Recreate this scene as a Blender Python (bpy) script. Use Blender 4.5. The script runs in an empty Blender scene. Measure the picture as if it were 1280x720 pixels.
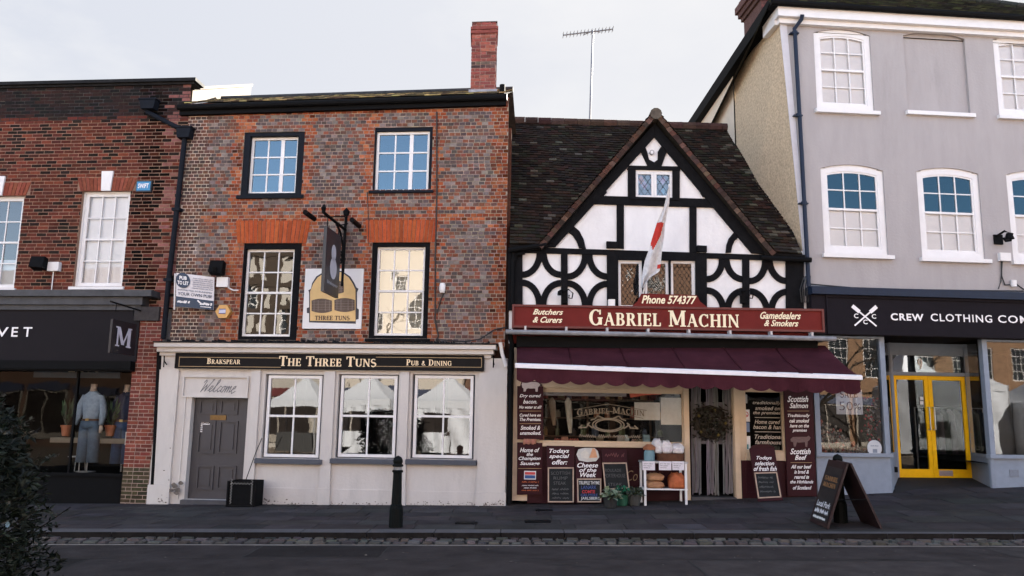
import bpy, math, random
from mathutils import Vector, Matrix
random.seed(7)
S = bpy.context.scene
COL = S.collection
# ------------------------------------------------------------------ camera, sky, sun, exposure
FPX, PITCH, ROLL, EYE = 1000.0, math.radians(9.3), 0.015, 1.6
VF = Vector((0, math.cos(PITCH), math.sin(PITCH)))
_r0, _u0 = Vector((1, 0, 0)), Vector((0, -math.sin(PITCH), math.cos(PITCH)))
VR = math.cos(ROLL) * _r0 + math.sin(ROLL) * _u0
VU = -math.sin(ROLL) * _r0 + math.cos(ROLL) * _u0
CAMP = Vector((0, 0, EYE))
cd = bpy.data.cameras.new("camera"); cam = bpy.data.objects.new("camera", cd); COL.objects.link(cam)
cd.sensor_width = 36; cd.lens = FPX / 1280 * 36; cd.clip_end = 2000; cd.clip_start = .05
cam.matrix_world = Matrix(((VR.x, VU.x, -VF.x, 0), (VR.y, VU.y, -VF.y, 0), (VR.z, VU.z, -VF.z, EYE), (0, 0, 0, 1)))
S.camera = cam

SUN_EL, SUN_AZ = math.radians(28), math.radians(26)      # azimuth measured from +Y (behind the houses) towards +X
EXPO = 3.35
w = bpy.data.worlds.new("World"); S.world = w; w.use_nodes = True
nt = w.node_tree; nt.nodes.clear(); N = nt.nodes.new; L = nt.links.new
out = N('ShaderNodeOutputWorld'); sky = N('ShaderNodeTexSky'); sky.sky_type = 'NISHITA'; sky.sun_disc = False
sky.sun_elevation = SUN_EL; sky.sun_rotation = SUN_AZ; sky.air_density = 1.0; sky.dust_density = .4; sky.ozone_density = 2.5
bg1 = N('ShaderNodeBackground'); bg1.inputs[1].default_value = .06; hs = N('ShaderNodeHueSaturation'); hs.inputs['Saturation'].default_value = .72; L(sky.outputs[0], hs.inputs['Color']); L(hs.outputs[0], bg1.inputs[0])
tc = N('ShaderNodeTexCoord'); sep = N('ShaderNodeSeparateXYZ'); L(tc.outputs['Generated'], sep.inputs[0])
mr = N('ShaderNodeMapRange'); mr.interpolation_type = 'SMOOTHSTEP'; mr.inputs[1].default_value = -.25; mr.inputs[2].default_value = .3
L(sep.outputs[1], mr.inputs[0])
ns = N('ShaderNodeTexNoise'); ns.inputs['Scale'].default_value = 2.6; ns.inputs['Detail'].default_value = 7; ns.inputs['Roughness'].default_value = .55
mp = N('ShaderNodeMapping'); mp.inputs['Scale'].default_value = (1, 1, 2.2); mp.inputs['Location'].default_value = (.35, .2, .1)
L(tc.outputs['Generated'], mp.inputs[0]); L(mp.outputs[0], ns.inputs[0])
cr = N('ShaderNodeValToRGB'); cr.color_ramp.elements[0].position = .42; cr.color_ramp.elements[1].position = .66
cr.color_ramp.elements[0].color = (.372, .388, .43, 1); cr.color_ramp.elements[1].color = (.482, .482, .484, 1)
L(ns.outputs[0], cr.inputs[0])
# brighter, whiter veil towards the sun's side (right), bluer to the left
mx = N('ShaderNodeMapRange'); mx.inputs[1].default_value = -.5; mx.inputs[2].default_value = .25; L(sep.outputs[0], mx.inputs[0])
mc = N('ShaderNodeMix'); mc.data_type = 'RGBA'; L(mx.outputs[0], mc.inputs[0]); L(cr.outputs[0], mc.inputs[6]); mc.inputs[7].default_value = (.448, .447, .46, 1)
mc.inputs[0].default_value = 0
m7 = N('ShaderNodeMath'); m7.operation = 'MULTIPLY'; m7.inputs[1].default_value = .75; L(mx.outputs[0], m7.inputs[0]); L(m7.outputs[0], mc.inputs[0])
bg2 = N('ShaderNodeBackground'); bg2.inputs[1].default_value = 2 / 2 ** EXPO; L(mc.outputs[2], bg2.inputs[0])
ms = N('ShaderNodeMixShader'); L(mr.outputs[0], ms.inputs[0]); L(bg1.outputs[0], ms.inputs[1]); L(bg2.outputs[0], ms.inputs[2]); L(ms.outputs[0], out.inputs[0])
sl = bpy.data.lights.new("sun", 'SUN'); sl.energy = 5.0; sl.angle = math.radians(.6); sl.color = (1, .92, .81)
sun = bpy.data.objects.new("sun", sl); COL.objects.link(sun)
sdir = Vector((math.sin(SUN_AZ) * math.cos(SUN_EL), math.cos(SUN_AZ) * math.cos(SUN_EL), math.sin(SUN_EL)))
sun.rotation_euler = (-sdir).to_track_quat('-Z', 'Y').to_euler(); sun.location = sdir * 60
S.view_settings.view_transform = 'Standard'; S.view_settings.look = 'None'; S.view_settings.exposure = EXPO; S.view_settings.gamma = 1
S.view_settings.use_curve_mapping = False
S.cycles.max_bounces = 8; S.cycles.transparent_max_bounces = 12; S.cycles.caustics_reflective = False; S.cycles.caustics_refractive = False

# ------------------------------------------------------------------ pixel (1280x720) -> real planes
def ray(x, y): return VF + VR * ((x - 640) / FPX) - VU * ((y - 360) / FPX)
class Fac:
    """a vertical facade: u runs along it, y goes into the building, z is up"""
    def __init__(s, ox, oy, deg):
        s.o = Vector((ox, oy, 0)); s.a = math.radians(deg)
        s.u = Vector((math.cos(s.a), math.sin(s.a), 0)); s.i = Vector((-math.sin(s.a), math.cos(s.a), 0))
    def uz(s, px, py, y=0.0):
        d = ray(px, py); o = s.o + s.i * y; t = (o - CAMP).dot(s.i) / d.dot(s.i); P = CAMP + d * t
        return ((P - s.o).dot(s.u), P.z)
    def R(s, xl, yt, xr, yb, y=0.0):
        ym, xm = (yt + yb) / 2, (xl + xr) / 2
        return (s.uz(xl, ym, y)[0], s.uz(xr, ym, y)[0], s.uz(xm, yb, y)[1], s.uz(xm, yt, y)[1])   # u0,u1,z0,z1
    def poly(s, pts, y=0.0): return [s.uz(px, py, y) for px, py in pts]
    def loc(s, P): d = P - s.o; return (d.dot(s.u), d.dot(s.i), P.z)
    def W(s, u, y, z): p = s.o + s.u * u + s.i * y; return Vector((p.x, p.y, z))
WF = Fac(0, 0, 0)
def kerbz(x): return .0125 * x
def gz(x, y):
    """height of the pavement"""
    c = (.02 + .006 * x) if x < 0 else (.02 + .029 * x)
    t = max(0, (y - 11.8) / 3.6)
    return kerbz(x) + c * min(t, 1.4)
def ground(px, py, road=False):
    z = 0.0
    for _ in range(25):
        d = ray(px, py); t = (z - EYE) / d.z; P = CAMP + d * t
        z = (kerbz(P.x) - .1) if road else gz(P.x, P.y)
    P.z = z
    return P

# ------------------------------------------------------------------ materials
MATS = {}
def mat(name, col=(.5, .5, .5), rough=.7, var=.14, scale=6.0, bump=.0, bscale=60.0, metal=0.0, spec=.4, attr=False, stain=.0, stretch=1.0, emit=0, coat=0.0):
    if name in MATS: return MATS[name]
    m = bpy.data.materials.new(name); MATS[name] = m; m.use_nodes = True; t = m.node_tree; b = t.nodes['Principled BSDF']; n = t.nodes.new; l = t.links.new
    c = n('ShaderNodeTexCoord'); mpn = n('ShaderNodeMapping'); l(c.outputs['Object'], mpn.inputs[0]); mpn.inputs['Scale'].default_value = (1, 1, stretch)
    n1 = n('ShaderNodeTexNoise'); n1.inputs['Scale'].default_value = scale; n1.inputs['Detail'].default_value = 6; n1.inputs['Roughness'].default_value = .65; l(mpn.outputs[0], n1.inputs[0])
    r = n('ShaderNodeMapRange'); r.inputs[1].default_value = .28; r.inputs[2].default_value = .72; r.inputs[3].default_value = 1 - var; r.inputs[4].default_value = 1 + var; l(n1.outputs[0], r.inputs[0])
    v = n('ShaderNodeVectorMath'); v.operation = 'SCALE'; l(r.outputs[0], v.inputs['Scale'])
    if attr:
        a = n('ShaderNodeAttribute'); a.attribute_name = 'col'; l(a.outputs['Color'], v.inputs[0])
    else: v.inputs[0].default_value = col
    src = v.outputs[0]
    if stain:
        n2 = n('ShaderNodeTexNoise'); n2.inputs['Scale'].default_value = scale * .35; n2.inputs['Detail'].default_value = 9; n2.inputs['Roughness'].default_value = .7; l(mpn.outputs[0], n2.inputs[0])
        r2 = n('ShaderNodeMapRange'); r2.inputs[1].default_value = .55; r2.inputs[2].default_value = .75; r2.inputs[3].default_value = 1; r2.inputs[4].default_value = 1 - stain; l(n2.outputs[0], r2.inputs[0])
        v2 = n('ShaderNodeVectorMath'); v2.operation = 'SCALE'; l(src, v2.inputs[0]); l(r2.outputs[0], v2.inputs['Scale']); src = v2.outputs[0]
    l(src, b.inputs['Base Color'])
    rr = n('ShaderNodeMapRange'); rr.inputs[3].default_value = max(.03, rough - .1); rr.inputs[4].default_value = min(1, rough + .1); l(n1.outputs[0], rr.inputs[0]); l(rr.outputs[0], b.inputs['Roughness'])
    b.inputs['Metallic'].default_value = metal; b.inputs['Specular IOR Level'].default_value = spec
    if coat: b.inputs['Coat Weight'].default_value = coat
    if bump:
        n3 = n('ShaderNodeTexNoise'); n3.inputs['Scale'].default_value = bscale; n3.inputs['Detail'].default_value = 5; l(c.outputs['Object'], n3.inputs[0])
        bp = n('ShaderNodeBump'); bp.inputs['Strength'].default_value = bump; bp.inputs['Distance'].default_value = .01; l(n3.outputs[0], bp.inputs['Height']); l(bp.outputs[0], b.inputs['Normal'])
    if emit: b.inputs['Emission Color'].default_value = (*col, 1); b.inputs['Emission Strength'].default_value = emit
    return m
def glass(name, refl=.3, tint=(.82, .86, .86), wob=.05, scale=1.6, gl=(.97, .98, 1)):
    if name in MATS: return MATS[name]
    m = bpy.data.materials.new(name); MATS[name] = m; m.use_nodes = True; t = m.node_tree; t.nodes.clear(); n = t.nodes.new; l = t.links.new
    o = n('ShaderNodeOutputMaterial'); tr = n('ShaderNodeBsdfTransparent'); tr.inputs[0].default_value = (*tint, 1)
    g = n('ShaderNodeBsdfGlossy'); g.inputs['Roughness'].default_value = .012; g.inputs[0].default_value = (*gl, 1)
    c = n('ShaderNodeTexCoord'); nz = n('ShaderNodeTexNoise'); nz.inputs['Scale'].default_value = scale; nz.inputs['Detail'].default_value = 2; l(c.outputs['Object'], nz.inputs[0])
    bp = n('ShaderNodeBump'); bp.inputs['Strength'].default_value = wob; bp.inputs['Distance'].default_value = .1; l(nz.outputs[0], bp.inputs['Height']); l(bp.outputs[0], g.inputs['Normal'])
    fr = n('ShaderNodeFresnel'); fr.inputs[0].default_value = 1.45
    ad = n('ShaderNodeMath'); ad.operation = 'ADD'; ad.use_clamp = True; l(fr.outputs[0], ad.inputs[0]); ad.inputs[1].default_value = refl - .04
    mxs = n('ShaderNodeMixShader'); l(ad.outputs[0], mxs.inputs[0]); l(tr.outputs[0], mxs.inputs[1]); l(g.outputs[0], mxs.inputs[2]); l(mxs.outputs[0], o.inputs[0])
    return m

# ------------------------------------------------------------------ mesh builder
SAGS = {}
class MB:
    def __init__(s): s.v = []; s.f = []; s.mi = []; s.c = []
    def _f(s, idx, m=0, c=None): s.f.append(idx); s.mi.append(m); s.c.append(c or (.5, .5, .5))
    def quad(s, a, b, c_, d, m=0, c=None):
        i = len(s.v); s.v += [tuple(a), tuple(b), tuple(c_), tuple(d)]; s._f((i, i + 1, i + 2, i + 3), m, c)
    def hexa(s, p, m=0, c=None, skip=()):
        """8 points: bottom ring 0-3, top ring 4-7"""
        i = len(s.v); s.v += [tuple(q) for q in p]
        for k, q in enumerate(((0, 3, 2, 1), (4, 5, 6, 7), (0, 1, 5, 4), (1, 2, 6, 5), (2, 3, 7, 6), (3, 0, 4, 7))):
            if k not in skip: s._f(tuple(i + j for j in q), m, c)
    def box(s, x0, x1, y0, y1, z0, z1, m=0, c=None, skip=()):
        s.hexa([(x0, y0, z0), (x1, y0, z0), (x1, y1, z0), (x0, y1, z0), (x0, y0, z1), (x1, y0, z1), (x1, y1, z1), (x0, y1, z1)], m, c, skip)
    def prism(s, pts, y0, y1, m=0, c=None):
        """pts in (u,z); extruded from y0 (front) to y1 (back)"""
        n = len(pts); i = len(s.v)
        a = sum(pts[k][0] * pts[(k + 1) % n][1] - pts[(k + 1) % n][0] * pts[k][1] for k in range(n))
        if a < 0: pts = pts[::-1]
        s.v += [(u, y0, z) for u, z in pts] + [(u, y1, z) for u, z in pts]
        s._f(tuple(i + k for k in range(n)), m, c); s._f(tuple(i + n + k for k in reversed(range(n))), m, c)
        for k in range(n): j = (k + 1) % n; s._f((i + k, i + n + k, i + n + j, i + j), m, c)
    def strip(s, A, B, y0, y1, m=0, c=None):
        """band between two polylines of equal length"""
        for k in range(len(A) - 1): s.prism([A[k], A[k + 1], B[k + 1], B[k]], y0, y1, m, c)
    def tube(s, pts, r, seg=8, m=0, c=None, cap=True):
        P = [Vector(p) for p in pts]; rr = r if isinstance(r, (list, tuple)) else [r] * len(P); i = len(s.v)
        for k, p in enumerate(P):
            d = (P[min(k + 1, len(P) - 1)] - P[max(k - 1, 0)]).normalized()
            a = d.cross(Vector((0, 0, 1)) if abs(d.z) < .9 else Vector((0, 1, 0))).normalized(); b = d.cross(a)
            for j in range(seg): t = 2 * math.pi * j / seg; s.v.append(tuple(p + (a * math.cos(t) + b * math.sin(t)) * rr[k]))
        for k in range(len(P) - 1):
            for j in range(seg): q = (j + 1) % seg; s._f((i + k * seg + j, i + (k + 1) * seg + j, i + (k + 1) * seg + q, i + k * seg + q), m, c)
        if cap:
            s._f(tuple(i + j for j in range(seg)), m, c); s._f(tuple(i + (len(P) - 1) * seg + j for j in reversed(range(seg))), m, c)
    def rings(s, R, seg=14, m=0, c=None, cap=True):
        """loft of ellipses (cx,cy,cz,rx,ry)"""
        i = len(s.v)
        for (cx, cy, cz, rx, ry) in R:
            for j in range(seg): t = 2 * math.pi * j / seg; s.v.append((cx + rx * math.cos(t), cy + ry * math.sin(t), cz))
        for k in range(len(R) - 1):
            for j in range(seg): q = (j + 1) % seg; s._f((i + k * seg + j, i + k * seg + q, i + (k + 1) * seg + q, i + (k + 1) * seg + j), m, c)
        if cap: s._f(tuple(i + j for j in reversed(range(seg))), m, c); s._f(tuple(i + (len(R) - 1) * seg + j for j in range(seg)), m, c)
    def lathe(s, prof, cx, cy, cz, seg=20, m=0, c=None): s.rings([(cx, cy, cz + z, r, r) for r, z in prof], seg, m, c)
    def ellipse(s, cu, cz, ru, rz, y0, y1, seg=24, m=0, c=None, a0=0, a1=2 * math.pi):
        s.prism([(cu + ru * math.cos(a0 + (a1 - a0) * k / seg), cz + rz * math.sin(a0 + (a1 - a0) * k / seg)) for k in range(seg + (0 if a1 - a0 > 6.2 else 1))], y0, y1, m, c)
    def arc(s, cu, cz, ru, rz, wu, a0, a1, y0, y1, seg=10, m=0, c=None):
        T = [a0 + (a1 - a0) * k / seg for k in range(seg + 1)]
        s.strip([(cu + ru * math.cos(t), cz + rz * math.sin(t)) for t in T], [(cu + (ru - wu) * math.cos(t), cz + (rz - wu) * math.sin(t)) for t in T], y0, y1, m, c)
    def frame(s, u0, u1, z0, z1, w_, y0, y1, m=0, c=None):
        """four mitre-free rails butted end to end"""
        s.box(u0, u0 + w_, y0, y1, z0, z1, m, c); s.box(u1 - w_, u1, y0, y1, z0, z1, m, c)
        s.box(u0 + w_, u1 - w_, y0, y1, z0, z0 + w_, m, c); s.box(u0 + w_, u1 - w_, y0, y1, z1 - w_, z1, m, c)
    def wall(s, u0, u1, z0, z1, holes, y=0.0, depth=.18, m=0, cfn=None, step=None):
        us = {u0, u1}; zs = {z0, z1}
        for h in holes: us |= {min(max(h[0], u0), u1), min(max(h[1], u0), u1)}; zs |= {min(max(h[2], z0), z1), min(max(h[3], z0), z1)}
        if step:
            k = u0
            while k < u1: us.add(k); k += step
            k = z0
            while k < z1: zs.add(k); k += step
        us = sorted(us); zs = sorted(zs)
        for a, b in zip(us, us[1:]):
            for p, q in zip(zs, zs[1:]):
                cu, cz = (a + b) / 2, (p + q) / 2
                if any(h[0] < cu < h[1] and h[2] < cz < h[3] for h in holes): continue
                s.quad((a, y, p), (b, y, p), (b, y, q), (a, y, q), m, cfn(cu, cz) if cfn else None)
        for h in holes:
            a, b, p, q = h; cc = cfn(a, p) if cfn else None
            s.quad((a, y, p), (a, y, q), (a, y + depth, q), (a, y + depth, p), m, cc); s.quad((b, y, p), (b, y + depth, p), (b, y + depth, q), (b, y, q), m, cc)
            s.quad((a, y, q), (b, y, q), (b, y + depth, q), (a, y + depth, q), m, cc); s.quad((a, y, p), (a, y + depth, p), (b, y + depth, p), (b, y, p), m, cc)
    def room(s, u0, u1, z0, z1, y0, y1, m=0, c=None):
        """five sides of a dark room, open towards the street"""
        s.quad((u0, y1, z0), (u1, y1, z0), (u1, y1, z1), (u0, y1, z1), m, c)
        s.quad((u0, y0, z0), (u0, y1, z0), (u0, y1, z1), (u0, y0, z1), m, c); s.quad((u1, y0, z0), (u1, y0, z1), (u1, y1, z1), (u1, y1, z0), m, c)
        s.quad((u0, y0, z0), (u1, y0, z0), (u1, y1, z0), (u0, y1, z0), m, c); s.quad((u0, y0, z1), (u0, y1, z1), (u1, y1, z1), (u1, y0, z1), m, c)
    def xf(s, fn, start=0): s.v[start:] = [tuple(fn(*p)) for p in s.v[start:]]
    def build(s, name, mats, parent=None, smooth=False, fac=None):
        me = bpy.data.meshes.new(name)
        org = (0, 0, 0)
        if parent is not None: org = ROOTORG.get(root_of(parent).name, (0, 0, 0))
        me.from_pydata([(a - org[0], b - org[1], c - org[2]) for a, b, c in s.v], [], s.f)
        for m_ in (mats if isinstance(mats, (list, tuple)) else [mats]): me.materials.append(m_)
        me.polygons.foreach_set('material_index', s.mi)
        if smooth: me.polygons.foreach_set('use_smooth', [True] * len(s.f))
        at = me.attributes.new('col', 'FLOAT_COLOR', 'FACE')
        flat = []
        for c_ in s.c: flat += [c_[0], c_[1], c_[2], 1.0]
        at.data.foreach_set('color', flat)
        me.update()
        o = bpy.data.objects.new(name, me); COL.objects.link(o)
        if parent is not None: o.parent = parent
        elif fac is not None: o.location = fac.o; o.rotation_euler = (0, 0, fac.a)
        return o
ROOTORG = {}
def root_of(o):
    while o.parent is not None: o = o.parent
    return o
def thing(name, label, cat, fac=WF, org=(0, 0, 0), group=None):
    e = bpy.data.objects.new(name, None); COL.objects.link(e); e.empty_display_size = .2
    e.location = fac.W(*org); e.rotation_euler = (0, 0, fac.a); e['label'] = label; e['category'] = cat
    if group: e['group'] = group
    ROOTORG[e.name] = org
    return e
def tag(o, label, cat, group=None):
    o['label'] = label; o['category'] = cat
    if group: o['group'] = group
    return o
def structure(o, label=None):
    o['kind'] = 'structure'
    if label: o['label'] = label
    return o

# ------------------------------------------------------------------ lettering
_fc = bpy.data.curves.new('glyphs', 'FONT'); _fo = bpy.data.objects.new('glyphs', _fc)
_cache = {}
def _sans(txt, shear, bold, space):
    k = (txt, shear, bold, space)
    if k not in _cache:
        _fc.body = txt; _fc.shear = shear; _fc.offset = bold; _fc.space_character = space; _fc.extrude = 0; _fc.resolution_u = 3
        me = bpy.data.meshes.new_from_object(_fo)
        _cache[k] = ([tuple(v.co) for v in me.vertices], [tuple(p.vertices) for p in me.polygons]); bpy.data.meshes.remove(me)
    return _cache[k]
T_, t_ = .2, .085
def _gl():
    G = {}
    st = lambda x, y0=0, y1=1: [(x - T_ / 2, y0), (x + T_ / 2, y0), (x + T_ / 2, y1), (x - T_ / 2, y1)]
    thn = lambda x, y0=0, y1=1: [(x - .05, y0), (x + .05, y0), (x + .05, y1), (x - .05, y1)]
    hb = lambda x0, x1, y, h=t_: [(x0, y), (x1, y), (x1, y + h), (x0, y + h)]
    sf = lambda x, y, w=.17: [(x - w, y), (x + w, y), (x + w, y + .07), (x - w, y + .07)]
    dg = lambda x0, y0, x1, y1, w=T_: [(x0 - w / 2, y0), (x0 + w / 2, y0), (x1 + w / 2, y1), (x1 - w / 2, y1)]
    def ar(cx, cy, rx, ry, a0, a1, n=14):
        P = []
        for k in range(n):
            q = []
            for a in (a0 + (a1 - a0) * k / n, a0 + (a1 - a0) * (k + 1) / n):
                a = math.radians(a); q.append(((cx + rx * math.cos(a), cy + ry * math.sin(a)), (cx + (rx - T_) * math.cos(a), cy + (ry - t_) * math.sin(a))))
            P.append([q[0][0], q[1][0], q[1][1], q[0][1]])
        return P
    tb = lambda x: [sf(x, 0), sf(x, .93)]
    G['I'] = (.36, [st(.18)] + tb(.18)); G['H'] = (.86, [st(.18), st(.68), hb(.18, .68, .48)] + tb(.18) + tb(.68))
    G['T'] = (.74, [st(.37), hb(0, .74, .915), sf(.37, 0), thn(.04, .72, .95), thn(.7, .72, .95)])
    G['E'] = (.66, [st(.18), hb(.05, .6, .915), hb(.1, .5, .47), hb(.05, .64, 0), sf(.18, 0), sf(.18, .93), thn(.57, .75, .95), thn(.6, .04, .26), thn(.49, .38, .62)])
    G['F'] = (.62, G['E'][1][:3] + [sf(.18, 0), thn(.57, .75, .95)]); G['L'] = (.64, [st(.18), hb(.05, .6, 0), thn(.58, .03, .28)] + tb(.18))
    G['R'] = (.78, [st(.18), hb(.1, .42, .915), hb(.1, .42, .47), dg(.64, 0, .4, .5), sf(.66, 0, .12)] + tb(.18) + ar(.38, .735, .26, .265, -90, 90))
    G['P'] = (.68, [st(.18), hb(.1, .42, .915), hb(.1, .42, .45)] + tb(.18) + ar(.38, .725, .28, .275, -90, 90))
    G['B'] = (.72, [st(.18), hb(.1, .42, .915), hb(.1, .42, .48), hb(.1, .42, 0)] + tb(.18) + ar(.38, .745, .25, .255, -90, 90) + ar(.38, .27, .3, .27, -90, 90))
    G['K'] = (.82, [st(.18), dg(.22, .42, .66, .95, .09), dg(.68, 0, .36, .58), sf(.68, 0, .13), sf(.66, .93, .12)] + tb(.18))
    G['N'] = (.88, [thn(.16), thn(.72), dg(.74, 0, .16, 1), sf(.16, 0, .13), sf(.72, .93, .13), sf(.12, .93, .1)])
    G['M'] = (1.04, [thn(.15), st(.87), dg(.5, .1, .18, 1), dg(.5, .1, .85, 1, .09), sf(.15, 0, .13), sf(.87, 0), sf(.1, .93, .1), sf(.92, .93, .12)])
    G['A'] = (.82, [dg(.12, 0, .4, 1, .085), dg(.68, 0, .4, 1), hb(.2, .6, .3), sf(.12, 0, .12), sf(.69, 0, .14)])
    G['U'] = (.82, [st(.18, .3, 1), thn(.68, .3, 1)] + tb(.18)[1:] + [sf(.68, .93, .13)] + ar(.42, .32, .34, .33, 180, 360))
    G['D'] = (.82, [st(.18), hb(.1, .4, .915), hb(.1, .4, 0)] + tb(.18) + ar(.36, .5, .42, .5, -90, 90))
    G['C'] = (.78, ar(.42, .5, .4, .51, 50, 310) + [thn(.67, .68, .98), thn(.67, .05, .25)]); G['G'] = (.84, ar(.42, .5, .4, .51, 50, 320) + [thn(.67, .68, .98), st(.68, .05, .45), sf(.68, .43, .15)])
    G['O'] = (.86, ar(.43, .5, .42, .51, 0, 360, 22)); G['9'] = (.62, ar(.3, .68, .28, .32, 0, 360, 18) + ar(.16, .62, .42, .6, -75, 10))
    sx = []
    for k in range(16):
        def pt(t):
            if t < .5: a = math.radians(30 + 240 * t * 2); return (.3 + .24 * math.cos(a), .74 + .23 * math.sin(a))
            a = math.radians(90 - 240 * (t - .5) * 2); return (.3 + .27 * math.cos(a), .27 + .25 * math.sin(a))
        (xa, ya), (xb, yb) = pt(k / 16), pt((k + 1) / 16); hw = .05 + .05 * (1 - abs(k / 16 - .5) * 2)
        d = Vector((xb - xa, yb - ya)).normalized(); nx, ny = -d.y * hw, d.x * hw
        sx.append([(xa + nx, ya + ny), (xb + nx, yb + ny), (xb - nx, yb - ny), (xa - nx, ya - ny)])
    G['S'] = (.62, sx)
    G['&'] = (.86, ar(.36, .76, .2, .24, 0, 360, 14) + ar(.34, .27, .33, .28, 60, 360, 14) + [dg(.74, 0, .24, .66, .16)])
    G[' '] = (.34, [])
    return G
GL = _gl()
def serif(mb, txt, u0, u1, z0, z1, y, m=0, sc=.78, th=.006, fn=None):
    """roman capitals; lower case letters are set as small capitals"""
    x = 0; polys = []
    for ch in txt:
        wd, P = GL[ch.upper()]; k = 1 if (ch.isupper() or not ch.isalpha()) else sc
        if ch == '&': k = sc
        polys += [[(x + px * k, py * k) for px, py in p] for p in P]; x += (wd + .06) * k
    sx, sz = (u1 - u0) / x, (z1 - z0)
    n = 0
    for p in polys:
        q = [(u0 + a * sx, z0 + b * sz) for a, b in p]
        if fn: q = [fn(*k) for k in q]
        n = (n + 1) % 7
        yy = y - th - n * .00035
        a = sum(q[k][0] * q[(k + 1) % 4][1] - q[(k + 1) % 4][0] * q[k][1] for k in range(4))
        if a < 0: q = q[::-1]
        mb.quad(*[(u, yy, z) for u, z in q], m)
def sans(mb, txt, u0, u1, z0, z1, y, m=0, shear=0.0, bold=0.0, space=1.0, th=.004, fn=None):
    V, F = _sans(txt, shear, bold, space)
    if not V: return
    x0, x1 = min(v[0] for v in V), max(v[0] for v in V); a0, a1 = min(v[1] for v in V), max(v[1] for v in V)
    i = len(mb.v)
    for v in V:
        q = (u0 + (v[0] - x0) / (x1 - x0) * (u1 - u0), z0 + (v[1] - a0) / (a1 - a0) * (z1 - z0))
        if fn: q = fn(*q)
        mb.v.append((q[0], y - th, q[1]))
    for f in F: mb._f(tuple(i + k for k in f), m)
def pen(mb, pts, y, w_, m=0):
    """ribbon pen stroke"""
    for (a, b), (c, d) in zip(pts, pts[1:]):
        dv = Vector((c - a, d - b)); 
        if dv.length < 1e-6: continue
        dv.normalize(); nx, nz = -dv.y * w_ / 2, dv.x * w_ / 2
        ex, ez = dv.x * w_ * .3, dv.y * w_ * .3
        q = [(a - ex - nx, b - ez - nz), (c + ex - nx, d + ez - nz), (c + ex + nx, d + ez + nz), (a - ex + nx, b - ez + nz)]
        mb.quad(*[(u, y - random.uniform(0, .0008), z) for u, z in q], m)
def scribble(mb, u0, u1, z0, z1, y, w_, m=0, seed=0):
    r = random.Random(seed); h = z1 - z0; u = u0
    while u < u1:
        L_ = min(r.uniform(2.5, 6) * h, u1 - u); n = max(3, int(L_ / h * 3.5)); P = []
        for k in range(n + 1): P.append((u + L_ * k / n, z0 + h * (r.uniform(.55, 1) if k % 2 else r.uniform(0, .3))))
        pen(mb, P, y, w_, m); u += L_ + h * .7
# ------------------------------------------------------------------ palette
M_brick = mat('brick', rough=.95, var=.24, scale=14, bump=.6, bscale=90, attr=True, spec=.06, stain=.3)
M_roof = mat('clay_tile', rough=.95, var=.3, scale=9, bump=.5, bscale=70, attr=True, spec=.06)
M_white = mat('white_gloss_paint', (.69, .675, .67), .4, .05, 5, .1, 30)
M_plaster = mat('white_limewash', (.71, .695, .69), .9, .07, 3.5, .5, 16, stain=.13, stretch=.5)
M_timber = mat('black_tarred_timber', (.007, .007, .008), .8, .4, 7, .6, 35, spec=.07)
M_ink = mat('blueblack_paint', (.008, .01, .015), .7, .25, 6, .2, 30, spec=.1)
M_iron = mat('black_iron', (.005, .005, .0055), .7, .3, 12, .2, 60, spec=.07)
M_soot = mat('sooty_lead', (.014, .014, .015), .85, .45, 6, .5, 30, stain=.3, spec=.15)
M_lead = mat('grey_lead', (.2, .2, .21), .6, .35, 6, .4, 25, stain=.4)
M_render = mat('mushroom_masonry_paint', (.545, .507, .472), .85, .07, 3.4, .4, 22, stain=.2, stretch=.3, spec=.15)
M_sill = mat('slate_blue_paint', (.05, .058, .078), .5, .12, 8, .2, 30)
M_door = mat('aubergine_grey_paint', (.045, .041, .046), .5, .1, 7, .15, 30)
M_brass = mat('dull_brass', (.14, .085, .035), .45, .2, 20, metal=.8)
M_gold = mat('gilt_letters', (.8, .62, .4), .5, .08, 20)
M_goldline = mat('gilt_line', (.3, .2, .1), .5, .1, 20)
M_cream = mat('cream_letters', (.82, .72, .5), .5, .05, 20)
M_wht = mat('white_letters', (.8, .78, .78), .5, .05, 20)
M_greyl = mat('grey_letters', (.22, .21, .22), .6, .1, 20)
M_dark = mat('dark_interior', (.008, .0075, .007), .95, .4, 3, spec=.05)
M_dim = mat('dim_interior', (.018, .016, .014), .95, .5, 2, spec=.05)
M_blind = mat('pale_blind', (.88, .86, .87), .8, .05, 3)
M_greyblind = mat('grey_net', (.3, .32, .36), .9, .15, 3)
M_maroon = mat('maroon_board', (.03, .005, .008), .55, .2, 6, .1, 30, spec=.15)
M_red = mat('oxblood_sign', (.125, .015, .012), .6, .15, 2.5, .1, 20, spec=.12)
M_redtrim = mat('oxblood_trim', (.1, .016, .013), .45, .15, 6)
M_slate = mat('chalkboard_slate', (.011, .013, .014), .7, .35, 9, spec=.2)
M_oak = mat('pale_board_frame', (.42, .3, .22), .6, .2, 12)
M_chalk = mat('chalk', (.55, .55, .53), .9, .2, 30)
M_chalkdim = mat('smudged_chalk', (.1, .1, .1), .9, .3, 30)
M_creamp = mat('cream_woodwork', (.56, .43, .3), .5, .09, 5, .1, 25, stain=.12)
M_awn = mat('maroon_awning_canvas', (.05, .0145, .02), .95, .3, 2.2, .4, 160, spec=.04, stain=.3)
M_awnw = mat('white_awning_band', (.74, .72, .74), .8, .06, 5)
M_grey = mat('grey_stucco', (.355, .332, .33), .9, .08, 3.2, .5, 20, stain=.2, stretch=.22, spec=.1)
M_rough = mat('sandy_roughcast', (.5, .39, .265), .95, .35, 22, 1.0, 45, stain=.25)
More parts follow.
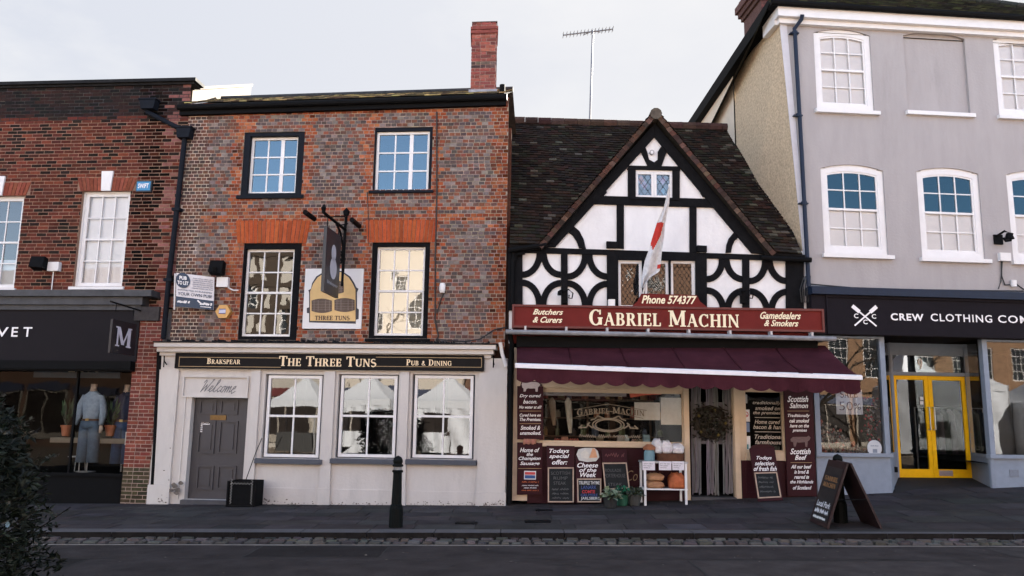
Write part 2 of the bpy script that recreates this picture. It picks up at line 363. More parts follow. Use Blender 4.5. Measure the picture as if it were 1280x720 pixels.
M_bluew = mat('powder_blue_woodwork', (.215, .25, .305), .6, .1, 5, .15, 25, stain=.12, spec=.2)
M_navy = mat('navy_pipe_paint', (.01, .018, .038), .5, .2, 8, spec=.2)
M_crew = mat('charcoal_fascia', (.011, .009, .012), .7, .2, 5, spec=.08)
M_yellow = mat('yellow_door_paint', (.9, .5, .008), .5, .1, 6, spec=.15, stain=.15)
M_vel = mat('dark_fascia_panel', (.014, .012, .014), .7, .12, 3, spec=.08)
M_steel = mat('brushed_steel', (.5, .5, .5), .35, .1, 20, metal=.9)
M_galv = mat('galvanised_tube', (.38, .38, .39), .45, .15, 20, metal=.3)
M_leaf = mat('leaf', rough=.55, var=.25, scale=9, attr=True, spec=.2)
M_terra = mat('terracotta', (.4, .13, .06), .85, .15, 12)
M_cable = mat('black_cable', (.02, .02, .02), .6, .2, 10)
M_any = mat('coloured', rough=.7, var=.1, scale=14, attr=True, bump=.1)
M_cloth = mat('cloth', rough=.95, var=.18, scale=16, attr=True, bump=.5, bscale=90, spec=.15)
G_up = glass('sky_window_glass', .09, (.75, .8, .82), .02, 1.6)
G_shop = glass('shop_window_glass', .072, (.8, .84, .84), .013, 1.1)
G_dim = glass('shaded_shop_glass', .04, (.96, .97, .97), .02, 1)

def lit(c, k): return tuple(min(1, x * k) for x in c)
def jit(c, a=.15, r=random): k = 1 + r.uniform(-a, a); return tuple(max(.002, x * k * (1 + r.uniform(-a * .3, a * .3))) for x in c)

# ------------------------------------------------------------------ brick and tile laying
def cut(a, b, z, holes):
    iv = [(a, b)]
    for h in holes:
        if h[2] - .01 < z < h[3] + .01:
            nv = []
            for p, q in iv:
                if h[1] <= p or h[0] >= q: nv.append((p, q)); continue
                if p < h[0]: nv.append((p, h[0]))
                if q > h[1]: nv.append((h[1], q))
            iv = nv
    return [i for i in iv if i[1] - i[0] > .025]
def bricks(mb, u0, u1, z0, z1, holes, cfn, bond='stretcher', Lb=.22, Hc=.0745, y=0.0, proud=.006, jt=.0145):
    k = 0; z = z0
    while z < z1 - .02:
        zt = min(z + Hc - jt, z1)
        if bond == 'header': pat = [Lb * .5]
        elif bond == 'flemish': pat = [Lb, Lb * .5]
        else: pat = [Lb]
        u = u0 - (k % 2) * pat[0] * .5 - random.uniform(0, .02); j = 0
        while u < u1:
            wd = pat[j % len(pat)] * random.uniform(.94, 1.06); j += 1
            for a, b in cut(max(u, u0), min(u + wd - jt, u1), (z + zt) / 2, holes):
                c = cfn((a + b) / 2, (z + zt) / 2)
                if c is None: continue
                p = proud * random.uniform(.4, 1.25); e = lambda: random.uniform(-.002, .002)
                q = [(a + e(), y - p, z + e()), (b + e(), y - p, z + e()), (b + e(), y - p, zt + e()), (a + e(), y - p, zt + e())]
                mb.quad(*q, 0, c); B = [(x, y + .001, zz) for x, _, zz in q]
                for s_ in range(4): t2 = (s_ + 1) % 4; mb.quad(q[t2], q[s_], B[s_], B[t2], 0, c)
            u += wd
        z += Hc; k += 1
def flat_arch(mb, u0, u1, z0, z1, y, col, splay=.1, n=None, skip=None):
    n = n or int((u1 - u0) / .07)
    for k in range(n):
        f0, f1 = k / n, (k + .86) / n
        g = lambda f, top: u0 + (u1 - u0) * f + (f - .5) * 2 * splay * top
        if skip and skip[0] < (g(f0, .5) + g(f1, .5)) / 2 < skip[1]: continue
        mb.prism([(g(f0, 0), z0), (g(f1, 0), z0), (g(f1, 1), z1 + random.uniform(-.01, .01)), (g(f0, 1), z1 + random.uniform(-.01, .01))], y - .011 - random.uniform(0, .004), y, 0, jit(col, .22))
def tiles(mb, O, A, Uv, W_, L_, cfn, gauge=.105, tw=.17, sag=None, clip=None):
    A = Vector(A).normalized(); Uv = Vector(Uv).normalized(); Nn = A.cross(Uv).normalized(); O = Vector(O)
    if Nn.z < 0: Nn = -Nn
    s_ = 0; k = 0
    while s_ < L_:
        a = -(k % 2) * tw * .5
        while a < W_:
            x0, x1 = max(a, 0) + .003, min(a + tw, W_) - .003
            if x1 - x0 > .03 and (clip is None or clip((x0 + x1) / 2, s_)):
                h = (sag((x0 + x1) / 2, s_) if sag else 0); lo = h + .022 + random.uniform(0, .012); up = h + .002; t = min(s_ + gauge * 1.35, L_ + .02); tl = random.uniform(-.004, .004)
                p = lambda x, y_, n_: O + A * x + Uv * y_ + Nn * n_
                q = [p(x0, s_ + tl, lo), p(x1, s_ + tl, lo + random.uniform(-.004, .004)), p(x1, t, up), p(x0, t, up)]
                c = cfn((x0 + x1) / 2, s_)
                mb.quad(*q, 0, c); mb.quad(p(x0, s_ + tl, lo - .02), p(x1, s_ + tl, lo - .02), q[1], q[0], 0, lit(c, .8))
            a += tw
        s_ += gauge; k += 1

# ------------------------------------------------------------------ windows
def sash(F, bld, hole, wf, y, cols, rows, fw=.06, bw=.022, meet=None, glassm=None, surround=None, sill=None, blind=None, label=None, deep=.9, mull=None, roomm=None, frame_m=None, mid=None):
    """hole: opening in the wall; wf: white frame (u0,u1,z0,z1) at depth y; meet: row index of the meeting rail from the top"""
    u0, u1, z0, z1 = wf; fm = frame_m or M_white
    mb = MB(); mb.frame(u0, u1, z0, z1, fw, y, y + .07)
    a, b, p, q = u0 + fw, u1 - fw, z0 + fw, z1 - fw
    H = q - p
    zs = [q - H * k / rows for k in range(1, rows)]
    cuts = [a + (b - a) * k / cols for k in range(1, cols)]
    ch = [bw] * len(cuts)
    if mull is not None: ch[mull] = bw * 2.6
    segs = [q] + zs + [p]
    for k, z in enumerate(zs):
        h = .042 if (meet is not None and k + 1 == meet) else bw
        mb.box(a, b, y + .012, y + .05, z - h / 2, z + h / 2)
    for k in range(len(segs) - 1):
        top, bot = segs[k], segs[k + 1]
        ht = 0 if k == 0 else (.021 if meet is not None and k == meet else bw / 2); hb_ = 0 if k == len(segs) - 2 else (.021 if meet is not None and k + 1 == meet else bw / 2)
        for cx, c_ in zip(cuts, ch): mb.box(cx - c_ / 2, cx + c_ / 2, y + .016, y + .046, bot + hb_, top - ht)
    if meet is not None: mb.box(a - .012, b + .012, y + .004, y + .0118, zs[meet - 1] - .021, zs[meet - 1] + .021)
    o = mb.build('window', fm, bld)
    if label: o['label'] = label
    g = MB(); tl = [random.uniform(-.004, .004) for _ in range(4)]
    if meet is not None:
        zm = zs[meet - 1]
        g.quad((a, y + .028, zm), (b, y + .028 + tl[0], zm), (b, y + .028 + tl[1], q), (a, y + .028, q)); g.quad((a, y + .036, p), (b, y + .036 + tl[2], p), (b, y + .036 + tl[3], zm), (a, y + .036, zm))
    else: g.quad((a, y + .03, p), (b, y + .03 + tl[0], p), (b, y + .03 + tl[1], q), (a, y + .03, q))
    g.build('pane', glassm or G_up, o)
    if surround:
        s_ = MB(); h = hole; yy = max(.004, y - surround[1])
        s_.box(h[0], u0, yy, y + .06, h[2], h[3]); s_.box(u1, h[1], yy, y + .06, h[2], h[3]); s_.box(u0, u1, yy, y + .06, z1, h[3]); s_.box(u0, u1, yy, y + .06, h[2], z0)
        s_.build('surround', surround[0], o)
    if sill:
        s_ = MB(); su0, su1, sz0, sz1, sy, smm = sill; s_.hexa([(su0, sy, sz0), (su1, sy, sz0), (su1, y + .06, sz0), (su0, y + .06, sz0), (su0, sy, sz1 - .012), (su1, sy, sz1 - .012), (su1, y + .06, sz1 + .004), (su0, y + .06, sz1 + .004)]); s_.build('sill', smm, o)
    if blind:
        for (bz0, bz1, bm, by) in blind:
            s_ = MB(); s_.box(a - .02, b + .02, y + by, y + by + .01, p + (q - p) * bz0, p + (q - p) * bz1); s_.build('blind', bm, o)
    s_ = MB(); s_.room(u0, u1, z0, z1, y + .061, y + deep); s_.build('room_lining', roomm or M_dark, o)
    return o

# ------------------------------------------------------------------ ground
def gsheet(name, m, xs, ys, zf, label):
    mb = MB()
    for a, b in zip(xs, xs[1:]):
        for c, d in zip(ys, ys[1:]): mb.quad((a, c, zf(a, c)), (b, c, zf(b, c)), (b, d, zf(b, d)), (a, d, zf(a, d)))
    return structure(mb.build(name, m), label)
M_asph = mat('worn_asphalt', (.04, .034, .0335), .95, .4, 2.2, 1.0, 110, stain=.4, spec=.1)
M_pave = mat('paving', rough=.9, var=.4, scale=2.2, bump=.7, bscale=50, attr=True, spec=.1, stain=.35)
M_joint = mat('paving_joint', (.016, .0145, .0145), .95, .3, 5)
M_kerb = mat('kerb_stone', (.068, .065, .069), .8, .25, 4, .5, 50, stain=.3)
M_sett = mat('granite_sett', rough=.85, var=.3, scale=12, bump=.6, bscale=60, attr=True, spec=.3)
M_earth = mat('earth', (.09, .085, .08), .95, .2, .2)
M_line = mat('worn_concrete_strip', (.19, .165, .145), .9, .3, 5, .4, 60, stain=.35)
gsheet('ground', M_earth, [-1500, 1500], [-1500, 1500], lambda x, y: -1.2, 'wide ground under the town')
XS = [-60 + 4 * k for k in range(31)]
rz = lambda x, y: kerbz(x) - .1
gsheet('road', M_asph, XS, [-40, -10, 0, 5, 9, 11.5], rz, 'grey asphalt road with cracks running along the kerb')
gsheet('bounce_square', mat('pale_bounce_paving', (.22, .175, .135), .9, .2, 1.5, .4, 40), XS, [-40, -10, 0, 4], lambda x, y: kerbz(x) - .096, 'pale market square paving added across the road to bounce sunlight')  # pale sheet added behind the camera, bounces sunlight onto the house fronts
gsheet('pavement_bed', M_joint, XS[:15] + [-2, 0, 2] + XS[16:], [11.9, 13, 14.2, 15.6, 17, 19], lambda x, y: gz(x, y) - .012, 'joint bed under the paving')
mb = MB(); r_ = random.Random(3)
y = 12.16
while y < 15.8:
    d = .52 if y < 15 else .62; x = -14 - r_.uniform(0, .6)
    while x < 15:
        wd = r_.choice([.6, .75, .9]); c = jit((.043, .038, .0375), .2, r_)
        if r_.random() < .1: c = jit((.05, .045, .046), .15, r_)
        if 4.5 < x: c = lit(c, .92)
        g = .012; x1 = x + wd - g; y1 = y + d - g; t = lambda: r_.uniform(-.003, .003)
        pts = [(x, y, gz(x, y) + t()), (x1, y, gz(x1, y) + t()), (x1, y1, gz(x1, y1) + t()), (x, y1, gz(x, y1) + t())]
        if x < 0 < x1: x = x1 + g; mb.hexa([(a, b, c_ - .02) for a, b, c_ in pts] + pts, 0, c); continue
        mb.hexa([(a, b, c_ - .02) for a, b, c_ in pts] + pts, 0, c); x = x1 + g
    y += d
structure(mb.build('pavement', M_pave), 'dark paved footway in front of the shops')
mb = MB(); x = -14
while x < 15:
    wd = r_.uniform(.85, 1.0); x1 = x + wd - .008; z0, z1 = kerbz(x), kerbz(x1); e = r_.uniform(-.006, .006)
    mb.hexa([(x, 11.8 + e, z0 - .2), (x1, 11.8 + e, z1 - .2), (x1, 12.15, z1 - .2), (x, 12.15, z0 - .2), (x, 11.82 + e, z0 - .002), (x1, 11.82 + e, z1 - .002), (x1, 12.15, z1 + .002), (x, 12.15, z0 + .002)]); mb.mi[-4] = 1; x = x1 + .014  # front face takes a darker colour for the shadow line under the kerb
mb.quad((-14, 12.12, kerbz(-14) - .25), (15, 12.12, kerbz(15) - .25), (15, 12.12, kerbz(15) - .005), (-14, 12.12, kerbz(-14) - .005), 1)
structure(mb.build('kerb', [M_kerb, mat('shaded_kerb_face', (.016, .014, .013), .95, .4, 6, .5, 40, spec=.05)]), 'blue grey kerb stones along the road')
mb = MB()
for row, (ya, yb) in enumerate(((11.37, 11.505), (11.545, 11.675), (11.71, 11.8))):
    x = -14 - .08 * row
    while x < 15:
        wd = r_.uniform(.15, .24); x1 = x + wd - .034; z = kerbz(x) - .1; h = .03 + r_.uniform(-.012, .014); c = jit((.068, .06, .055), .4, r_); i = .016
        mb.hexa([(x, ya, z - .01), (x1, ya, z - .01), (x1, yb, z - .01), (x, yb, z - .01), (x + i, ya + i, z + h), (x1 - i, ya + i, z + h + r_.uniform(-.006, .006)), (x1 - i, yb - i, z + h), (x + i, yb - i, z + h)], 0, c); x = x1 + .022
mb.quad((-14, 11.35, kerbz(-14) - .093), (15, 11.35, kerbz(15) - .093), (15, 11.8, kerbz(15) - .093), (-14, 11.8, kerbz(-14) - .093), 0, (.008, .0075, .007))
structure(mb.build('gutter_setts', M_sett), 'rows of granite setts in the gutter')
mb = MB()
for k in range(60):
    x0, x1 = -15 + k * .5, -15 + (k + 1) * .5; wob = lambda x: .012 * math.sin(x * 2.3) + .01 * math.sin(x * 7.1)
    mb.quad((x0, 11.26 + wob(x0), rz(x0, 0) + .004), (x1, 11.26 + wob(x1), rz(x1, 0) + .004), (x1, 11.345, rz(x1, 0) + .004), (x0, 11.345, rz(x0, 0) + .004))
structure(mb.build('channel_line', M_line), 'thin pale strip between setts and asphalt')
# tar seam and cracks in the road
mb = MB()
def crack(pts, wd):
    for (a, b), (c, d) in zip(pts, pts[1:]):
        v = Vector((c - a, d - b)).normalized(); nx, ny = -v.y * wd / 2, v.x * wd / 2
        mb.quad(*[(x, y, rz(x, y) + .004) for x, y in ((a - nx, b - ny), (c - nx, d - ny), (c + nx, d + ny), (a + nx, b + ny))])
P = [(-9 + k * .3, 10.25 + .03 * math.sin(k * 1.7) + r_.uniform(-.025, .025)) for k in range(70)]; crack(P, .016)
for _ in range(16):
    px, py = r_.uniform(-4, 7), r_.uniform(9.2, 11.2); P = [(px, py)]
    for k in range(r_.randint(3, 8)): px += r_.uniform(-.1, .16); py += r_.uniform(-.12, .08); P.append((px, min(py, 11.25)))
    crack(P, .012)
for x0, x1, y0, y1 in ((-3.3, -1.6, 10.35, 11.2), (2.2, 5.4, 9.1, 10.15), (-6.2, -5.1, 9.6, 10.2), (6.4, 8.2, 10.4, 11.15)):
    for a, b, c, d in ((x0, y0, x1, y0), (x1, y0, x1, y1), (x1, y1, x0, y1), (x0, y1, x0, y0)): crack([(a + (c - a) * t / 5 + r_.uniform(-.015, .015), b + (d - b) * t / 5 + r_.uniform(-.015, .015)) for t in range(6)], .02)
structure(mb.build('road_crack_seams', mat('tar_crack', (.018, .017, .017), .9, .2, 10)), 'dark tarred seam and cracks in the road')

# repaired strips of the road
mb = MB()
for x0, x1, y0, y1, c in ((-3.3, -1.6, 10.35, 11.2, (.024, .021, .021)), (2.2, 5.4, 9.1, 10.15, (.05, .043, .042)), (-6.2, -5.1, 9.6, 10.2, (.022, .02, .02)), (6.4, 8.2, 10.4, 11.15, (.05, .044, .043))):
    mb.quad((x0, y0, rz(x0, 0) + .0025), (x1, y0, rz(x1, 0) + .0025), (x1, y1, rz(x1, 0) + .0025), (x0, y1, rz(x0, 0) + .0025), 0, c)
structure(mb.build('road_repair_patches', mat('patched_asphalt', rough=.95, var=.35, scale=3, bump=1.0, bscale=120, attr=True, spec=.1, stain=.3)), 'patched pieces of asphalt in the road')
# grit and dead leaves lying in the gutter and along the house fronts
mb = MB(); rl_ = random.Random(31)
for k in range(900):
    t = rl_.random()
    if t < .5: x, y = rl_.uniform(-8, 9), 11.8 - abs(rl_.gauss(0, .12)); z = kerbz(x) - .07
    elif t < .75: x, y = rl_.uniform(-8, 9), rl_.uniform(8.4, 11.3); z = kerbz(x) - .094
    else: x = rl_.uniform(-7, 6); y = 15.1 - max(0, -x) * -.075 - abs(rl_.gauss(0, .5)); z = gz(x, y) + .006
    r = rl_.uniform(.006, .026); a = rl_.uniform(0, 6.28); c = rl_.choice([(.1, .08, .06), (.05, .04, .03), (.16, .14, .12), (.09, .05, .02), (.02, .02, .02)])
    dx, dy = r * math.cos(a), r * math.sin(a); mb.quad((x - dx, y - dy, z), (x + dy * .5, y - dx * .5, z + rl_.uniform(0, .008)), (x + dx, y + dy, z), (x - dy * .5, y + dx * .5, z + rl_.uniform(0, .006)), 0, c)
o = mb.build('litter', mat('dry_litter', rough=.95, var=.2, scale=9, attr=True)); o['kind'] = 'stuff'; o['label'] = 'grit and dry leaf bits along gutter and house fronts'
# ------------------------------------------------------------------ PUB and the brick shop left of it
P_ = Fac(0, 15.4, -5); Lf = Fac(0, 15.4, -5)
LW = thing('brick_shop', 'dark red brick shop with parapet and black shopfront at the left edge', 'building', P_, (-9, 0, 0))
PUB = thing('brick_pub', 'red and grey brick pub with cream ground floor and black gutter', 'building', P_, (-3.5, 0, 0))
UL = P_.uz(227, 250)[0]                      # party line between the two
# ---- left shop upper wall
w2 = Lf.R(97, 239, 158, 358); w1 = Lf.R(-42, 245, 24, 360)
holes = [w2, w1]
zpar = Lf.uz(120, 106)[1]; zsh = Lf.uz(100, 366)[1]
zst = Lf.uz(120, 146)[1]; ust0, ust1 = Lf.uz(170, 250)[0], Lf.uz(200, 250)[0]
RED, DRK = (.094, .028, .02), (.022, .015, .013)
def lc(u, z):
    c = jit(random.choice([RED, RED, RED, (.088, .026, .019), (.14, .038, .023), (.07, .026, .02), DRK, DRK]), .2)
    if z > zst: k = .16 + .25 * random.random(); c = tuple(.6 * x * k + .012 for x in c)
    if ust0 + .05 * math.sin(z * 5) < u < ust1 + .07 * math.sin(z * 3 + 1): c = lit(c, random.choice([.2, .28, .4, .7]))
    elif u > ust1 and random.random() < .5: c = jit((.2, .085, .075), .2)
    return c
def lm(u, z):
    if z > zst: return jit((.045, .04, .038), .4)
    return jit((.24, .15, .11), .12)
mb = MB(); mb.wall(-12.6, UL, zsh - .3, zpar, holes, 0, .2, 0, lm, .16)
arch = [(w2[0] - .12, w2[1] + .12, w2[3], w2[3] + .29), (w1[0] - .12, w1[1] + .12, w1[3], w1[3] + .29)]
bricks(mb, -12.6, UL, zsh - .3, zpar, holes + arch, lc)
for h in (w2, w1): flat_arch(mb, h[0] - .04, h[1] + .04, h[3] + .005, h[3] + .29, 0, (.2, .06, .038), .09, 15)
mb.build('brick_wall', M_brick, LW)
mb = MB(); mb.box(-12.7, UL + .14, -.11, .3, zpar, zpar + .07); mb.box(-12.7, UL + .08, -.05, .25, zpar - .045, zpar - .002); mb.build('parapet_coping', M_soot, LW)
mb = MB(); mb.box(-12.6, UL - .02, .02, 6, zsh - .3, zpar - .9, skip=(2,)); mb.build('rear_walls', M_dim, LW)
for h in (w2, w1):
    cu = (h[0] + h[1]) / 2; mb = MB(); mb.prism([(cu - .1, h[3] - .0), (cu + .1, h[3] - .0), (cu + .125, h[3] + .42), (cu - .125, h[3] + .42)], -.045, .01); mb.build('keystone', M_plaster, LW)
def inset(h, a, b=None): b = a if b is None else b; return (h[0] + a, h[1] - a, h[2] + b, h[3] - b)
sash(Lf, LW, w2, inset(w2, .035, .02), .1, 3, 4, .07, .024, 2, G_dim, (M_white, .03), (w2[0] - .06, w2[1] + .06, w2[2] - .07, w2[2], -.05, M_white), [(0, 1, M_blind, .09)])
sash(Lf, LW, w1, inset(w1, .035, .02), .1, 3, 4, .07, .024, 2, G_up, (M_white, .03), (w1[0] - .06, w1[1] + .06, w1[2] - .07, w1[2], -.05, M_white), [(0, .3, M_blind, .09)], roomm=M_dim)
# hopper and downpipe
def L3(px, py, y): u, z = P_.uz(px, py, y); return (u, y, z)
mb = MB(); a = P_.R(176, 126, 196, 137, -.12); mb.prism([(a[0], a[3]), (a[1], a[3]), (a[1] - .03, a[2]), (a[0] + .05, a[2])], -.2, -.02); b = P_.R(222, 161, 240, 173, -.12); mb.prism([(b[0], b[3]), (b[1], b[3]), (b[1] - .03, b[2]), (b[0] + .03, b[2])], -.2, -.02)
mb.box(a[0] - .02, a[1] + .02, -.215, -.01, a[3] + .002, a[3] + .03); mb.box(b[0] - .02, b[1] + .02, -.215, -.01, b[3] + .002, b[3] + .03)
mb.tube([L3(183, 137, -.09), L3(184, 140, -.09), L3(229, 163, -.09)], .05, 10); mb.tube([L3(231, 172, -.09), L3(221, 262, -.09), L3(211, 350, -.09), L3(204, 424, -.09)], .052, 10)
for q in ((221, 262), (211, 350)): u, z = P_.uz(*q, -.09); mb.box(u - .085, u + .085, -.15, -.0, z - .03, z + .03)
mb.build('downpipe', M_ink, LW, False)
# parapet return behind the pub roof (catches the sun)
def _pt(px, py, y): u, z = P_.uz(px, py, y); return Vector((u, y, z))
t1, t2 = _pt(241, 113, .3), _pt(314, 108.5, 3.4); dx = Vector((-.34, 0, 0)); dn = Vector((0, 0, -.3)); cp_ = Vector((0, 0, .07)); oh = Vector((.05, -.02, 0))
mb = MB(); mb.hexa([t1 + dx + dn, t1 + dn, t2 + dn, t2 + dx + dn, t1 + dx, t1, t2, t2 + dx], 0)
mb.hexa([t1 + dx + Vector((0, 0, .002)), t1 + oh + Vector((0, 0, .002)), t2 + oh + Vector((0, 0, .002)), t2 + dx + Vector((0, 0, .002)), t1 + dx + cp_, t1 + oh + cp_, t2 + oh + cp_, t2 + dx + cp_], 1)
mb.build('parapet_return', [mat('weathered_cream_render', (.13, .105, .082), .9, .25, 5, .4, 25, stain=.3), mat('stone_coping', (.11, .09, .07), .9, .25, 8, .4, 30)], LW)
# ---- left shopfront
uR = Lf.uz(178, 420)[0]; zc0, zc1 = Lf.R(0, 365, 205, 377, -.25)[2:]; zf0 = Lf.uz(80, 451, -.2)[1]; zg = -.25
mb = MB(); mb.box(-12.6, uR + .3, -.34, .05, zc0 + .1, zc1 + .03); mb.box(-12.6, uR + .08, -.26, .05, zc0 - .06, zc0 + .098); mb.box(-12.6, uR + .03, -.2, .05, zc0 - .16, zc0 - .062); mb.build('shop_cornice', mat('dusty_black_cornice', (.05, .05, .055), .7, .4, 4, .3, 20, stain=.3), LW)
mb = MB(); mb.box(-12.6, uR, -.16, .05, zf0, zc0 - .162); fs = mb.build('fascia_sign', M_vel, LW)
mb = MB(); y_ = -.16
for ch, a, b in (('V', -4, 11), ('E', 15, 23), ('T', 29.5, 40.5)):
    q = Lf.R(a, 409, b, 421, y_); sans(mb, ch, q[0], q[1], q[2], q[3], y_, 0, 0, .012, th=.014)
mb.build('lettering', M_wht, fs)
mb = MB(); mb.box(-12.6, uR - .02, -.3, .04, zf0 - .17, zf0 - .002); mb.box(-12.6, uR - .02, -.26, .0, zf0 - .2, zf0 - .172); mb.build('awning_box', M_iron, LW)
gw = Lf.R(-60, 462, 168, 590)
mb = MB(); mb.wall(-12.6, uR - .03, zg, zf0 - .172, [gw], -.02, .12); mb.box(gw[0], gw[0] + 1.55, .0, .04, gw[2], gw[2] + .0001)
for px in (92, ): u = Lf.uz(px, 520)[0]; mb.box(u - .02, u + .02, .0, .05, gw[2], gw[3])
mb.box(gw[0], gw[1], -.06, .1, gw[2] - .06, gw[2] - .001)
sw = mb.build('shop_window', M_iron, LW)
mb = MB(); mb.quad((gw[0], .03, gw[2]), (gw[1], .03, gw[2]), (gw[1], .032, gw[3]), (gw[0], .03, gw[3])); mb.build('pane', glass('left_shop_glass', .012, (.88, .9, .9), .03, 1), sw)
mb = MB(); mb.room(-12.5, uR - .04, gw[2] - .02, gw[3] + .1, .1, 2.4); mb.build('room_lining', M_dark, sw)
mb = MB(); b0, b1, z0, z1 = Lf.R(42, 463, 150, 471, .3); mb.box(b0, b1, .3, .34, z0 - .02, z1); mb.build('blue_rail', mat('teal_board', (.02, .05, .08), .6, .2, 5), sw)
mb = MB(); a, b, z0, z1 = Lf.R(86, 455, 128, 465, .28); 
for k, ch in enumerate('2 los'.replace(' ', '')): sans(mb, ch, a + (b - a) * k / 4, a + (b - a) * (k + .8) / 4, z0, z1, .28, 0)
mb.build('lettering', M_cream, sw)
# pilaster of brick at the right end of the shopfront
pz1 = Lf.uz(190, 385)[1]; pu0, pu1 = Lf.uz(171, 500)[0], Lf.uz(191, 540)[0]
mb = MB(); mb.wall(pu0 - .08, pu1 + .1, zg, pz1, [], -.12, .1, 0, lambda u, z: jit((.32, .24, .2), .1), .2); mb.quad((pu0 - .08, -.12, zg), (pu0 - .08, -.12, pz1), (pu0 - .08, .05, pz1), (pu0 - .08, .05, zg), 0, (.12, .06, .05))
bricks(mb, pu0 - .08, pu1 + .1, zg, pz1, [], lambda u, z: jit(random.choice([(.16, .045, .035), (.13, .045, .035), (.2, .06, .04)]), .2) if z > .55 else jit((.06, .05, .03), .3), 'flemish', y=-.12)
mb.box(pu0 - .1, pu1 + .02, -.2, -.13, pz1 - .28, pz1, 0, (.05, .045, .045)); mb.build('pilaster', M_brick, LW)
mb = MB(); u_ = Lf.uz(196, 540)[0]; mb.tube([L3(200, 432, -.16), L3(195, 540, -.16), L3(190, 629, -.16)], .05, 10); mb.build('wall_pipe', M_iron, LW)

# ---- pub: brick upper floors
A = P_.R(303, 165, 379, 245); B = P_.R(467, 159, 540, 238); C = P_.R(301, 304, 374, 425); D = P_.R(463, 303, 536, 423)
ztop = P_.uz(430, 126)[1]; zgf = P_.uz(430, 436)[1]; UR = P_.uz(634, 250)[0]
holes = [A, B, C, D]
aC = (C[0] - .16, C[1] + .12, C[3], P_.uz(335, 276)[1]); aD = (D[0] - .12, D[1] + .12, D[3], P_.uz(500, 275)[1])
bandz = [P_.uz(430, q)[1] for q in (259, 262, 270, 274)]
ORA = [(.27, .07, .03), (.3, .09, .042), (.2, .054, .03), (.33, .115, .055), (.14, .05, .035)]; GRY = [(.12, .096, .09), (.16, .128, .118), (.09, .07, .07), (.2, .165, .15), (.12, .066, .055), (.16, .07, .05), (.085, .064, .06)]
ul0, ul1 = P_.uz(222, 250)[0], P_.uz(254, 250)[0]
umid = P_.uz(600, 250)[0]
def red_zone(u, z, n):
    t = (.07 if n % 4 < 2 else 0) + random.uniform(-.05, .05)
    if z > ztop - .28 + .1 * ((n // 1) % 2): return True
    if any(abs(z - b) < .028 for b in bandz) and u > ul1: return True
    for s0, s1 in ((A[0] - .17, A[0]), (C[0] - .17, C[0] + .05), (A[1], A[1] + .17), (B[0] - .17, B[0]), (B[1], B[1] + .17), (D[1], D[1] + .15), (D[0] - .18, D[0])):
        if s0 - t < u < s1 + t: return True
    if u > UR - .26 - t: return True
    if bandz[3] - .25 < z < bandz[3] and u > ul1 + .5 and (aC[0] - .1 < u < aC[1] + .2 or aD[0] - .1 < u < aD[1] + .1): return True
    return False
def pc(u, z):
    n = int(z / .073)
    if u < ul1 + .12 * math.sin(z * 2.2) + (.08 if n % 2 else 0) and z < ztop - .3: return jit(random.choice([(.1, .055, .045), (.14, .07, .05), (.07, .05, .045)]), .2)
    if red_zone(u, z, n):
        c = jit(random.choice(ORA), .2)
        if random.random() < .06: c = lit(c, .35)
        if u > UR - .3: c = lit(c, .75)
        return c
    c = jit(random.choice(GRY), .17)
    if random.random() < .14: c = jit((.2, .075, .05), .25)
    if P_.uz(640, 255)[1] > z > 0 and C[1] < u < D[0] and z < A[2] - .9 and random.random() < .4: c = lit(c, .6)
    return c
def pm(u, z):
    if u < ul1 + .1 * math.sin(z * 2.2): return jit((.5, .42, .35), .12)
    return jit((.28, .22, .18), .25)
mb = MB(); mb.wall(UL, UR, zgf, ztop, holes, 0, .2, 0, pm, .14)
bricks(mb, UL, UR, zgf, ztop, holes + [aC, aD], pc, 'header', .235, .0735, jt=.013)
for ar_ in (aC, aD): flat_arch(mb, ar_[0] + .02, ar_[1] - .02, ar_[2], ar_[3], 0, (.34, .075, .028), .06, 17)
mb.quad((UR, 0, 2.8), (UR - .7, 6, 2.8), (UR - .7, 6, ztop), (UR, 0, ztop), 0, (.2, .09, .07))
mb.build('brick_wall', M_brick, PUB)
mb = MB(); mb.box(UL - .019, UR - .05, .03, 5.5, -.2, ztop - .25, skip=(2,)); mb.v = [(a - max(0, b) * .16 if a > -3 else a, b, c) for a, b, c in mb.v]; mb.build('rear_walls', M_dim, PUB); mb = MB(); mb.box(UL - .35, UL + .2, .22, 5, -.2, ztop - .5); mb.build('sun_gap_block', M_brick, PUB)  # last box is added in the gap between houses to stop sun leaking through
# windows
sash(P_, PUB, A, P_.R(313, 172, 373, 243, .12), .12, 3, 3, .055, .03, None, glass('casement_glass', .14, (.6, .68, .72), .03, 1.2, (.62, .85, 1)), (M_ink, .1), (A[0] - .06, A[1] + .05, A[2] - .06, A[2] + .02, -.06, M_ink), None, mull=1)
sash(P_, PUB, B, P_.R(470, 165, 537, 240, .08), .08, 3, 3, .055, .03, None, MATS['casement_glass'], (M_ink, .06), (B[0] - .06, B[1] + .05, B[2] - .06, B[2], -.06, M_ink), None, mull=1)
sash(P_, PUB, C, P_.R(306, 312, 367, 421, .1), .1, 3, 4, .05, .026, 2, G_up, (M_timber, .08), (C[0] - .05, C[1] + .05, C[2] - .07, C[2], -.07, M_timber), None, roomm=M_dark)
sash(P_, PUB, D, P_.R(470, 309, 531, 420, .1), .1, 3, 4, .05, .026, 2, glass('bright_sash_glass', .11, (.8, .82, .8), .018, 1.6), (M_timber, .08), (D[0] - .05, D[1] + .05, D[2] - .07, D[2], -.07, M_timber), [(0, 1, mat('cream_blind', (.42, .36, .28), .9, .05, 3), .2)])
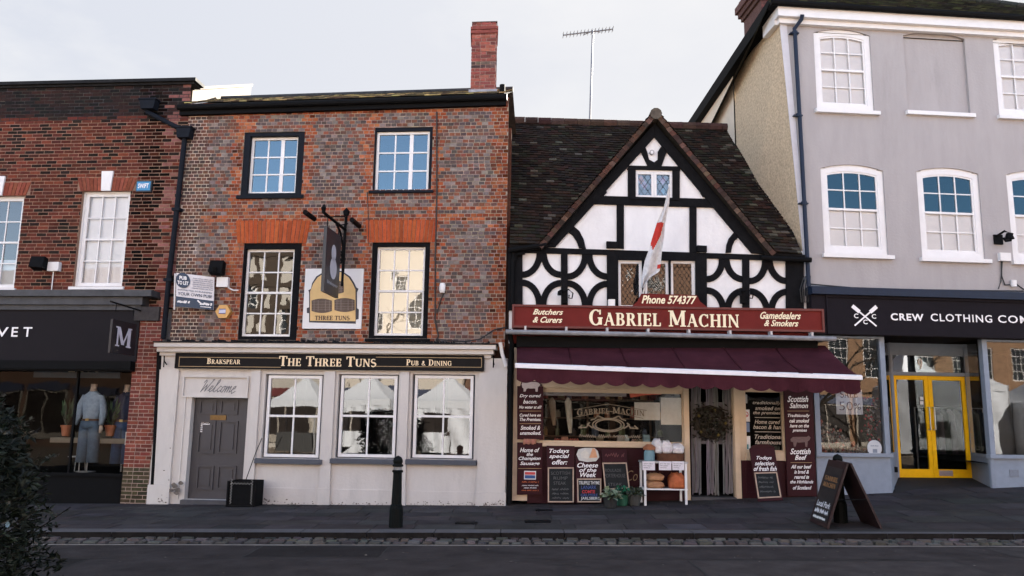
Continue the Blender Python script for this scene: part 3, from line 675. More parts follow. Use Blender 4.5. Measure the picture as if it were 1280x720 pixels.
# gutter, roof, chimney
def L3P(px, py, y): u, z = P_.uz(px, py, y); return Vector((u, y, z))
g0, g1 = L3P(222, 137, -.14), L3P(632, 124, -.14)
mb = MB(); n = 6
for k in range(n): a, b = g0.lerp(g1, k / n), g0.lerp(g1, (k + 1) / n); mb.tube([a + Vector((0, 0, .045)), b + Vector((0, 0, .045))], .062, 10); mb.tube([b + Vector((-.03, 0, .045)), b + Vector((.03, 0, .045))], .07, 10)
mb.hexa([(g0.x + .02, -.1, g0.z - .1), (g1.x, -.1, g1.z - .1), (g1.x, .02, g1.z - .1), (g0.x + .02, .02, g0.z - .1), (g0.x + .02, -.1, g0.z + .02), (g1.x, -.1, g1.z + .02), (g1.x, .02, g1.z + .13), (g0.x + .02, .02, g0.z + .13)])
mb.build('gutter', M_iron, PUB)
rl0, rl1 = L3P(230, 131, -.06), L3P(632, 118, -.06); tl_ = L3P(430, 121, 1.6)
rise = (tl_.z - (rl0.z + rl1.z) / 2); up = Vector((0, 1.66, rise))
mosscol = lambda x, s: jit(random.choice([(.09, .07, .05), (.07, .06, .05), (.42, .34, .16), (.2, .16, .09), (.1, .085, .06)]), .3)
mb = MB(); tiles(mb, rl0 + Vector((0, 0, .03)), rl1 - rl0, up, (rl1 - rl0).length, up.length, mosscol)
for p, q in ((rl0, rl1),):
    mb.quad(p, q, q + up, p + up, 0, (.05, .045, .04)); mb.quad(p + up, q + up, q + up + Vector((0, 2, -1.2)), p + up + Vector((0, 2, -1.2)), 0, (.06, .05, .045))
mb.tube([rl0 + up + Vector((0, 0, .05)), rl1 + up + Vector((0, 0, .05))], .07, 8, 0, (.04, .042, .045))
rf = mb.build('roof', M_roof, PUB)
ch = P_.R(589, 28, 621, 118, .55); cy0, cy1 = .55, 1.15
mb = MB(); cz0 = ch[2] - .6
mb.box(ch[0] + .01, ch[1] - .01, cy0 + .01, cy1, cz0, ch[3] - .02, 0, (.3, .2, .17))
chc = lambda u, z: jit(random.choice([(.25, .075, .06), (.21, .065, .055), (.3, .1, .075), (.16, .055, .05)]), .2) if abs(z - (ch[2] + (ch[3] - ch[2]) * .42)) > .09 else jit((.1, .07, .06), .4)
bricks(mb, ch[0], ch[1], cz0, ch[3], [], chc, 'flemish', .215, .075, y=cy0 + .005)
st = len(mb.v); bricks(mb, cy0, cy1, cz0, ch[3], [], chc, 'flemish', .215, .075, y=0)
mb.xf(lambda a, b, c: (ch[1] - .005 - b, a, c), st)
for zz in (.1, .19): mb.box(ch[0] - .022, ch[1] + .022, cy0 - .025, cy1 + .02, ch[3] - zz - .06, ch[3] - zz, 0, (.2, .06, .05))
mb.box(ch[0] + .0, ch[1] - .0, cy0 - .01, cy1, ch[3] + .002, ch[3] + .02, 0, (.12, .09, .08))
q = P_.R(586, 113, 618, 119, .5); mb.box(q[0], q[1] + .06, .46, 1.2, cz0, q[3] + .01, 0, (.3, .3, .33))
mb.v = [(a - .13 * max(0, b - cy0), b, c) for a, b, c in mb.v]; mb.build('chimney', M_brick, rf)
mb = MB(); u, z = P_.uz(628, 112, .3); mb.tube([(u, .3, z - .1), (u, .3, z + .1)], .06, 10); mb.build('vent', M_iron, rf)
# cables on the pub front
mb = MB(); mb.tube([L3(546, 140, -.03), L3(546, 240, -.03), L3(544, 330, -.03), L3(544, 402, -.03), L3(548, 420, -.03), L3(545, 426, -.03)], .014, 6); mb.tube([L3(556, 365, -.03), L3(551, 374, -.03), L3(546, 392, -.03)], .011, 6)
mb.tube([L3(545, 424, -.1), L3(580, 427, -.12), L3(600, 424, -.1), L3(618, 412, -.06), L3(633, 409, -.04)], .013, 6)
mb.tube([L3(459, 240, -.02), L3(460, 262, -.02), L3(461, 305, -.02)], .007, 5)
mb.build('cable', M_cable, PUB)
# ---- pub ground floor
PY = -.14
zc = [P_.uz(410, q, -.3)[1] for q in (430, 441)]; u0g, u1g = P_.uz(199, 480, PY)[0], P_.uz(633, 540, PY)[0]
mb = MB(); mb.box(u0g - .06, P_.uz(620, 436, -.3)[0], -.36, .02, zc[1] + .09, zc[0]); mb.box(u0g - .03, P_.uz(618, 436, -.3)[0] - .02, -.29, .02, zc[1], zc[1] + .088); mb.box(u0g, P_.uz(616, 436, -.3)[0] - .04, -.22, .02, zc[1] - .07, zc[1] - .002); mb.build('cornice', M_render, PUB)
mb = MB(); mb.box(u0g - .08, P_.uz(622, 430, -.3)[0], -.38, .0, zc[0] + .002, zc[0] + .025)
for k in range(160):
    u = random.uniform(u0g, -.4); h = random.uniform(.02, .07); mb.prism([(u - .02, zc[0] + .025), (u + .03, zc[0] + .025), (u + random.uniform(-.03, .03), zc[0] + h + .02)], -.08 - random.uniform(0, .2), -.05)
mb.build('cornice_flashing', M_soot, PUB)
W = [P_.R(329, 468, 402, 573, PY), P_.R(421, 468, 497, 573, PY), P_.R(514, 468, 593, 574, PY)]
dh = P_.R(235, 497, 306, 625, PY); rec = P_.R(232, 470, 308, 497, PY)
zb0 = -.22; ztp = zc[1] - .07
mb = MB(); mb.wall(u0g, u1g, zb0, ztp, W + [dh], PY, .15)
mb.quad((u0g, PY, zb0), (u0g, PY, ztp), (u0g, .05, ztp), (u0g, .05, zb0)); mb.quad((u1g, PY, zb0), (u1g, .05, zb0), (u1g, .05, ztp), (u1g, PY, ztp))
# flat pilasters either side of each opening, plinth blocks
zs = W[0][2] - .09; pl = P_.uz(480, 612, PY)[1]
pil = [(u0g, P_.uz(219, 540, PY)[0]), (P_.uz(312, 530, PY)[0], P_.uz(323, 530, PY)[0]), (P_.uz(404, 530, PY)[0], P_.uz(417, 530, PY)[0]), (P_.uz(499, 530, PY)[0], P_.uz(510, 530, PY)[0]), (P_.uz(598, 530, PY)[0], u1g)]
zt = P_.uz(400, 464, PY)[1]
for a, b in pil: mb.box(a, b, PY - .055, PY + .01, pl + .0, zt); mb.box(a - .015, b + .015, PY - .075, PY + .01, zb0, pl - .002)
mb.box(pil[1][1], pil[4][0], PY - .025, PY + .01, zb0, pl - .01)
mb.box(u0g, u1g, PY - .03, PY + .01, zt + .002, ztp)
rs = random.Random(8)
def chip(px, py, sz, y):
    u, z = P_.uz(px, py, y); k = rs.randint(6, 9); mb.prism([(u + sz * rs.uniform(.45, 1) * math.cos(2 * math.pi * j / k) * 1.5, z + sz * rs.uniform(.45, 1) * math.sin(2 * math.pi * j / k)) for j in range(k)], y - .003, y + .001, 1)
for q in ((218, 607, .07), (222, 612, .06), (226, 604, .05), (214, 613, .05), (221, 616, .05)): chip(*q, PY - .078)
for q in ((205, 588, .015), (213, 560, .012), (211, 600, .012)): chip(*q, PY - .058)
for k in range(170): chip(rs.uniform(325, 596), 631.5 - abs(rs.gauss(0, 2.2)), rs.uniform(.003, .013), PY - .0265)
for k in range(14): chip(336 + rs.gauss(0, 9), 628 - abs(rs.gauss(0, 2)), rs.uniform(.005, .02), PY - .0265)
for k in range(50): chip(rs.uniform(604, 632), 631.5 - abs(rs.gauss(0, 2.4)), rs.uniform(.003, .014), PY - .078)
for k in range(12): chip(rs.uniform(195, 215), 628 - abs(rs.gauss(0, 3)), rs.uniform(.006, .02), PY - .078)
mb.build('rendered_shopfront', [M_render, mat('bare_grimy_render', (.13, .11, .095), .95, .4, 20, .3, 40)], PUB)
for k, h in enumerate(W):
    s0, s1 = P_.uz((320, 414, 508)[k], 576, PY)[0], P_.uz((404, 501, 596)[k], 576, PY)[0]
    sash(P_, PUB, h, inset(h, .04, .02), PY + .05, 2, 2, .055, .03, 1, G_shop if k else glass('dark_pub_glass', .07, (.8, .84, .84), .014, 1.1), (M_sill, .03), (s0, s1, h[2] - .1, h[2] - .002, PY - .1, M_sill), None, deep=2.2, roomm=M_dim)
# door
mb = MB(); dy = PY + .14; mb.box(dh[0], dh[1], dy, dy + .05, dh[2], dh[3])
for (a, b, c, d) in ((250, 500, 271, 518), (276, 500, 298, 518), (248, 526, 269, 567), (274, 526, 297, 567), (246, 582, 267, 612), (272, 582, 295, 612)):
    q = P_.R(a, b, c, d, dy); mb.frame(q[0], q[1], q[2], q[3], .03, dy - .026, dy + .002); mb.box(q[0] + .075, q[1] - .075, dy - .014, dy + .002, q[2] + .075, q[3] - .075)
dr = mb.build('door', M_door, PUB)
mb = MB(); q = P_.R(263, 519, 283, 525, dy); mb.frame(q[0], q[1], q[2], q[3], .016, dy - .014, dy - .002); mb.box(q[0] + .016, q[1] - .016, dy - .01, dy - .002, q[2] + .016, q[3] - .016); mb.build('letterbox', M_brass, dr)
mb = MB()
for k in range(6): q = P_.R(250, 527 + k * 2.4, 261 + (k % 3) * 1.2, 528.2 + k * 2.4, dy); scribble(mb, q[0], q[1], q[2], q[3], dy - .006, .01, 0, k)
mb.build('notice_lettering', M_wht, dr)
mb = MB(); mb.box(dh[0] - .02, dh[1] + .02, PY - .12, dy, dh[2] - .12, dh[2] - .002); mb.build('door_step', M_kerb, PUB)
mb = MB(); mb.frame(rec[0] - .05, rec[1] + .05, rec[2] - .0, rec[3], .03, PY - .04, PY - .001); mb.box(rec[0], rec[0] + .035, PY - .02, PY + .1, dh[2], rec[2] - .002) ; mb.build('door_moulding', M_render, PUB)
# Welcome, brush script
mb = MB(); q = P_.R(249, 474, 295, 491, PY)
def nm(pts): return [(q[0] + (x + .18 * y) * (q[1] - q[0]), q[2] + y * (q[3] - q[2])) for x, y in pts]
import itertools
Wst = [[(.0, .75), (.03, .95), (.06, .85), (.04, .05), (.12, .6), (.14, .1), (.2, .7), (.24, 1.0), (.2, .95)], [(.22, .15), (.29, .3), (.3, .5), (.26, .5), (.24, .25), (.28, .05), (.34, .2)], [(.33, .15), (.41, .8), (.4, 1), (.37, .9), (.37, .1), (.41, .05), (.45, .2)],
       [(.54, .45), (.5, .5), (.46, .25), (.5, .05), (.56, .2)], [(.62, .5), (.57, .4), (.57, .1), (.62, .05), (.65, .3), (.62, .5), (.66, .45)], [(.68, .5), (.69, .05), (.7, .35), (.74, .5), (.75, .05), (.76, .35), (.8, .5), (.81, .05), (.85, .15)], [(.85, .2), (.92, .35), (.92, .5), (.88, .45), (.86, .15), (.9, -.05), (.97, .12)]]
for s_ in Wst: pen(mb, nm(s_), PY - .004, .014)
wl = mb.build('welcome_lettering', mat('faded_grey_script', (.14, .14, .15), .7, .1, 9), PUB)
# fascia board
mb = MB(); f = P_.R(221, 444, 604, 461, PY - .06); fy = PY - .085; mb.box(f[0], f[1], fy, PY - .031, f[2], f[3]); mb.frame(f[0] - .02, f[1] + .02, f[2] - .02, f[3] + .02, .02, fy - .015, PY - .031)
fs = mb.build('fascia_sign', mat('black_sign_board', (.009, .0075, .0075), .6, .2, 5, spec=.1), PUB)
mb = MB()
for a, b in ((224, 351), (470, 602)):
    for yy in (447, 458.5):
        q = P_.R(a, yy - .4, b, yy + .4, fy); mb.box(q[0], q[1], fy - .004, fy + .001, q[2], q[3])
for x in (224, 602): q = P_.R(x - .4, 447, x + .4, 458.5, fy); mb.box(q[0], q[1], fy - .004, fy + .001, q[2], q[3])
mb.build('gilt_border', M_goldline, fs)
mb = MB()
q = P_.R(259, 448, 301, 455, fy); serif(mb, 'Brakspear', *q, fy); q = P_.R(508, 449.5, 565, 457, fy); serif(mb, 'Pub & Dining', *q, fy); q = P_.R(349, 445.5, 471, 458, fy); serif(mb, 'The Three Tuns', *q, fy)
mb.build('lettering', M_gold, fs)
# brackets under the cornice, strap down the right side
mb = MB()
for px in (206, 617):
    u, z = P_.uz(px, 445, -.3); mb.tube([(u, -.32, z), (u, -.3, z - .1), (u, -.2, z - .16)], .012, 6); mb.tube([(u, -.31, z), (u, -.31, z - .22)], .012, 6)
mb.build('cornice_bracket', M_iron, PUB)
# ------------------------------------------------------------------ BUTCHER: timber framed house
B_ = Fac(0, 15.4, 0)
BU = thing('timber_framed_shop', 'black and white timber framed gabled house with butcher shop below', 'building', B_, (2.9, 0, 0))
Z = lambda x, y: (620 + x / 3, 140 + y / 3)
def BP(pts, y=-.03): return [B_.uz(*Z(a, b), y) for a, b in pts]
def L3B(px, py, y): u, z = B_.uz(px, py, y); return Vector((u, y, z))
apx = B_.uz(*Z(593, 50)); lft = B_.uz(*Z(183, 507)); rgt = B_.uz(*Z(1010, 533))
winL = [B_.R(*Z(a, 557), *Z(b, 735)) for a, b in ((458, 548), (557, 648), (655, 746))]
winU = B_.R(*Z(524, 225), *Z(661, 322))
zse = B_.uz(830, 400)[1] - .5
mb = MB(); mb.wall(-.05, 5.78, zse, lft[1], [(winL[0][0], winL[2][1], winL[0][2], winL[0][3])], 0, .16)
# gable triangle with the little window cut out
za, zb = winU[2], winU[3]
def gx(z): t = (z - lft[1]) / (apx[1] - lft[1]); return (lft[0] + (apx[0] - lft[0]) * t, rgt[0] + (apx[0] - rgt[0]) * t)
def trap(z0, z1, a0=None, a1=None, b0=None, b1=None):
    L0, R0 = gx(z0); L1, R1 = gx(z1)
    mb.quad((a0 if a0 is not None else L0, 0, z0), (b0 if b0 is not None else R0, 0, z0), (b1 if b1 is not None else R1, 0, z1), (a1 if a1 is not None else L1, 0, z1))
trap(lft[1], za); trap(za, zb, b0=winU[0], b1=winU[0]); trap(za, zb, a0=winU[1], a1=winU[1]); trap(zb, apx[1] - .01)
mb.build('plaster_wall', M_plaster, BU)
mb = MB(); mb.box(.0, 5.75, .02, 6.5, -.1, 4.6, skip=(2,)); mb.build('rear_walls', M_dim, BU); mb = MB(); mb.box(-1.2, -.055, .3, 5, 4.9, 7.5, 0, (.1, .045, .03)); mb.box(-1.2, .0, .12, 5, -.2, 4.899, 0, (.05, .03, .025)); mb.build('sun_gap_block', M_brick, BU)  # last two boxes are added to close the pub gap against sun and sky
def beam(name, pts, y0=-.035, y1=.012):
    mb = MB(); mb.prism(BP(pts, 0), y0 + random.uniform(-.003, .003), y1); return mb.build(name, M_timber, BU)
beam('rafter', [(593, 46), (593, 97), (222, 508), (180, 508)], -.06); beam('rafter', [(593.5, 46), (1014, 536), (957, 531), (593.5, 97)], -.06)
beam('beam', [(497, 203), (688, 206), (690, 221), (490, 217)], -.04)
beam('curved_brace', [(541, 148), (556, 124), (566, 152), (573, 180), (592, 190), (592, 206), (568, 204)], -.036); beam('curved_brace', [(640, 150), (622, 125), (606, 150), (606, 180), (592.5, 190), (592.5, 206), (620, 205)], -.036)
beam('post', [(494, 217.5), (523, 218), (523, 322), (494, 322)]); beam('post', [(661, 221), (688, 222), (688, 327), (661, 326)])
beam('beam', [(503, 321), (690, 326), (690, 334), (503, 330)], -.07)
beam('collar_beam', [(380, 316), (810, 328), (850, 361), (340, 346)], -.045)
beam('post', [(452, 348), (479, 349), (479, 514), (452, 513)]); beam('post', [(725, 356), (751, 357), (751, 528), (725, 526)])
beam('curved_brace', [(285, 424), (312, 447), (328, 478), (337, 514), (311, 512), (302, 486), (287, 464), (263, 447)]); beam('curved_brace', [(893, 450), (872, 475), (863, 500), (860, 529), (880, 528), (884, 505), (893, 485), (912, 467)])
beam('tie_beam', [(45, 506), (1155, 542), (1155, 562), (415, 537), (45, 528)], -.05)
beam('bracket', [(386, 300), (404, 286), (415, 303), (402, 318)], -.05); beam('bracket', [(765, 305), (778, 292), (800, 316), (775, 320)], -.05)
beam('bracket', [(413, 488), (455, 490), (455, 513), (413, 512)], -.09); beam('bracket', [(752, 503), (787, 505), (787, 528), (752, 526)], -.09)
for a, b, t in ((44, 99, 530), (243, 268, 533), (415, 457, 539), (746, 788, 550), (922, 948, 555), (1085, 1150, 560)): beam('post', [(a, t - 2), (b, t), (b + 1, 745), (a + 1, 745)], -.04 if b - a < 35 else -.055)
beam('window_head', [(457, 538), (746, 548), (746, 559), (457, 556)], -.045)
for a, b in ((548, 557), (648, 655)): beam('mullion', [(a, 556), (b, 557), (b, 740), (a, 740)], -.02)
for x0, x1, t in ((99, 243, 529), (268, 415, 534), (788, 922, 552), (948, 1085, 557)):
    c0, c1 = B_.uz(*Z(x0, t)), B_.uz(*Z(x1, t)); zb_ = B_.uz(*Z(x0, t + 194))[1]; cx = (c1[0] - c0[0])
    for cu, a0, a1, cz in ((c0[0], -math.pi / 2, 0, c0[1]), (c1[0], math.pi, 1.5 * math.pi, c1[1]), (c0[0], 0, math.pi / 2, zb_), (c1[0], math.pi / 2, math.pi, zb_)):
        mb = MB(); mb.arc(cu, cz, cx * .53, cx * .66, .125, a0, a1, -.028 + random.uniform(-.004, .004), .01, 9); mb.build('curved_brace', M_timber, BU)
# leaded windows
def leaded(h, y, nd, fw, gm, label=None, colours=None):
    mb = MB(); mb.frame(h[0], h[1], h[2], h[3], fw, y, y + .06); o = mb.build('window', M_white, BU)
    a, b, p, q = h[0] + fw, h[1] - fw, h[2] + fw, h[3] - fw
    g = MB(); g.quad((a, y + .03, p), (b, y + .03, p), (b, y + .032, q), (a, y + .03, q)); g.build('pane', gm, o)
    ld = MB(); sx = (b - a) / nd; sz = sx * 1.45; k = 0
    def clipseg(x0, z0, x1, z1):
        t0, t1 = 0, 1; dx, dz = x1 - x0, z1 - z0
        for pp, qq in ((-dx, x0 - a), (dx, b - x0), (-dz, z0 - p), (dz, q - z0)):
            r = qq / pp
            if pp < 0: t0 = max(t0, r)
            else: t1 = min(t1, r)
        return (x0 + t0 * dx, z0 + t0 * dz, x0 + t1 * dx, z0 + t1 * dz) if t0 < t1 else None
    n = int((q - p) / sz) + nd + 2
    for s_ in (1, -1):
        for k in range(-n, n + 1):
            c = a + k * sx
            sg = clipseg(c - 9 * sx, p - s_ * 9 * sz, c + 19 * sx, p + s_ * 19 * sz)
            if sg: pen(ld, [(sg[0], sg[1]), (sg[2], sg[3])], y + .026 - (.002 if s_ > 0 else 0), .009)
    ld.build('leading', M_soot, o)
    if colours:
        for cu, cz, c in colours:
            mb = MB(); u, z = a + (b - a) * cu, p + (q - p) * cz; mb.prism([(u, z - sz / 2), (u + sx / 2, z), (u, z + sz / 2), (u - sx / 2, z)], y + .035, y + .037, 0, c); mb.build('coloured_pane', M_any, o)
    mb = MB(); mb.room(h[0], h[1], h[2], h[3], y + .061, y + .8); mb.build('room_lining', M_dim, o)
for k, h in enumerate(winL): leaded(h, .02 + .004 * k, 4, .055, glass('leaded_glass', .09, (.8, .8, .8), .05, 4))
um = (winU[0] + winU[1]) / 2
leaded((winU[0], um - .002, za, zb), .0, 2, .05, glass('leaded_pale_glass', .15, (.8, .8, .85), .08, 3), None, [(.25, .75, (.4, .1, .02)), (.5, .5, (.25, .12, .2))])
leaded((um + .002, winU[1], za, zb), .0, 2, .05, MATS['leaded_pale_glass'], None, [(.6, .25, (.03, .2, .3)), (.5, .75, (.35, .2, .35))])
mb = MB(); c = B_.uz(*Z(590, 152), -.03); mb.ellipse(c[0] - .03, c[1], .045, .05, -.05, -.0, 18); mb.ellipse(c[0] - .03, c[1], .03, .034, -.053, -.0505, 18, 1); mb.build('date_plaque', [M_greyl, M_plaster], BU)
# main roof
RY = 3.1
el, er = L3B(637, 305, -.16), L3B(1004, 317, -.16); rl, rr = L3B(637, 152, RY), L3B(916, 160, RY); rr.x = er.x - .25
M = MB(); tcol = lambda x, s: jit(random.choice([(.026, .018, .014), (.022, .017, .014), (.034, .02, .015), (.019, .016, .014), (.027, .024, .017)]), .3) if random.random() > .05 + .1 * (x > 4.6) else jit((.085, .075, .055), .3)
up = (rl - el); up.x = 0
sagf = lambda x, s: .03 * math.sin(x * 1.3 + 1) * math.sin(s * .8) + .012 * math.sin(x * 4.1 + s * 1.7)
def in_gable(x, s_):
    u = el.x + x; z = el.z + (er.z - el.z) * x / (er.x - el.x) + s_ * up.z / up.length
    foot = lft if u < apx[0] else rgt; return foot[0] - .25 < u < foot[0] + .25 and z < foot[1] - .05 or z < apx[1] + (foot[1] - apx[1]) * (u - apx[0]) / (foot[0] - apx[0]) and min(lft[0], apx[0]) < u < rgt[0]
tiles(M, el, er - el, up, (er - el).length - .02, up.length, tcol, .105, .17, sagf, lambda x, s_: not in_gable(x, s_))
nx, ny = 46, 36; Wn = (er - el).length
for i in range(nx):
    for j in range(ny):
        if in_gable(Wn * (i + .5) / nx, up.length * (j + .5) / ny): continue
        p = [el.lerp(er, a / nx) + up * (b / ny) - Vector((0, 0, .05)) for a, b in ((i, j), (i + 1, j), (i + 1, j + 1), (i, j + 1))]; M.quad(*p, 0, (.012, .01, .009))
M.quad(el, el + up, el + Vector((0, 6, 0)), el + Vector((0, 3, 0)), 0, (.05, .04, .03)); M.quad(el + up, er + up, er + up + Vector((0, 3, -3)), el + up + Vector((0, 3, -3)), 0, (.04, .03, .025))
for k in range(18):
    a = (el + up).lerp(er + up, k / 18); b = (el + up).lerp(er + up, (k + .97) / 18); M.tube([a + Vector((0, 0, .02)), b + Vector((0, 0, .025))], .11, 8, 0, jit((.06, .035, .03), .3))
rf = M.build('roof', M_roof, BU)
mb = MB(); mb.box(el.x, el.x + .62, -.14, -.04, el.z - .1, el.z - .02); mb.tube([L3B(636, 313, -.17), L3B(683, 306, -.17)], .05, 8); mb.build('eaves_gutter', M_iron, BU)
mb = MB(); mb.box(rgt[0], er.x + .04, -.14, -.04, er.z - .1, er.z - .02); mb.tube([L3B(951, 322, -.17), L3B(1014, 325, -.17)], .05, 8); mb.build('eaves_gutter', M_iron, BU)
# cross gable roof
def gslope(sgn, foot):
    M = MB(); A0 = Vector((apx[0], -.2, apx[1] + .1)); F0 = Vector((foot[0] + sgn * -.12 * 0, -.2, foot[1])); d = (F0 - A0); d2 = d.normalized(); n_ = Vector((-d2.z, 0, d2.x)) * (1 if sgn > 0 else -1)
    if n_.z < 0: n_ = -n_
    F0 = F0 + d2 * .1; th = .1
    back = Vector((0, RY + .2, 0))
    p = [A0, F0, F0 + n_ * th, A0 + n_ * th * 1.0]
    q = [x + back for x in p]
    M.quad(p[0], p[1], q[1], q[0], 0, (.03, .025, .02)); M.quad(p[3], q[3], q[2], p[2], 0, (.05, .035, .03)); M.quad(p[1], p[2], q[2], q[1], 0, (.05, .035, .03))
    # verge: butt ends of the tiles and the mortar bed under them
    Ln = (F0 - A0).length; k = 0
    while k * .105 < Ln:
        a, b = A0 + d2 * (k * .105), A0 + d2 * min(Ln, k * .105 + .1); c = jit(random.choice([(.07, .035, .026), (.055, .034, .027), (.09, .055, .042), (.045, .03, .025)]), .25); oy = Vector((0, -random.uniform(0, .015), 0))
        M.quad(a + oy, b + oy, b + n_ * (th + .012) + oy, a + n_ * (th - .008) + oy, 0, c); M.quad(a + n_ * (th - .008) + oy, b + n_ * (th + .012) + oy, b + n_ * (th + .012) + Vector((0, .3, 0)), a + n_ * (th - .008) + Vector((0, .3, 0)), 0, c); k += 1
    tiles(M, (F0 + n_ * th) + Vector((0, -.02, 0)), Vector((0, 1, 0)), -d2, RY, Ln, tcol)
    return M.build('gable_roof', M_roof, BU)
gslope(-1, lft); g2 = gslope(1, rgt)
mb = MB(); mb.tube([(apx[0], -.24, apx[1] + .16), (apx[0], RY, apx[1] + .16)], .12, 10, 0, (.09, .075, .06)); mb.build('ridge_tile', M_roof, g2)
# sign board and its parts
sg = B_.R(640, 381, 1029, 412.5, -.22); sy = -.24
z0, z1 = B_.R(640, 383.5, 1029, 412.5, -.24)[2:]
mb = MB(); mb.box(sg[0] + .04, sg[1] - .04, sy, -.06, z0 + .03, z1 - .03); mb.box(.02, 5.72, -.059, .02, zse, z1 - .02)
fs = mb.build('fascia_sign', M_red, BU)
mb = MB(); mb.frame(sg[0], sg[1], z0, z1, .04, sy - .035, -.06); mb.build('sign_frame', M_redtrim, fs)
mb = MB(); ly = sy - .002
for t, q, kind in (('Gabriel Machin', (736, 388, 925, 408), 1), ('Butchers', (666, 386.5, 704, 393.5), 0), ('& Curers', (666, 396, 703, 403.5), 0), ('Gamedealers', (950, 390, 1001, 399), 0), ('& Smokers', (955, 400, 998, 408), 0)):
    f = B_.R(*q, ly)
    if kind: serif(mb, t, *f, ly, 0, .8)
    else: sans(mb, t, *f, ly, 0, .42, .022)
mb.build('lettering', M_cream, fs)
ph = B_.poly([(790, 383), (797, 376), (802, 367), (871, 369), (875, 377), (884, 384)], sy - .02)
mb = MB(); mb.prism(ph, sy - .03, sy + .05); pp = mb.build('phone_sign', M_red, BU)
mb = MB(); f = B_.R(802, 369.5, 871, 380, sy - .03); sans(mb, 'Phone 574377', *f, sy - .032, 0, .3, .025); mb.build('lettering', M_cream, pp)
# canopy with the awning cassette under the sign
c0, c1 = L3B(632, 415, -.5), L3B(1044, 424, -.5)
mb = MB()
mb.hexa([(c0.x, -.52, c0.z - .03), (c1.x, -.52, c1.z - .03), (c1.x, .0, c1.z - .0), (c0.x, .0, c0.z - .0), (c0.x, -.52, c0.z + .03), (c1.x, -.52, c1.z + .03), (c1.x, .0, c1.z + .07), (c0.x, .0, c0.z + .07)]); mb.tube([c0 - Vector((0, .03, 0)), c0.lerp(c1, .5) - Vector((0, .03, -.006)), c1 - Vector((0, .03, 0))], .045, 8)
cp = mb.build('canopy', M_lead, BU)
mb = MB()
for k in range(8): p = c0.lerp(c1, .06 + k * .125); mb.box(p.x - .02, p.x + .02, -.45, -.3, p.z + .03, p.z + .13)
mb.build('canopy_bracket', M_galv, cp)
mb = MB(); mb.box(.1, 5.8, -.3, -.01, 2.95, c0.z - .05); mb.build('awning_recess', M_iron, BU)
# shopfront woodwork
zg0 = -.05
gw = B_.R(672, 489, 855, 554); gr = B_.R(931, 488, 980, 565); dv = B_.R(862, 478, 917, 622)
zi = B_.uz(760, 486)[1]
mb = MB(); mb.wall(.06, 5.76, .1, 2.96, [gw, gr, (dv[0], dv[1], .0, dv[3])], 0, .12)
zs_ = gw[2]
mb.box(.1, dv[0] - .08, -.05, -.002, gw[3] + .05, gw[3] + .12); mb.box(gw[0] - .02, gw[1], -.09, .0, gw[2] - .07, gw[2] - .001); mb.box(gr[0], gr[1] - .0, -.06, .0, gr[2] - .15, gr[2] - .001)
for a in (dv[0] - .11, dv[1] + .01): mb.box(a, a + .1, -.055, .01, .1, 2.9)
mb.box(.06, .34, -.04, .01, .1, 2.9)
sf = mb.build('shopfront_frame', M_creamp, BU)
mb = MB(); mb.box(.34, dv[0] - .12, -.035, -.002, .06, gw[2] - .08); mb.box(dv[1] + .12, 5.76, -.035, -.002, .1, gr[2] - .16)
for a, b in ((.5, 2.9), (dv[1] + .2, 5.0)): mb.frame(a, b, .3, gr[2] - .3, .02, -.045, -.0351)
st = mb.build('stall_riser', M_maroon, BU)
mb = MB(); q = B_.R(783, 588, 797, 601, -.035); sans(mb, 'Co', *q, -.036, 0, .35, -.01); mb.build('lettering', M_goldline, st)
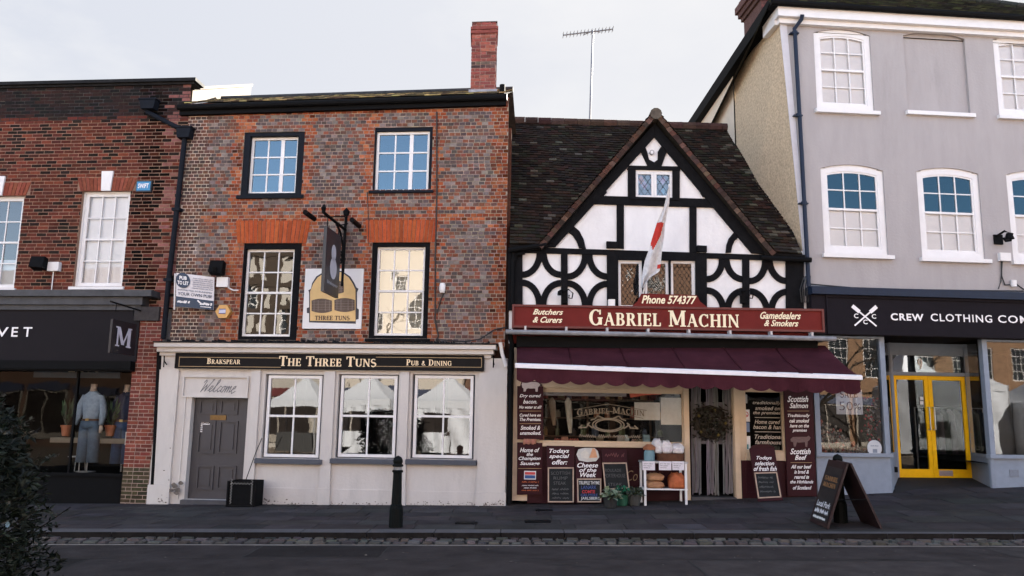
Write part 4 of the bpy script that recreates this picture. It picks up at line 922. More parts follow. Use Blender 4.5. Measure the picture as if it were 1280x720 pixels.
for h, nm_ in ((gw, 0), (gr, 1)):
    mb = MB(); mb.frame(h[0], h[1], h[2], h[3], .035, .03, .08); o = mb.build('shop_window', M_creamp, BU)
    mb = MB(); mb.quad((h[0], .05, h[2]), (h[1], .05, h[2]), (h[1], .052, h[3]), (h[0], .05, h[3])); mb.build('pane', glass('butcher_glass', .012, (.85, .87, .87), .03, 1), o)
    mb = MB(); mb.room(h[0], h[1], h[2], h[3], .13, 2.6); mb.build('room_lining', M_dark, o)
    mb = MB()
    if nm_ == 0:
        cu, cz = B_.uz(765, 522, .045)
        arcf = lambda u, z: (u, z - .11 * (u - cu) ** 2)
        q = B_.R(721, 509, 806, 517, .045); serif(mb, 'Gabriel Machin', *q, .045, 0, .85, fn=arcf)
        for k in range(28):
            for rr_ in (1, .82): t0, t1 = 2 * math.pi * k / 28, 2 * math.pi * (k + .8) / 28; pen(mb, [(cu - .07 + .3 * rr_ * math.cos(t0), cz - .14 + .125 * rr_ * math.sin(t0)), (cu - .07 + .3 * rr_ * math.cos(t1), cz - .14 + .125 * rr_ * math.sin(t1))], .044, .022)
        for s_ in (-1, 1):
            c = cu - .07
            pen(mb, [(c + s_ * .3, cz - .2), (c + s_ * .4, cz - .13), (c + s_ * .36, cz - .1), (c + s_ * .42, cz - .19), (c + s_ * .56, cz - .2), (c + s_ * .5, cz - .15)], .044, .024); pen(mb, [(c + s_ * .1, cz - .01), (c + s_ * .2, cz + .03), (c + s_ * .26, cz - .03), (c + s_ * .33, cz - .05)], .044, .022)
        for a, b in (((718, 512), (760, 505)), ((760, 505), (808, 513)), ((720, 521), (762, 514)), ((762, 514), (804, 523))): pen(mb, [B_.uz(*a, .045), B_.uz(*b, .045)], .044, .01)
        q = B_.R(724, 543, 800, 547.5, .045); scribble(mb, q[0], q[1], q[2], q[3], .044, .012, 0, 5)
        mb.build('gilt_lettering', mat('window_gilt', (.2, .165, .12), .5, .15, 20), o)
    else:
        X = lambda a, b, c, d: B_.R(900 + a / 3.43, 460 + b / 3.43, 900 + c / 3.43, 460 + d / 3.43, .045)
        for t, q in (('traditionally', (140, 142, 262, 160)), ('smoked on', (150, 164, 258, 181)), ('the premises', (142, 185, 260, 203)), ('Home cured', (148, 222, 258, 240)), ('bacon & ham', (142, 244, 268, 262)), ('Traditional', (148, 286, 268, 304)), ('farmhouse', (150, 309, 264, 327))): sans(mb, t, *X(*q), .045, 0, .3, .012)
        for yy in (213, 274): pen(mb, [X(150, yy, 260, yy)[0::2], (X(150, yy, 260, yy)[1], X(150, yy, 260, yy)[2])], .044, .01)
        mb.build('window_lettering', mat('pale_window_letters', (.42, .36, .3), .6, .1, 20), o)
# door recess
mb = MB(); mb.room(dv[0], dv[1], .0, dv[3], .121, 1.8); dr = mb.build('doorway', M_dark, BU)
mb = MB(); mb.box(dv[0], dv[1], -.1, .3, .02, gz(4, 15.4) + .03); mb.build('threshold', M_kerb, BU)
# things inside the shop window
def small(name, label, cat, group, mbld, m, fac=B_): o = mbld.build(name, m, None, fac=fac); tag(o, label, cat, group); return o
mb = MB(); mb.box(gw[0] + .02, gw[1] - .02, .2, .7, gw[2] - .2, gw[2] - .02); o = small('display_counter', 'low counter inside the butcher window under the gilt lettering', 'counter', None, mb, M_galv)
sp = [((700, 551), (.35, .06, .04), 'tray of red meat at the left end of the butcher window counter'), ((716, 552), (.4, .12, .08), 'second tray of pink meat from the left on the window counter'), ((735, 553), (.12, .09, .07), 'dark tray of pies in the middle of the butcher window counter'), ((797, 552), (.4, .3, .2), 'tray of pale cheeses on the counter beside the white jar')]
for k, (p, c, lb) in enumerate(sp):
    u, z = B_.uz(*p, .3); mb = MB(); mb.box(u - .12, u + .12, .26, .5, gw[2] - .019, gw[2] + .01, 0, (.3, .3, .3)); 
    for j in range(5): mb.rings([(u - .09 + j * .045, .3 + .02 * (j % 2), gw[2] + .01, .03, .05), (u - .09 + j * .045, .31, gw[2] + .05, .028, .05), (u - .09 + j * .045, .31, gw[2] + .075, .01, .02)], 8, 0, jit(c, .3))
    small('meat_tray', lb, 'tray', 'trays on the butcher counter', mb, M_any)
u, z = B_.uz(783, 552, .3); mb = MB(); mb.lathe([(.05, 0), (.055, .02), (.055, .12), (.03, .15), (.03, .17)], u, .3, gw[2] - .019, 12, 0, (.55, .6, .55)); small('glass_jar', 'pale glass jar on the counter near the right of the window', 'jar', None, mb, M_any)
for px, hh, lb, c in ((690, .55, 'narrow pale hanging side of meat at the left of the window', (.42, .37, .3)), (710, .7, 'long white apron hanging inside the butcher window', (.6, .58, .52))):
    u, z = B_.uz(px, 497, .8); mb = MB(); mb.rings([(u, .8, z, .02, .02), (u, .8, z - .08, .07, .03), (u + .03, .8, z - hh * .6, .06, .03), (u + .05, .8, z - hh, .03, .02)], 10, 0, c); small('hanging_ham' if hh < .6 else 'hanging_apron', lb, 'meat' if hh < .6 else 'apron', None, mb, M_any)
# shelves of goods further back
mb = MB(); sz_ = [gw[2] + .1, gw[2] + .48, gw[2] + .86]
for z in sz_: mb.box(gw[0] + .1, gw[1] - .3, 1.5, 1.8, z - .03, z)
for x in (gw[0] + .12, gw[0] + 1.1, gw[1] - .35): mb.box(x, x + .04, 1.78, 1.81, gw[2] - .6, gw[3])
small('goods_shelf', 'dark shelves at the back of the butcher shop behind the window', 'shelf', None, mb, mat('shelf_wood', (.1, .06, .035), .7, .3, 9))
rj = random.Random(4)
jc = [(.3, .05, .03), (.35, .22, .08), (.12, .16, .08), (.45, .4, .32), (.06, .05, .05), (.3, .12, .06), (.1, .14, .22)]
for k in range(30):
    z = sz_[k // 10]; x = gw[0] + .25 + (k % 10) * .26 + rj.uniform(-.05, .05); r = rj.uniform(.04, .075); h = rj.uniform(.1, .24); c = rj.choice(jc)
    mb = MB(); mb.lathe([(r * .95, 0), (r, .01), (r, h * .75), (r * .6, h * .9), (r * .6, h)], x, 1.62, z + .001, 10, 0, c); mb.lathe([(r * .66, h), (r * .66, h + .02)], x, 1.62, z + .001, 10, 0, lit(c, .4))
    small('jar', 'small preserve jar on the back shelves behind the butcher window', 'jar', 'jars on the shelves inside the butcher shop', mb, M_any)
for k, (px, hh, c, lb) in enumerate(((676, .12, (.3, .1, .06), 'reddish packet on the far left of the counter'), (706, .1, (.36, .16, .1), 'small orange brown box right of the red meat tray'), (750, .1, (.2, .16, .1), 'dull brown box on the counter before the oval emblem'), (776, .14, (.32, .3, .26), 'pale upright packet left of the glass jar'), (808, .16, (.2, .3, .33), 'pale blue carton beside the tray of cheeses'))):
    u, z = B_.uz(px, 553, .24); mb = MB(); mb.hexa([(u - .07, .2, gw[2] - .019), (u + .07, .21, gw[2] - .019), (u + .07, .34, gw[2] - .019), (u - .07, .34, gw[2] - .019), (u - .065, .21, gw[2] + hh), (u + .06, .21, gw[2] + hh), (u + .06, .33, gw[2] + hh + .01), (u - .065, .33, gw[2] + hh)], 0, c); small('packet', lb, 'packet', 'packets on the butcher counter', mb, M_any)
# posters on the glass at the right side of the large window
def sheet(name, label, cat, q, y, c, th=.004, m=None, fac=B_, group=None):
    mb = MB(); mb.box(q[0], q[1], y - th, y, q[2], q[3], 0, c); o = mb.build(name, m or M_any, None, fac=fac); tag(o, label, cat, group); return o
sheet('window_blind', 'pale grey blind strip along the top of the butcher window', 'blind', B_.R(668, 489, 783, 495, .1), .1, (.3, .3, .32))
sheet('window_poster', 'large plain white poster inside the right half of butcher window', 'poster', B_.R(793, 503, 825, 525, .09), .09, (.7, .68, .66))
sheet('window_poster', 'white price list sheet beside the door post inside butcher window', 'poster', B_.R(826, 497, 853, 531, .075), .075, (.72, .7, .67))
mb = MB(); mb.prism(B_.poly([(786, 489.5), (836, 489.5), (826, 493), (808, 494), (788, 497)], .085), .08, .088, 0, (.7, .14, .07)); small('paper_pennant', 'orange paper pennant along the top of the butcher window', 'pennant', None, mb, M_any)
for q, c, lb in (((927, 512, 937, 527), (.6, .58, .58), 'white no smoking notice with red ring on door side window'), ((927, 528, 937, 540), (.12, .17, .28), 'small blue and white notice below the no smoking notice'), ((928, 545, 938, 567), (.62, .6, .58), 'tall white card lowest on the window by the door'), ((927, 493, 934, 504), (.3, .3, .3), 'small grey card topmost on the window by the door')):
    s_ = sheet('notice', lb, 'notice', B_.R(*q, .04), .04, c, group='notices on the window by the butcher door')
    if 'smoking' in lb:
        mb = MB(); u, z = B_.uz(932, 518, .035); mb.arc(u, z, .055, .055, .014, 0, 2 * math.pi, .031, .0345, 20, 0, (.5, .02, .02)); pen(mb, [(u - .035, z + .035), (u + .035, z - .035)], .031, .014); mb.c[-1] = (.5, .02, .02); mb.build('ban_symbol', M_any, s_)
    if 'tall' in lb:
        mb = MB(); u, z = B_.uz(933, 558, .035); mb.box(u - .04, u + .04, .0312, .0349, z - .05, z + .04, 0, (.05, .2, .22)); mb.build('printed_patch', M_any, s_)
# ---- awning: a thing of its own
AW = thing('awning', 'maroon canvas awning with white band and scalloped edge over butcher front', 'awning', B_, (3, -.5, 2.4))
b0, b1 = L3B(646, 433, -.2), L3B(1031, 432, -.2)
f0a, f1a = L3B(646, 455, -1.5), L3B(1075, 470, -1.62)
mb = MB(); n = 48
for k in range(n):
    s0, s1 = k / n, (k + 1) / n
    for j in range(6):
        t0, t1 = j / 6, (j + 1) / 6
        def P(s_, t): p = b0.lerp(b1, s_).lerp(f0a.lerp(f1a, s_), t); return p + Vector((0, 0, -.05 * math.sin(math.pi * t) * (1 + .3 * math.sin(s_ * 7)) + .01 * math.sin(s_ * 50 + t * 3) * t + .012 * math.sin(s_ * 13 + 1) * math.sin(t * 5)))
        mb.quad(P(s0, t0), P(s0, t1), P(s1, t1), P(s1, t0))
cc_ = mb.build('canopy_cloth', M_awn, AW, True)
mb = MB()
for k in range(1, 6):
    s_ = k / 6; mb.tube([P(s_, t / 6) + Vector((0, -.004, .008)) for t in range(7)], .007, 5)
mb.build('seam', M_maroon, cc_)
dz = .066
mb = MB(); mb.hexa([f0a + Vector((-.03, -.03, -dz)), f1a + Vector((.03, -.03, -dz)), f1a + Vector((.03, .03, -dz)), f0a + Vector((-.03, .03, -dz)), f0a + Vector((-.03, -.03, 0)), f1a + Vector((.03, -.03, 0)), f1a + Vector((.03, .03, .02)), f0a + Vector((-.03, .03, .02))]); mb.build('white_band', M_awnw, AW)
mb = MB(); NS = 19; m_ = 8
for k in range(NS * m_):
    s0, s1 = k / (NS * m_), (k + 1) / (NS * m_)
    lo = lambda s_: .2 + .055 * abs(math.sin(math.pi * s_ * NS)) ** .8
    wv = lambda s_: Vector((0, .012 * math.sin(s_ * 95), 0))
    p0, p1 = f0a.lerp(f1a, s0) - Vector((0, 0, dz)), f0a.lerp(f1a, s1) - Vector((0, 0, dz))
    mb.quad(p0 + wv(s0) * .2, p0 + wv(s0) - Vector((0, 0, lo(s0))), p1 + wv(s1) - Vector((0, 0, lo(s1))), p1 + wv(s1) * .2)
mb.build('valance', M_awn, AW)
mb = MB()
for s_ in (.04, .5, .96): a, b = b0.lerp(b1, s_), f0a.lerp(f1a, s_); c = a.lerp(b, .45) + Vector((.0, 0, -.3)); mb.tube([a - Vector((0, 0, .25)), c, b - Vector((0, 0, .07))], .022, 6)
mb.build('folding_arm', M_galv, AW)
mb = MB(); p = L3B(645, 400, -.15)
mb.tube([L3B(636, 412, -.35), L3B(640, 430, -.25), L3B(639, 440, -.2), L3B(638, 540, -.2), L3B(637, 630, -.2)], .045, 8); mb.tube([L3B(643, 313, -.1), L3B(641, 330, -.1), L3B(640, 380, -.1)], .04, 8); mb.tube([L3B(656, 316, -.12), L3B(646, 318, -.12), L3B(643, 326, -.1)], .035, 8)
mb.build('drainpipe', M_iron, BU)
mb = MB(); mb.tube([L3B(627, 428, -.3), L3B(629, 442, -.25), L3B(634, 458, -.22)], .035, 8); mb.build('white_pipe', M_white, PUB)
# scroll bracket lamps above the sign, white floodlight boxes
for px, lb in ((705, 'black scroll lamp bracket on the left timber post above red sign'), (928, 'black scroll lamp bracket on the right timber post above red sign')):
    u, z = B_.uz(px, 372, -.06); mb = MB(); mb.box(u - .05, u + .05, -.14, -.05, z - .12, z + .12)
    mb.tube([(u, -.14, z + .1), (u + .08, -.2, z + .14), (u + .16, -.24, z + .06), (u + .14, -.24, z - .04), (u + .08, -.22, z - .03), (u + .09, -.22, z + .03)], .014, 6); mb.tube([(u, -.14, z + .1), (u - .06, -.2, z + .12), (u - .1, -.22, z + .1)], .018, 6); mb.rings([(u - .1, -.22, z + .02, .04, .04), (u - .1, -.22, z + .1, .03, .03)], 8)
    small('lamp_bracket', lb, 'lamp', 'scroll lamps on the timber front', mb, M_iron)
q = B_.R(760, 375, 768, 381, -.1); mb = MB(); mb.box(q[0], q[1], -.2, -.04, q[2] - .05, q[3]); small('junction_box', 'white box on the sign top left of the window', 'box', None, mb, M_white)
# ---- flag
FL = thing('flag', 'limp white flag with red cross on a pole above the phone sign', 'flag', B_, (B_.uz(803, 366, -.3)[0], -.3, B_.uz(803, 366, -.3)[1]))
pb, pt = L3B(803.5, 368, -.25), L3B(837, 233, -1.15)
mb = MB(); mb.tube([pb, pt], [.016, .012], 8); mb.rings([(pt.x, pt.y, pt.z - .01, .02, .02), (pt.x, pt.y, pt.z + .03, .026, .026), (pt.x, pt.y, pt.z + .05, .006, .006)], 8); mb.build('pole', M_white, FL)
mb = MB(); prof = [(233, 836, 838), (255, 831, 836.5), (277, 822, 832), (281, 820.5, 831), (296, 816, 830), (313, 811, 827), (325, 806.5, 826), (340, 803.5, 824), (347, 802.5, 812), (360, 801, 803.5)]
def ip(py, tab):
    for (a, b), (c, d) in zip(tab, tab[1:]):
        if a <= py <= c: return b + (d - b) * (py - a) / (c - a)
    return tab[0][1] if py < tab[0][0] else tab[-1][1]
NR, NC = 48, 18; rows = []
for r_i in range(NR + 1):
    py = 233 + (360 - 233) * r_i / NR; xl, xr = ip(py, [(q[0], q[1]) for q in prof]), ip(py, [(q[0], q[2]) for q in prof]); t = (py - 233) / 135; yy = -1.15 + .85 * t
    rows.append([L3B(xl + (xr - xl) * k / NC, py, yy - .05) + Vector((0, .045 * math.sin(k / NC * 9 + t * 2.5) * min(1, t * 2), 0)) for k in range(NC + 1)] + [py, xl, xr])
for r_i in range(NR):
    A_, B2 = rows[r_i], rows[r_i + 1]; py = (A_[-3] + B2[-3]) / 2
    for k in range(NC):
        x = A_[-2] + (A_[-1] - A_[-2]) * (k + .5) / NC
        red = 279 < py < 313 and ip(py, [(279, 821), (296, 813.6), (313, 815.6)]) < x < ip(py, [(279, 830), (296, 825.5), (313, 816)]) or 330 < py < 337 and x > A_[-1] - 3.2
        mb.quad(A_[k], A_[k + 1], B2[k + 1], B2[k], 0, (.5, .045, .035) if red else (.6, .6, .62))
mb.build('cloth', M_cloth, FL, True)
# ---- television aerial on the ridge
TA = thing('tv_aerial', 'tall thin television aerial standing on the tiled ridge', 'aerial', B_, (L3B(737, 156, 3.4).x, 3.4, L3B(737, 156, 3.4).z))
a, b = L3B(737, 160, 3.4), L3B(741, 38, 3.4)
mb = MB(); mb.tube([a, b], .026, 8); mb.build('mast', mat('aluminium', (.2, .2, .21), .5, .1, 10, metal=.4), TA)
c, d = L3B(704, 44, 3.4), L3B(766, 36.5, 3.4); mb = MB(); mb.tube([c, d], .018, 6)
for k in range(15): p = c.lerp(d, k / 14); mb.tube([p + Vector((0, -.16, -.0)), p + Vector((0, .16, 0))], .008, 5); mb.tube([p - Vector((0, 0, .05)), p + Vector((0, 0, .05))], .009, 5)
p = c.lerp(d, .4); mb.tube([p - Vector((0, 0, .06)), b - Vector((0, 0, .02)), c.lerp(d, .75) - Vector((0, 0, .04))], .012, 5)
mb.build('antenna', MATS['aluminium'], TA)

# ------------------------------------------------------------------ GREY HOUSE on the right
G_ = Fac(5.75, 15.4, 5)
GR = thing('grey_house', 'tall grey rendered house with white arched windows and clothes shop below', 'building', G_, (2.5, 0, 0))
def L3G(px, py, y): u, z = G_.uz(px, py, y); return Vector((u, y, z))
GE = 6.6; zt = G_.uz(1100, 33)[1]; zb_ = G_.uz(1140, 364)[1]
wins = {'tl': (1019, 37, 1090, 138), 'tr': (1245, 46, 1314, 146), 'bl': (1028, 206, 1107, 318), 'bm': (1149, 210, 1227, 323), 'br': (1262, 214, 1338, 327)}
H = {k: G_.R(*v) for k, v in wins.items()}; bl = G_.R(1132, 41, 1209, 141)
mb = MB(); mb.wall(.03, GE, zb_ - .3, zt, list(H.values()) + [bl], 0, .1)
def spandrel(h, rise, y=0):
    u0, u1, z0, z1 = h; n = 10; um_ = (u0 + u1) / 2; A_ = [(u0 + (u1 - u0) * k / n, z1 - rise * (2 * k / n - 1) ** 2) for k in range(n + 1)]
    for k in range(n): (a, za_), (b, zb2) = A_[k], A_[k + 1]; mb.quad((a, y, za_), (b, y, zb2), (b, y, z1), (a, y, z1)); mb.quad((a, y, za_), (a, y + .1, za_), (b, y + .1, zb2), (b, y, zb2))
for h in list(H.values()) + [bl]: spandrel(h, .1)
mb.quad((bl[0], .06, bl[2]), (bl[1], .06, bl[2]), (bl[1], .06, bl[3]), (bl[0], .06, bl[3]))
e0, e1 = G_.uz(975, 25), G_.uz(1009, 358)
mb.quad((e1[0], 0, zb_ - .3), (.03, 0, zb_ - .3), (.03, 0, zt), (e0[0], 0, zt))
mb.build('stucco_wall', M_grey, GR)
mb = MB(); mb.prism([(e0[0] - .02, zt), (e0[0] + .13, zt), (e1[0] + .06, zb_), (e1[0] - .02, zb_)], -.014, .0); mb.build('corner_strip', mat('pale_quoin_paint', (.5, .49, .52), .7, .08, 4), GR)
# flank wall
FK = Fac(G_.W(e0[0], 0, 0).x, G_.W(e0[0], 0, 0).y, 5 - 90)
kz = [FK.uz(965, 20)[1], FK.uz(872, 153)[1]]
ks = FK.uz(919, 140)[0]; kb = FK.uz(868, 156)[0]
def fk(u, z, o=0): p = FK.W(u, -o, z); return G_.loc(p)
mb = MB(); zz = zt
pv0, pv1 = FK.uz(966, 16), FK.uz(870, 157)
vs = (pv1[1] - pv0[1]) / (pv1[0] - pv0[0])                     # the verge falls towards the back
vz = lambda u: pv0[1] + vs * (u - pv0[0])
def fk(u, z, o=0): return Vector(G_.loc(FK.W(u, -o, z)))
ub = pv1[0] * 1.6
mb = MB(); mb.quad(fk(ks, 0), (e1[0], 0, 0), (e1[0], 0, zb_), fk(ks, zb_)); mb.quad(fk(ks, zb_), (e1[0], 0, zb_), (e0[0], 0, zt), fk(ks, vz(ks))); mb.build('flank_wall', M_rough, GR)
mb = MB(); mb.quad(fk(ub, 0, .03), fk(ks, 0, .03), fk(ks, vz(ks), .03), fk(ub, vz(ub), .03)); mb.build('rear_flank_wall', mat('cream_plaster', (.6, .52, .42), .85, .1, 3, stain=.1), GR)
mb = MB(); mb.hexa([fk(.1, vz(.1) - .16, -.12), fk(.1, vz(.1) - .16, .2), fk(ub, vz(ub) - .16, .2), fk(ub, vz(ub) - .16, -.12), fk(.1, vz(.1) + .12, -.12), fk(.1, vz(.1) + .12, .2), fk(ub, vz(ub) + .12, .2), fk(ub, vz(ub) + .12, -.12)]); mb.tube([fk(.1, vz(.1) + .02, -.15), fk(ub, vz(ub) + .02, -.15)], .06, 8); mb.build('bargeboard', M_iron, GR)
mb = MB(); mb.box(.1, GE, .02, 8, 0, zt - .2, skip=(2,)); mb.build('rear_walls', M_dim, GR)
# cornice, gutter, hipped roof
mb = MB(); mb.box(e0[0] - .12, GE + .1, -.2, .0, zt + .0, zt + .2); mb.box(e0[0] - .06, GE + .06, -.1, .0, zt - .1, zt - .002); mb.box(e0[0] - .12, e0[0] - .0, .001, .6, zt - .1, zt + .2); mb.build('cornice', M_white, GR)
ze = zt + .24; ex0, ex1 = e0[0] - .3, GE + .2
mb = MB(); mb.tube([(ex0, -.27, ze - .0), (ex1, -.27, ze)], .06, 8); mb.box(ex0 + .02, ex1, -.24, .0, zt + .202, ze + .03)
mb.build('eaves_gutter', M_iron, GR)
slope = math.radians(36); Yr = 4.2; up = Vector((0, math.cos(slope), math.sin(slope))); Ls = Yr / math.cos(slope)
mosst = lambda x, s: jit(random.choice([(.03, .034, .022), (.022, .022, .02), (.05, .055, .03), (.028, .026, .024)]), .35)
O = Vector((ex0, -.3, ze + .04)); Wd = ex1 - ex0
mb = MB(); tiles(mb, O, Vector((1, 0, 0)), up, Wd, Ls, mosst, .115, .19, None, lambda x, s: s * math.cos(slope) < x * 1.0 + .05 and s * math.cos(slope) < (Wd - x) + .05)
rz_ = O.z + Yr * math.tan(slope)
a_, b_ = Vector((ex0 + Yr, -.3 + Yr, rz_)), Vector((ex1 - Yr, -.3 + Yr, rz_))
if a_.x > b_.x: mdl = (a_.x + b_.x) / 2; hh_ = Wd / 2; a_ = b_ = Vector((mdl, -.3 + hh_, O.z + hh_ * math.tan(slope)))
c0_, c1_ = Vector((ex0, -.3, O.z - .0)), Vector((ex1, -.3, O.z)); c2_, c3_ = Vector((ex0 + .1, 5, O.z - 1.5)), Vector((ex1, 8, O.z))
bk = a_ + Vector((-.3, 3.5, 0))
dn = Vector((0, 0, -.03))
mb._f((len(mb.v), len(mb.v) + 1, len(mb.v) + 2), 0, (.03, .03, .025)); mb.v += [tuple(c0_ + dn), tuple(c1_ + dn), tuple(a_ + dn)]
mb.quad(c0_, a_, bk, c2_, 0, (.035, .035, .03)); mb.quad(c1_, c3_, bk, a_, 0, (.035, .035, .03))
for p_, q_ in ((c0_, a_), (c1_, a_)):
    for k in range(16): mb.tube([p_.lerp(q_, k / 16) + Vector((0, 0, .03)), p_.lerp(q_, (k + .96) / 16) + Vector((0, 0, .035))], .09, 6, 0, jit((.035, .034, .03), .3))
grf = mb.build('roof', M_roof, GR)
sq = [L3G(1098, -6, 1.4), L3G(1155, 3, 1.4)]
mb = MB(); mb.box(sq[0].x, sq[1].x, 1.0, 2.6, sq[1].z - .04, sq[1].z + .09); mb.box(sq[0].x + .06, sq[1].x - .06, 1.06, 2.6, sq[1].z + .091, sq[1].z + 1.1); mb.build('dormer', M_white, grf)
# chimney on the flank
cu, cz = FK.uz(944, 40); cq = G_.loc(FK.W(cu, .25, 0)); 
mb = MB(); x_, y_ = cq[0], cq[1]
for a, z0, z1 in ((.0, zt + .35, zt + .9), (.05, zt + .9, zt + 1.0), (.1, zt + 1.0, zt + 1.12), (.15, zt + 1.12, zt + 1.28), (.08, zt + 1.28, zt + 1.4)): mb.box(x_ - .3 - a, x_ + .5 + a, y_ - .5 - a, y_ + .5 + a, z0, z1 - .001, 0, jit((.1, .055, .05), .2))
bricks(mb, x_ - .3, x_ + .5, zt + .35, zt + .9, [], lambda u, z: jit((.13, .05, .045), .3), 'flemish', y=y_ - .502)
mb.build('chimney', M_brick, grf)
mb = MB()
for k in (0, .45): mb.lathe([(.13, 0), (.12, .3), (.15, .32), (.14, .42)], x_ + .0 + k * .6, y_, zt + 1.4, 12, 0, (.4, .3, .22))
mb.build('chimney_pot', M_any, grf)
# windows
def arched(h, y, top_glass, sillpx, upper_only, lab=None):
    u0, u1, z0, z1 = h; rise = .1; fw = .12; n = 12; mb = MB(); f = lambda u: z1 - rise * (2 * (u - u0) / (u1 - u0) - 1) ** 2
    i0, i1, iz = u0 + fw, u1 - fw, z0 + .13; arcn = [u0 + (u1 - u0) * k / n for k in range(n + 1)]
    mb.box(u0, i0, y, y + .06, z0, f(u0) + .012); mb.box(i1, u1, y, y + .06, z0, f(u1) + .012); mb.box(i0, i1, y, y + .06, z0, iz)
    X = [i0 + (i1 - i0) * k / n for k in range(n + 1)]; top = [(x, f(x)) for x in X]; low = [(x, f(x) - .13) for x in X]; mb.strip(top, low, y, y + .06)
    mid = iz + (z1 - .13 - iz) * .5; sw = .035; a, b = i0 + sw, i1 - sw
    mb.box(i0, a, y + .012, y + .055, iz, f(i0) - .12); mb.box(b, i1, y + .012, y + .055, iz, f(i1) - .12)
    mb.box(a, b, y + .004, y + .05, mid - .022, mid + .022); mb.box(a, b, y + .02, y + .055, iz, iz + .05)
    q = z1 - .13 - .02
    for lo, hi, yo in ((mid + .022, q, .012), (iz + .05, mid - .022, .026)):
        zm = (lo + hi) / 2
        for k in (1, 2): x = a + (b - a) * k / 3; mb.box(x - .012, x + .012, y + yo, y + yo + .03, lo, (f(x) - .12) if hi == q else hi)
        mb.box(a, b, y + yo + .004, y + yo + .028, zm - .012, zm + .012)
    mb.strip([(x, zz - .0) for x, zz in low], [(x, zz - .035) for x, zz in low], y + .014, y + .05)
    o = mb.build('window', M_white, GR)
    g = MB(); g.quad((a, y + .03, mid), (b, y + .03, mid), (b, y + .033, z1), (a, y + .03, z1)); g.build('pane', top_glass, o); g = MB(); g.quad((a, y + .045, iz), (b, y + .045, iz), (b, y + .046, mid), (a, y + .045, mid)); g.build('pane', G_dim, o)
    s_ = MB(); s_.hexa([(u0 - .06, -.09, z0 - .085), (u1 + .08, -.09, z0 - .085), (u1 + .08, y, z0 - .085), (u0 - .06, y, z0 - .085), (u0 - .06, -.09, z0 - .01), (u1 + .08, -.09, z0 - .01), (u1 + .08, y, z0 - .002), (u0 - .06, y, z0 - .002)]); s_.build('sill', M_white, o)
    s_ = MB(); s_.box(i0, i1, y + .075, y + .085, iz, (mid if upper_only else z1)); s_.build('blind', M_blind, o)
    s_ = MB(); s_.room(u0, u1, z0, z1, y + .0601, y + 1.1); s_.build('room_lining', M_dark, o)
for k, h in H.items():
    arched(h, .035, G_dim if k[0] == 't' else glass('blue_sash_glass', .075, (.7, .76, .8), .04, .9, (.45, .8, 1)), None, k[0] == 'b')
mb = MB(); mb.box(bl[0] - .06, bl[1] + .06, -.08, .02, bl[2] - .08, bl[2]); mb.build('blind_window_sill', M_white, GR)
# downpipe
mb = MB(); mb.tube([L3G(1003, 18, -.25), L3G(1002, 24, -.2), L3G(993, 36, -.1), L3G(994, 48, -.09), L3G(1002, 190, -.09), L3G(1011, 358, -.09)], .042, 8)
for p in ((993.5, 41), (998, 144), (1005, 254)): v = L3G(*p, -.09); mb.tube([v - Vector((0, 0, .03)), v + Vector((0, 0, .03))], .058, 8); mb.box(v.x - .09, v.x + .09, -.1, 0, v.z - .012, v.z + .012)
mb.build('downpipe', M_navy, GR)
# lamp bracket, white boxes and their cables
v = L3G(1247, 301, 0); mb = MB(); mb.box(v.x - .09, v.x + .09, -.04, -.0, v.z - .08, v.z + .12); mb.tube([(v.x - .05, -.04, v.z + .08), (v.x + .0, -.22, v.z + .15), (v.x + .1, -.3, v.z + .08), (v.x + .05, -.3, v.z - .06), (v.x - .04, -.28, v.z - .07), (v.x - .07, -.26, v.z + .0)], .024, 8); mb.rings([(v.x + .06, -.26, v.z - .02, .09, .09), (v.x + .06, -.26, v.z + .1, .05, .05)], 10)
small('lamp_bracket', 'black curled lamp bracket on the grey wall above white boxes', 'lamp', None, mb, M_iron, G_)
mb = MB(); q = G_.R(1247, 317, 1260, 327); mb.box(q[0], q[1], -.09, 0, q[2], q[3]); small('junction_box', 'square white cable box under the lamp on the grey wall', 'box', 'white cable boxes on the grey wall', mb, M_white, G_)
mb = MB(); q = G_.R(1261, 351, 1269, 359); mb.rings([((q[0] + q[1]) / 2, -.05, q[2], .05, .05), ((q[0] + q[1]) / 2, -.05, q[3], .06, .05)], 10); small('junction_box', 'small round white cable box resting just over the dark fascia', 'box', 'white cable boxes on the grey wall', mb, M_white, G_)
mb = MB(); mb.tube([L3G(1252, 327, -.03), L3G(1252, 345, -.03), L3G(1256, 356, -.03), L3G(1262, 356, -.03)], .014, 6); mb.tube([L3G(1253, 327, -.02), L3G(1251, 352, -.03), L3G(1248, 361, -.05)], .012, 6); mb.tube([L3G(1269, 354, -.03), L3G(1280, 362, -.03)], .012, 6); mb.tube([L3G(1012, 355, -.06), L3G(1080, 361, -.05), L3G(1200, 363, -.05), L3G(1300, 364, -.05)], .014, 6)
for k in range(5): mb.tube([L3G(1005 + k * 2, 345, -.05), L3G(1000 + k * 3, 362, -.12), L3G(1002 + k * 2, 378, -.1)], .01, 5)
mb.build('cable', M_cable, GR)
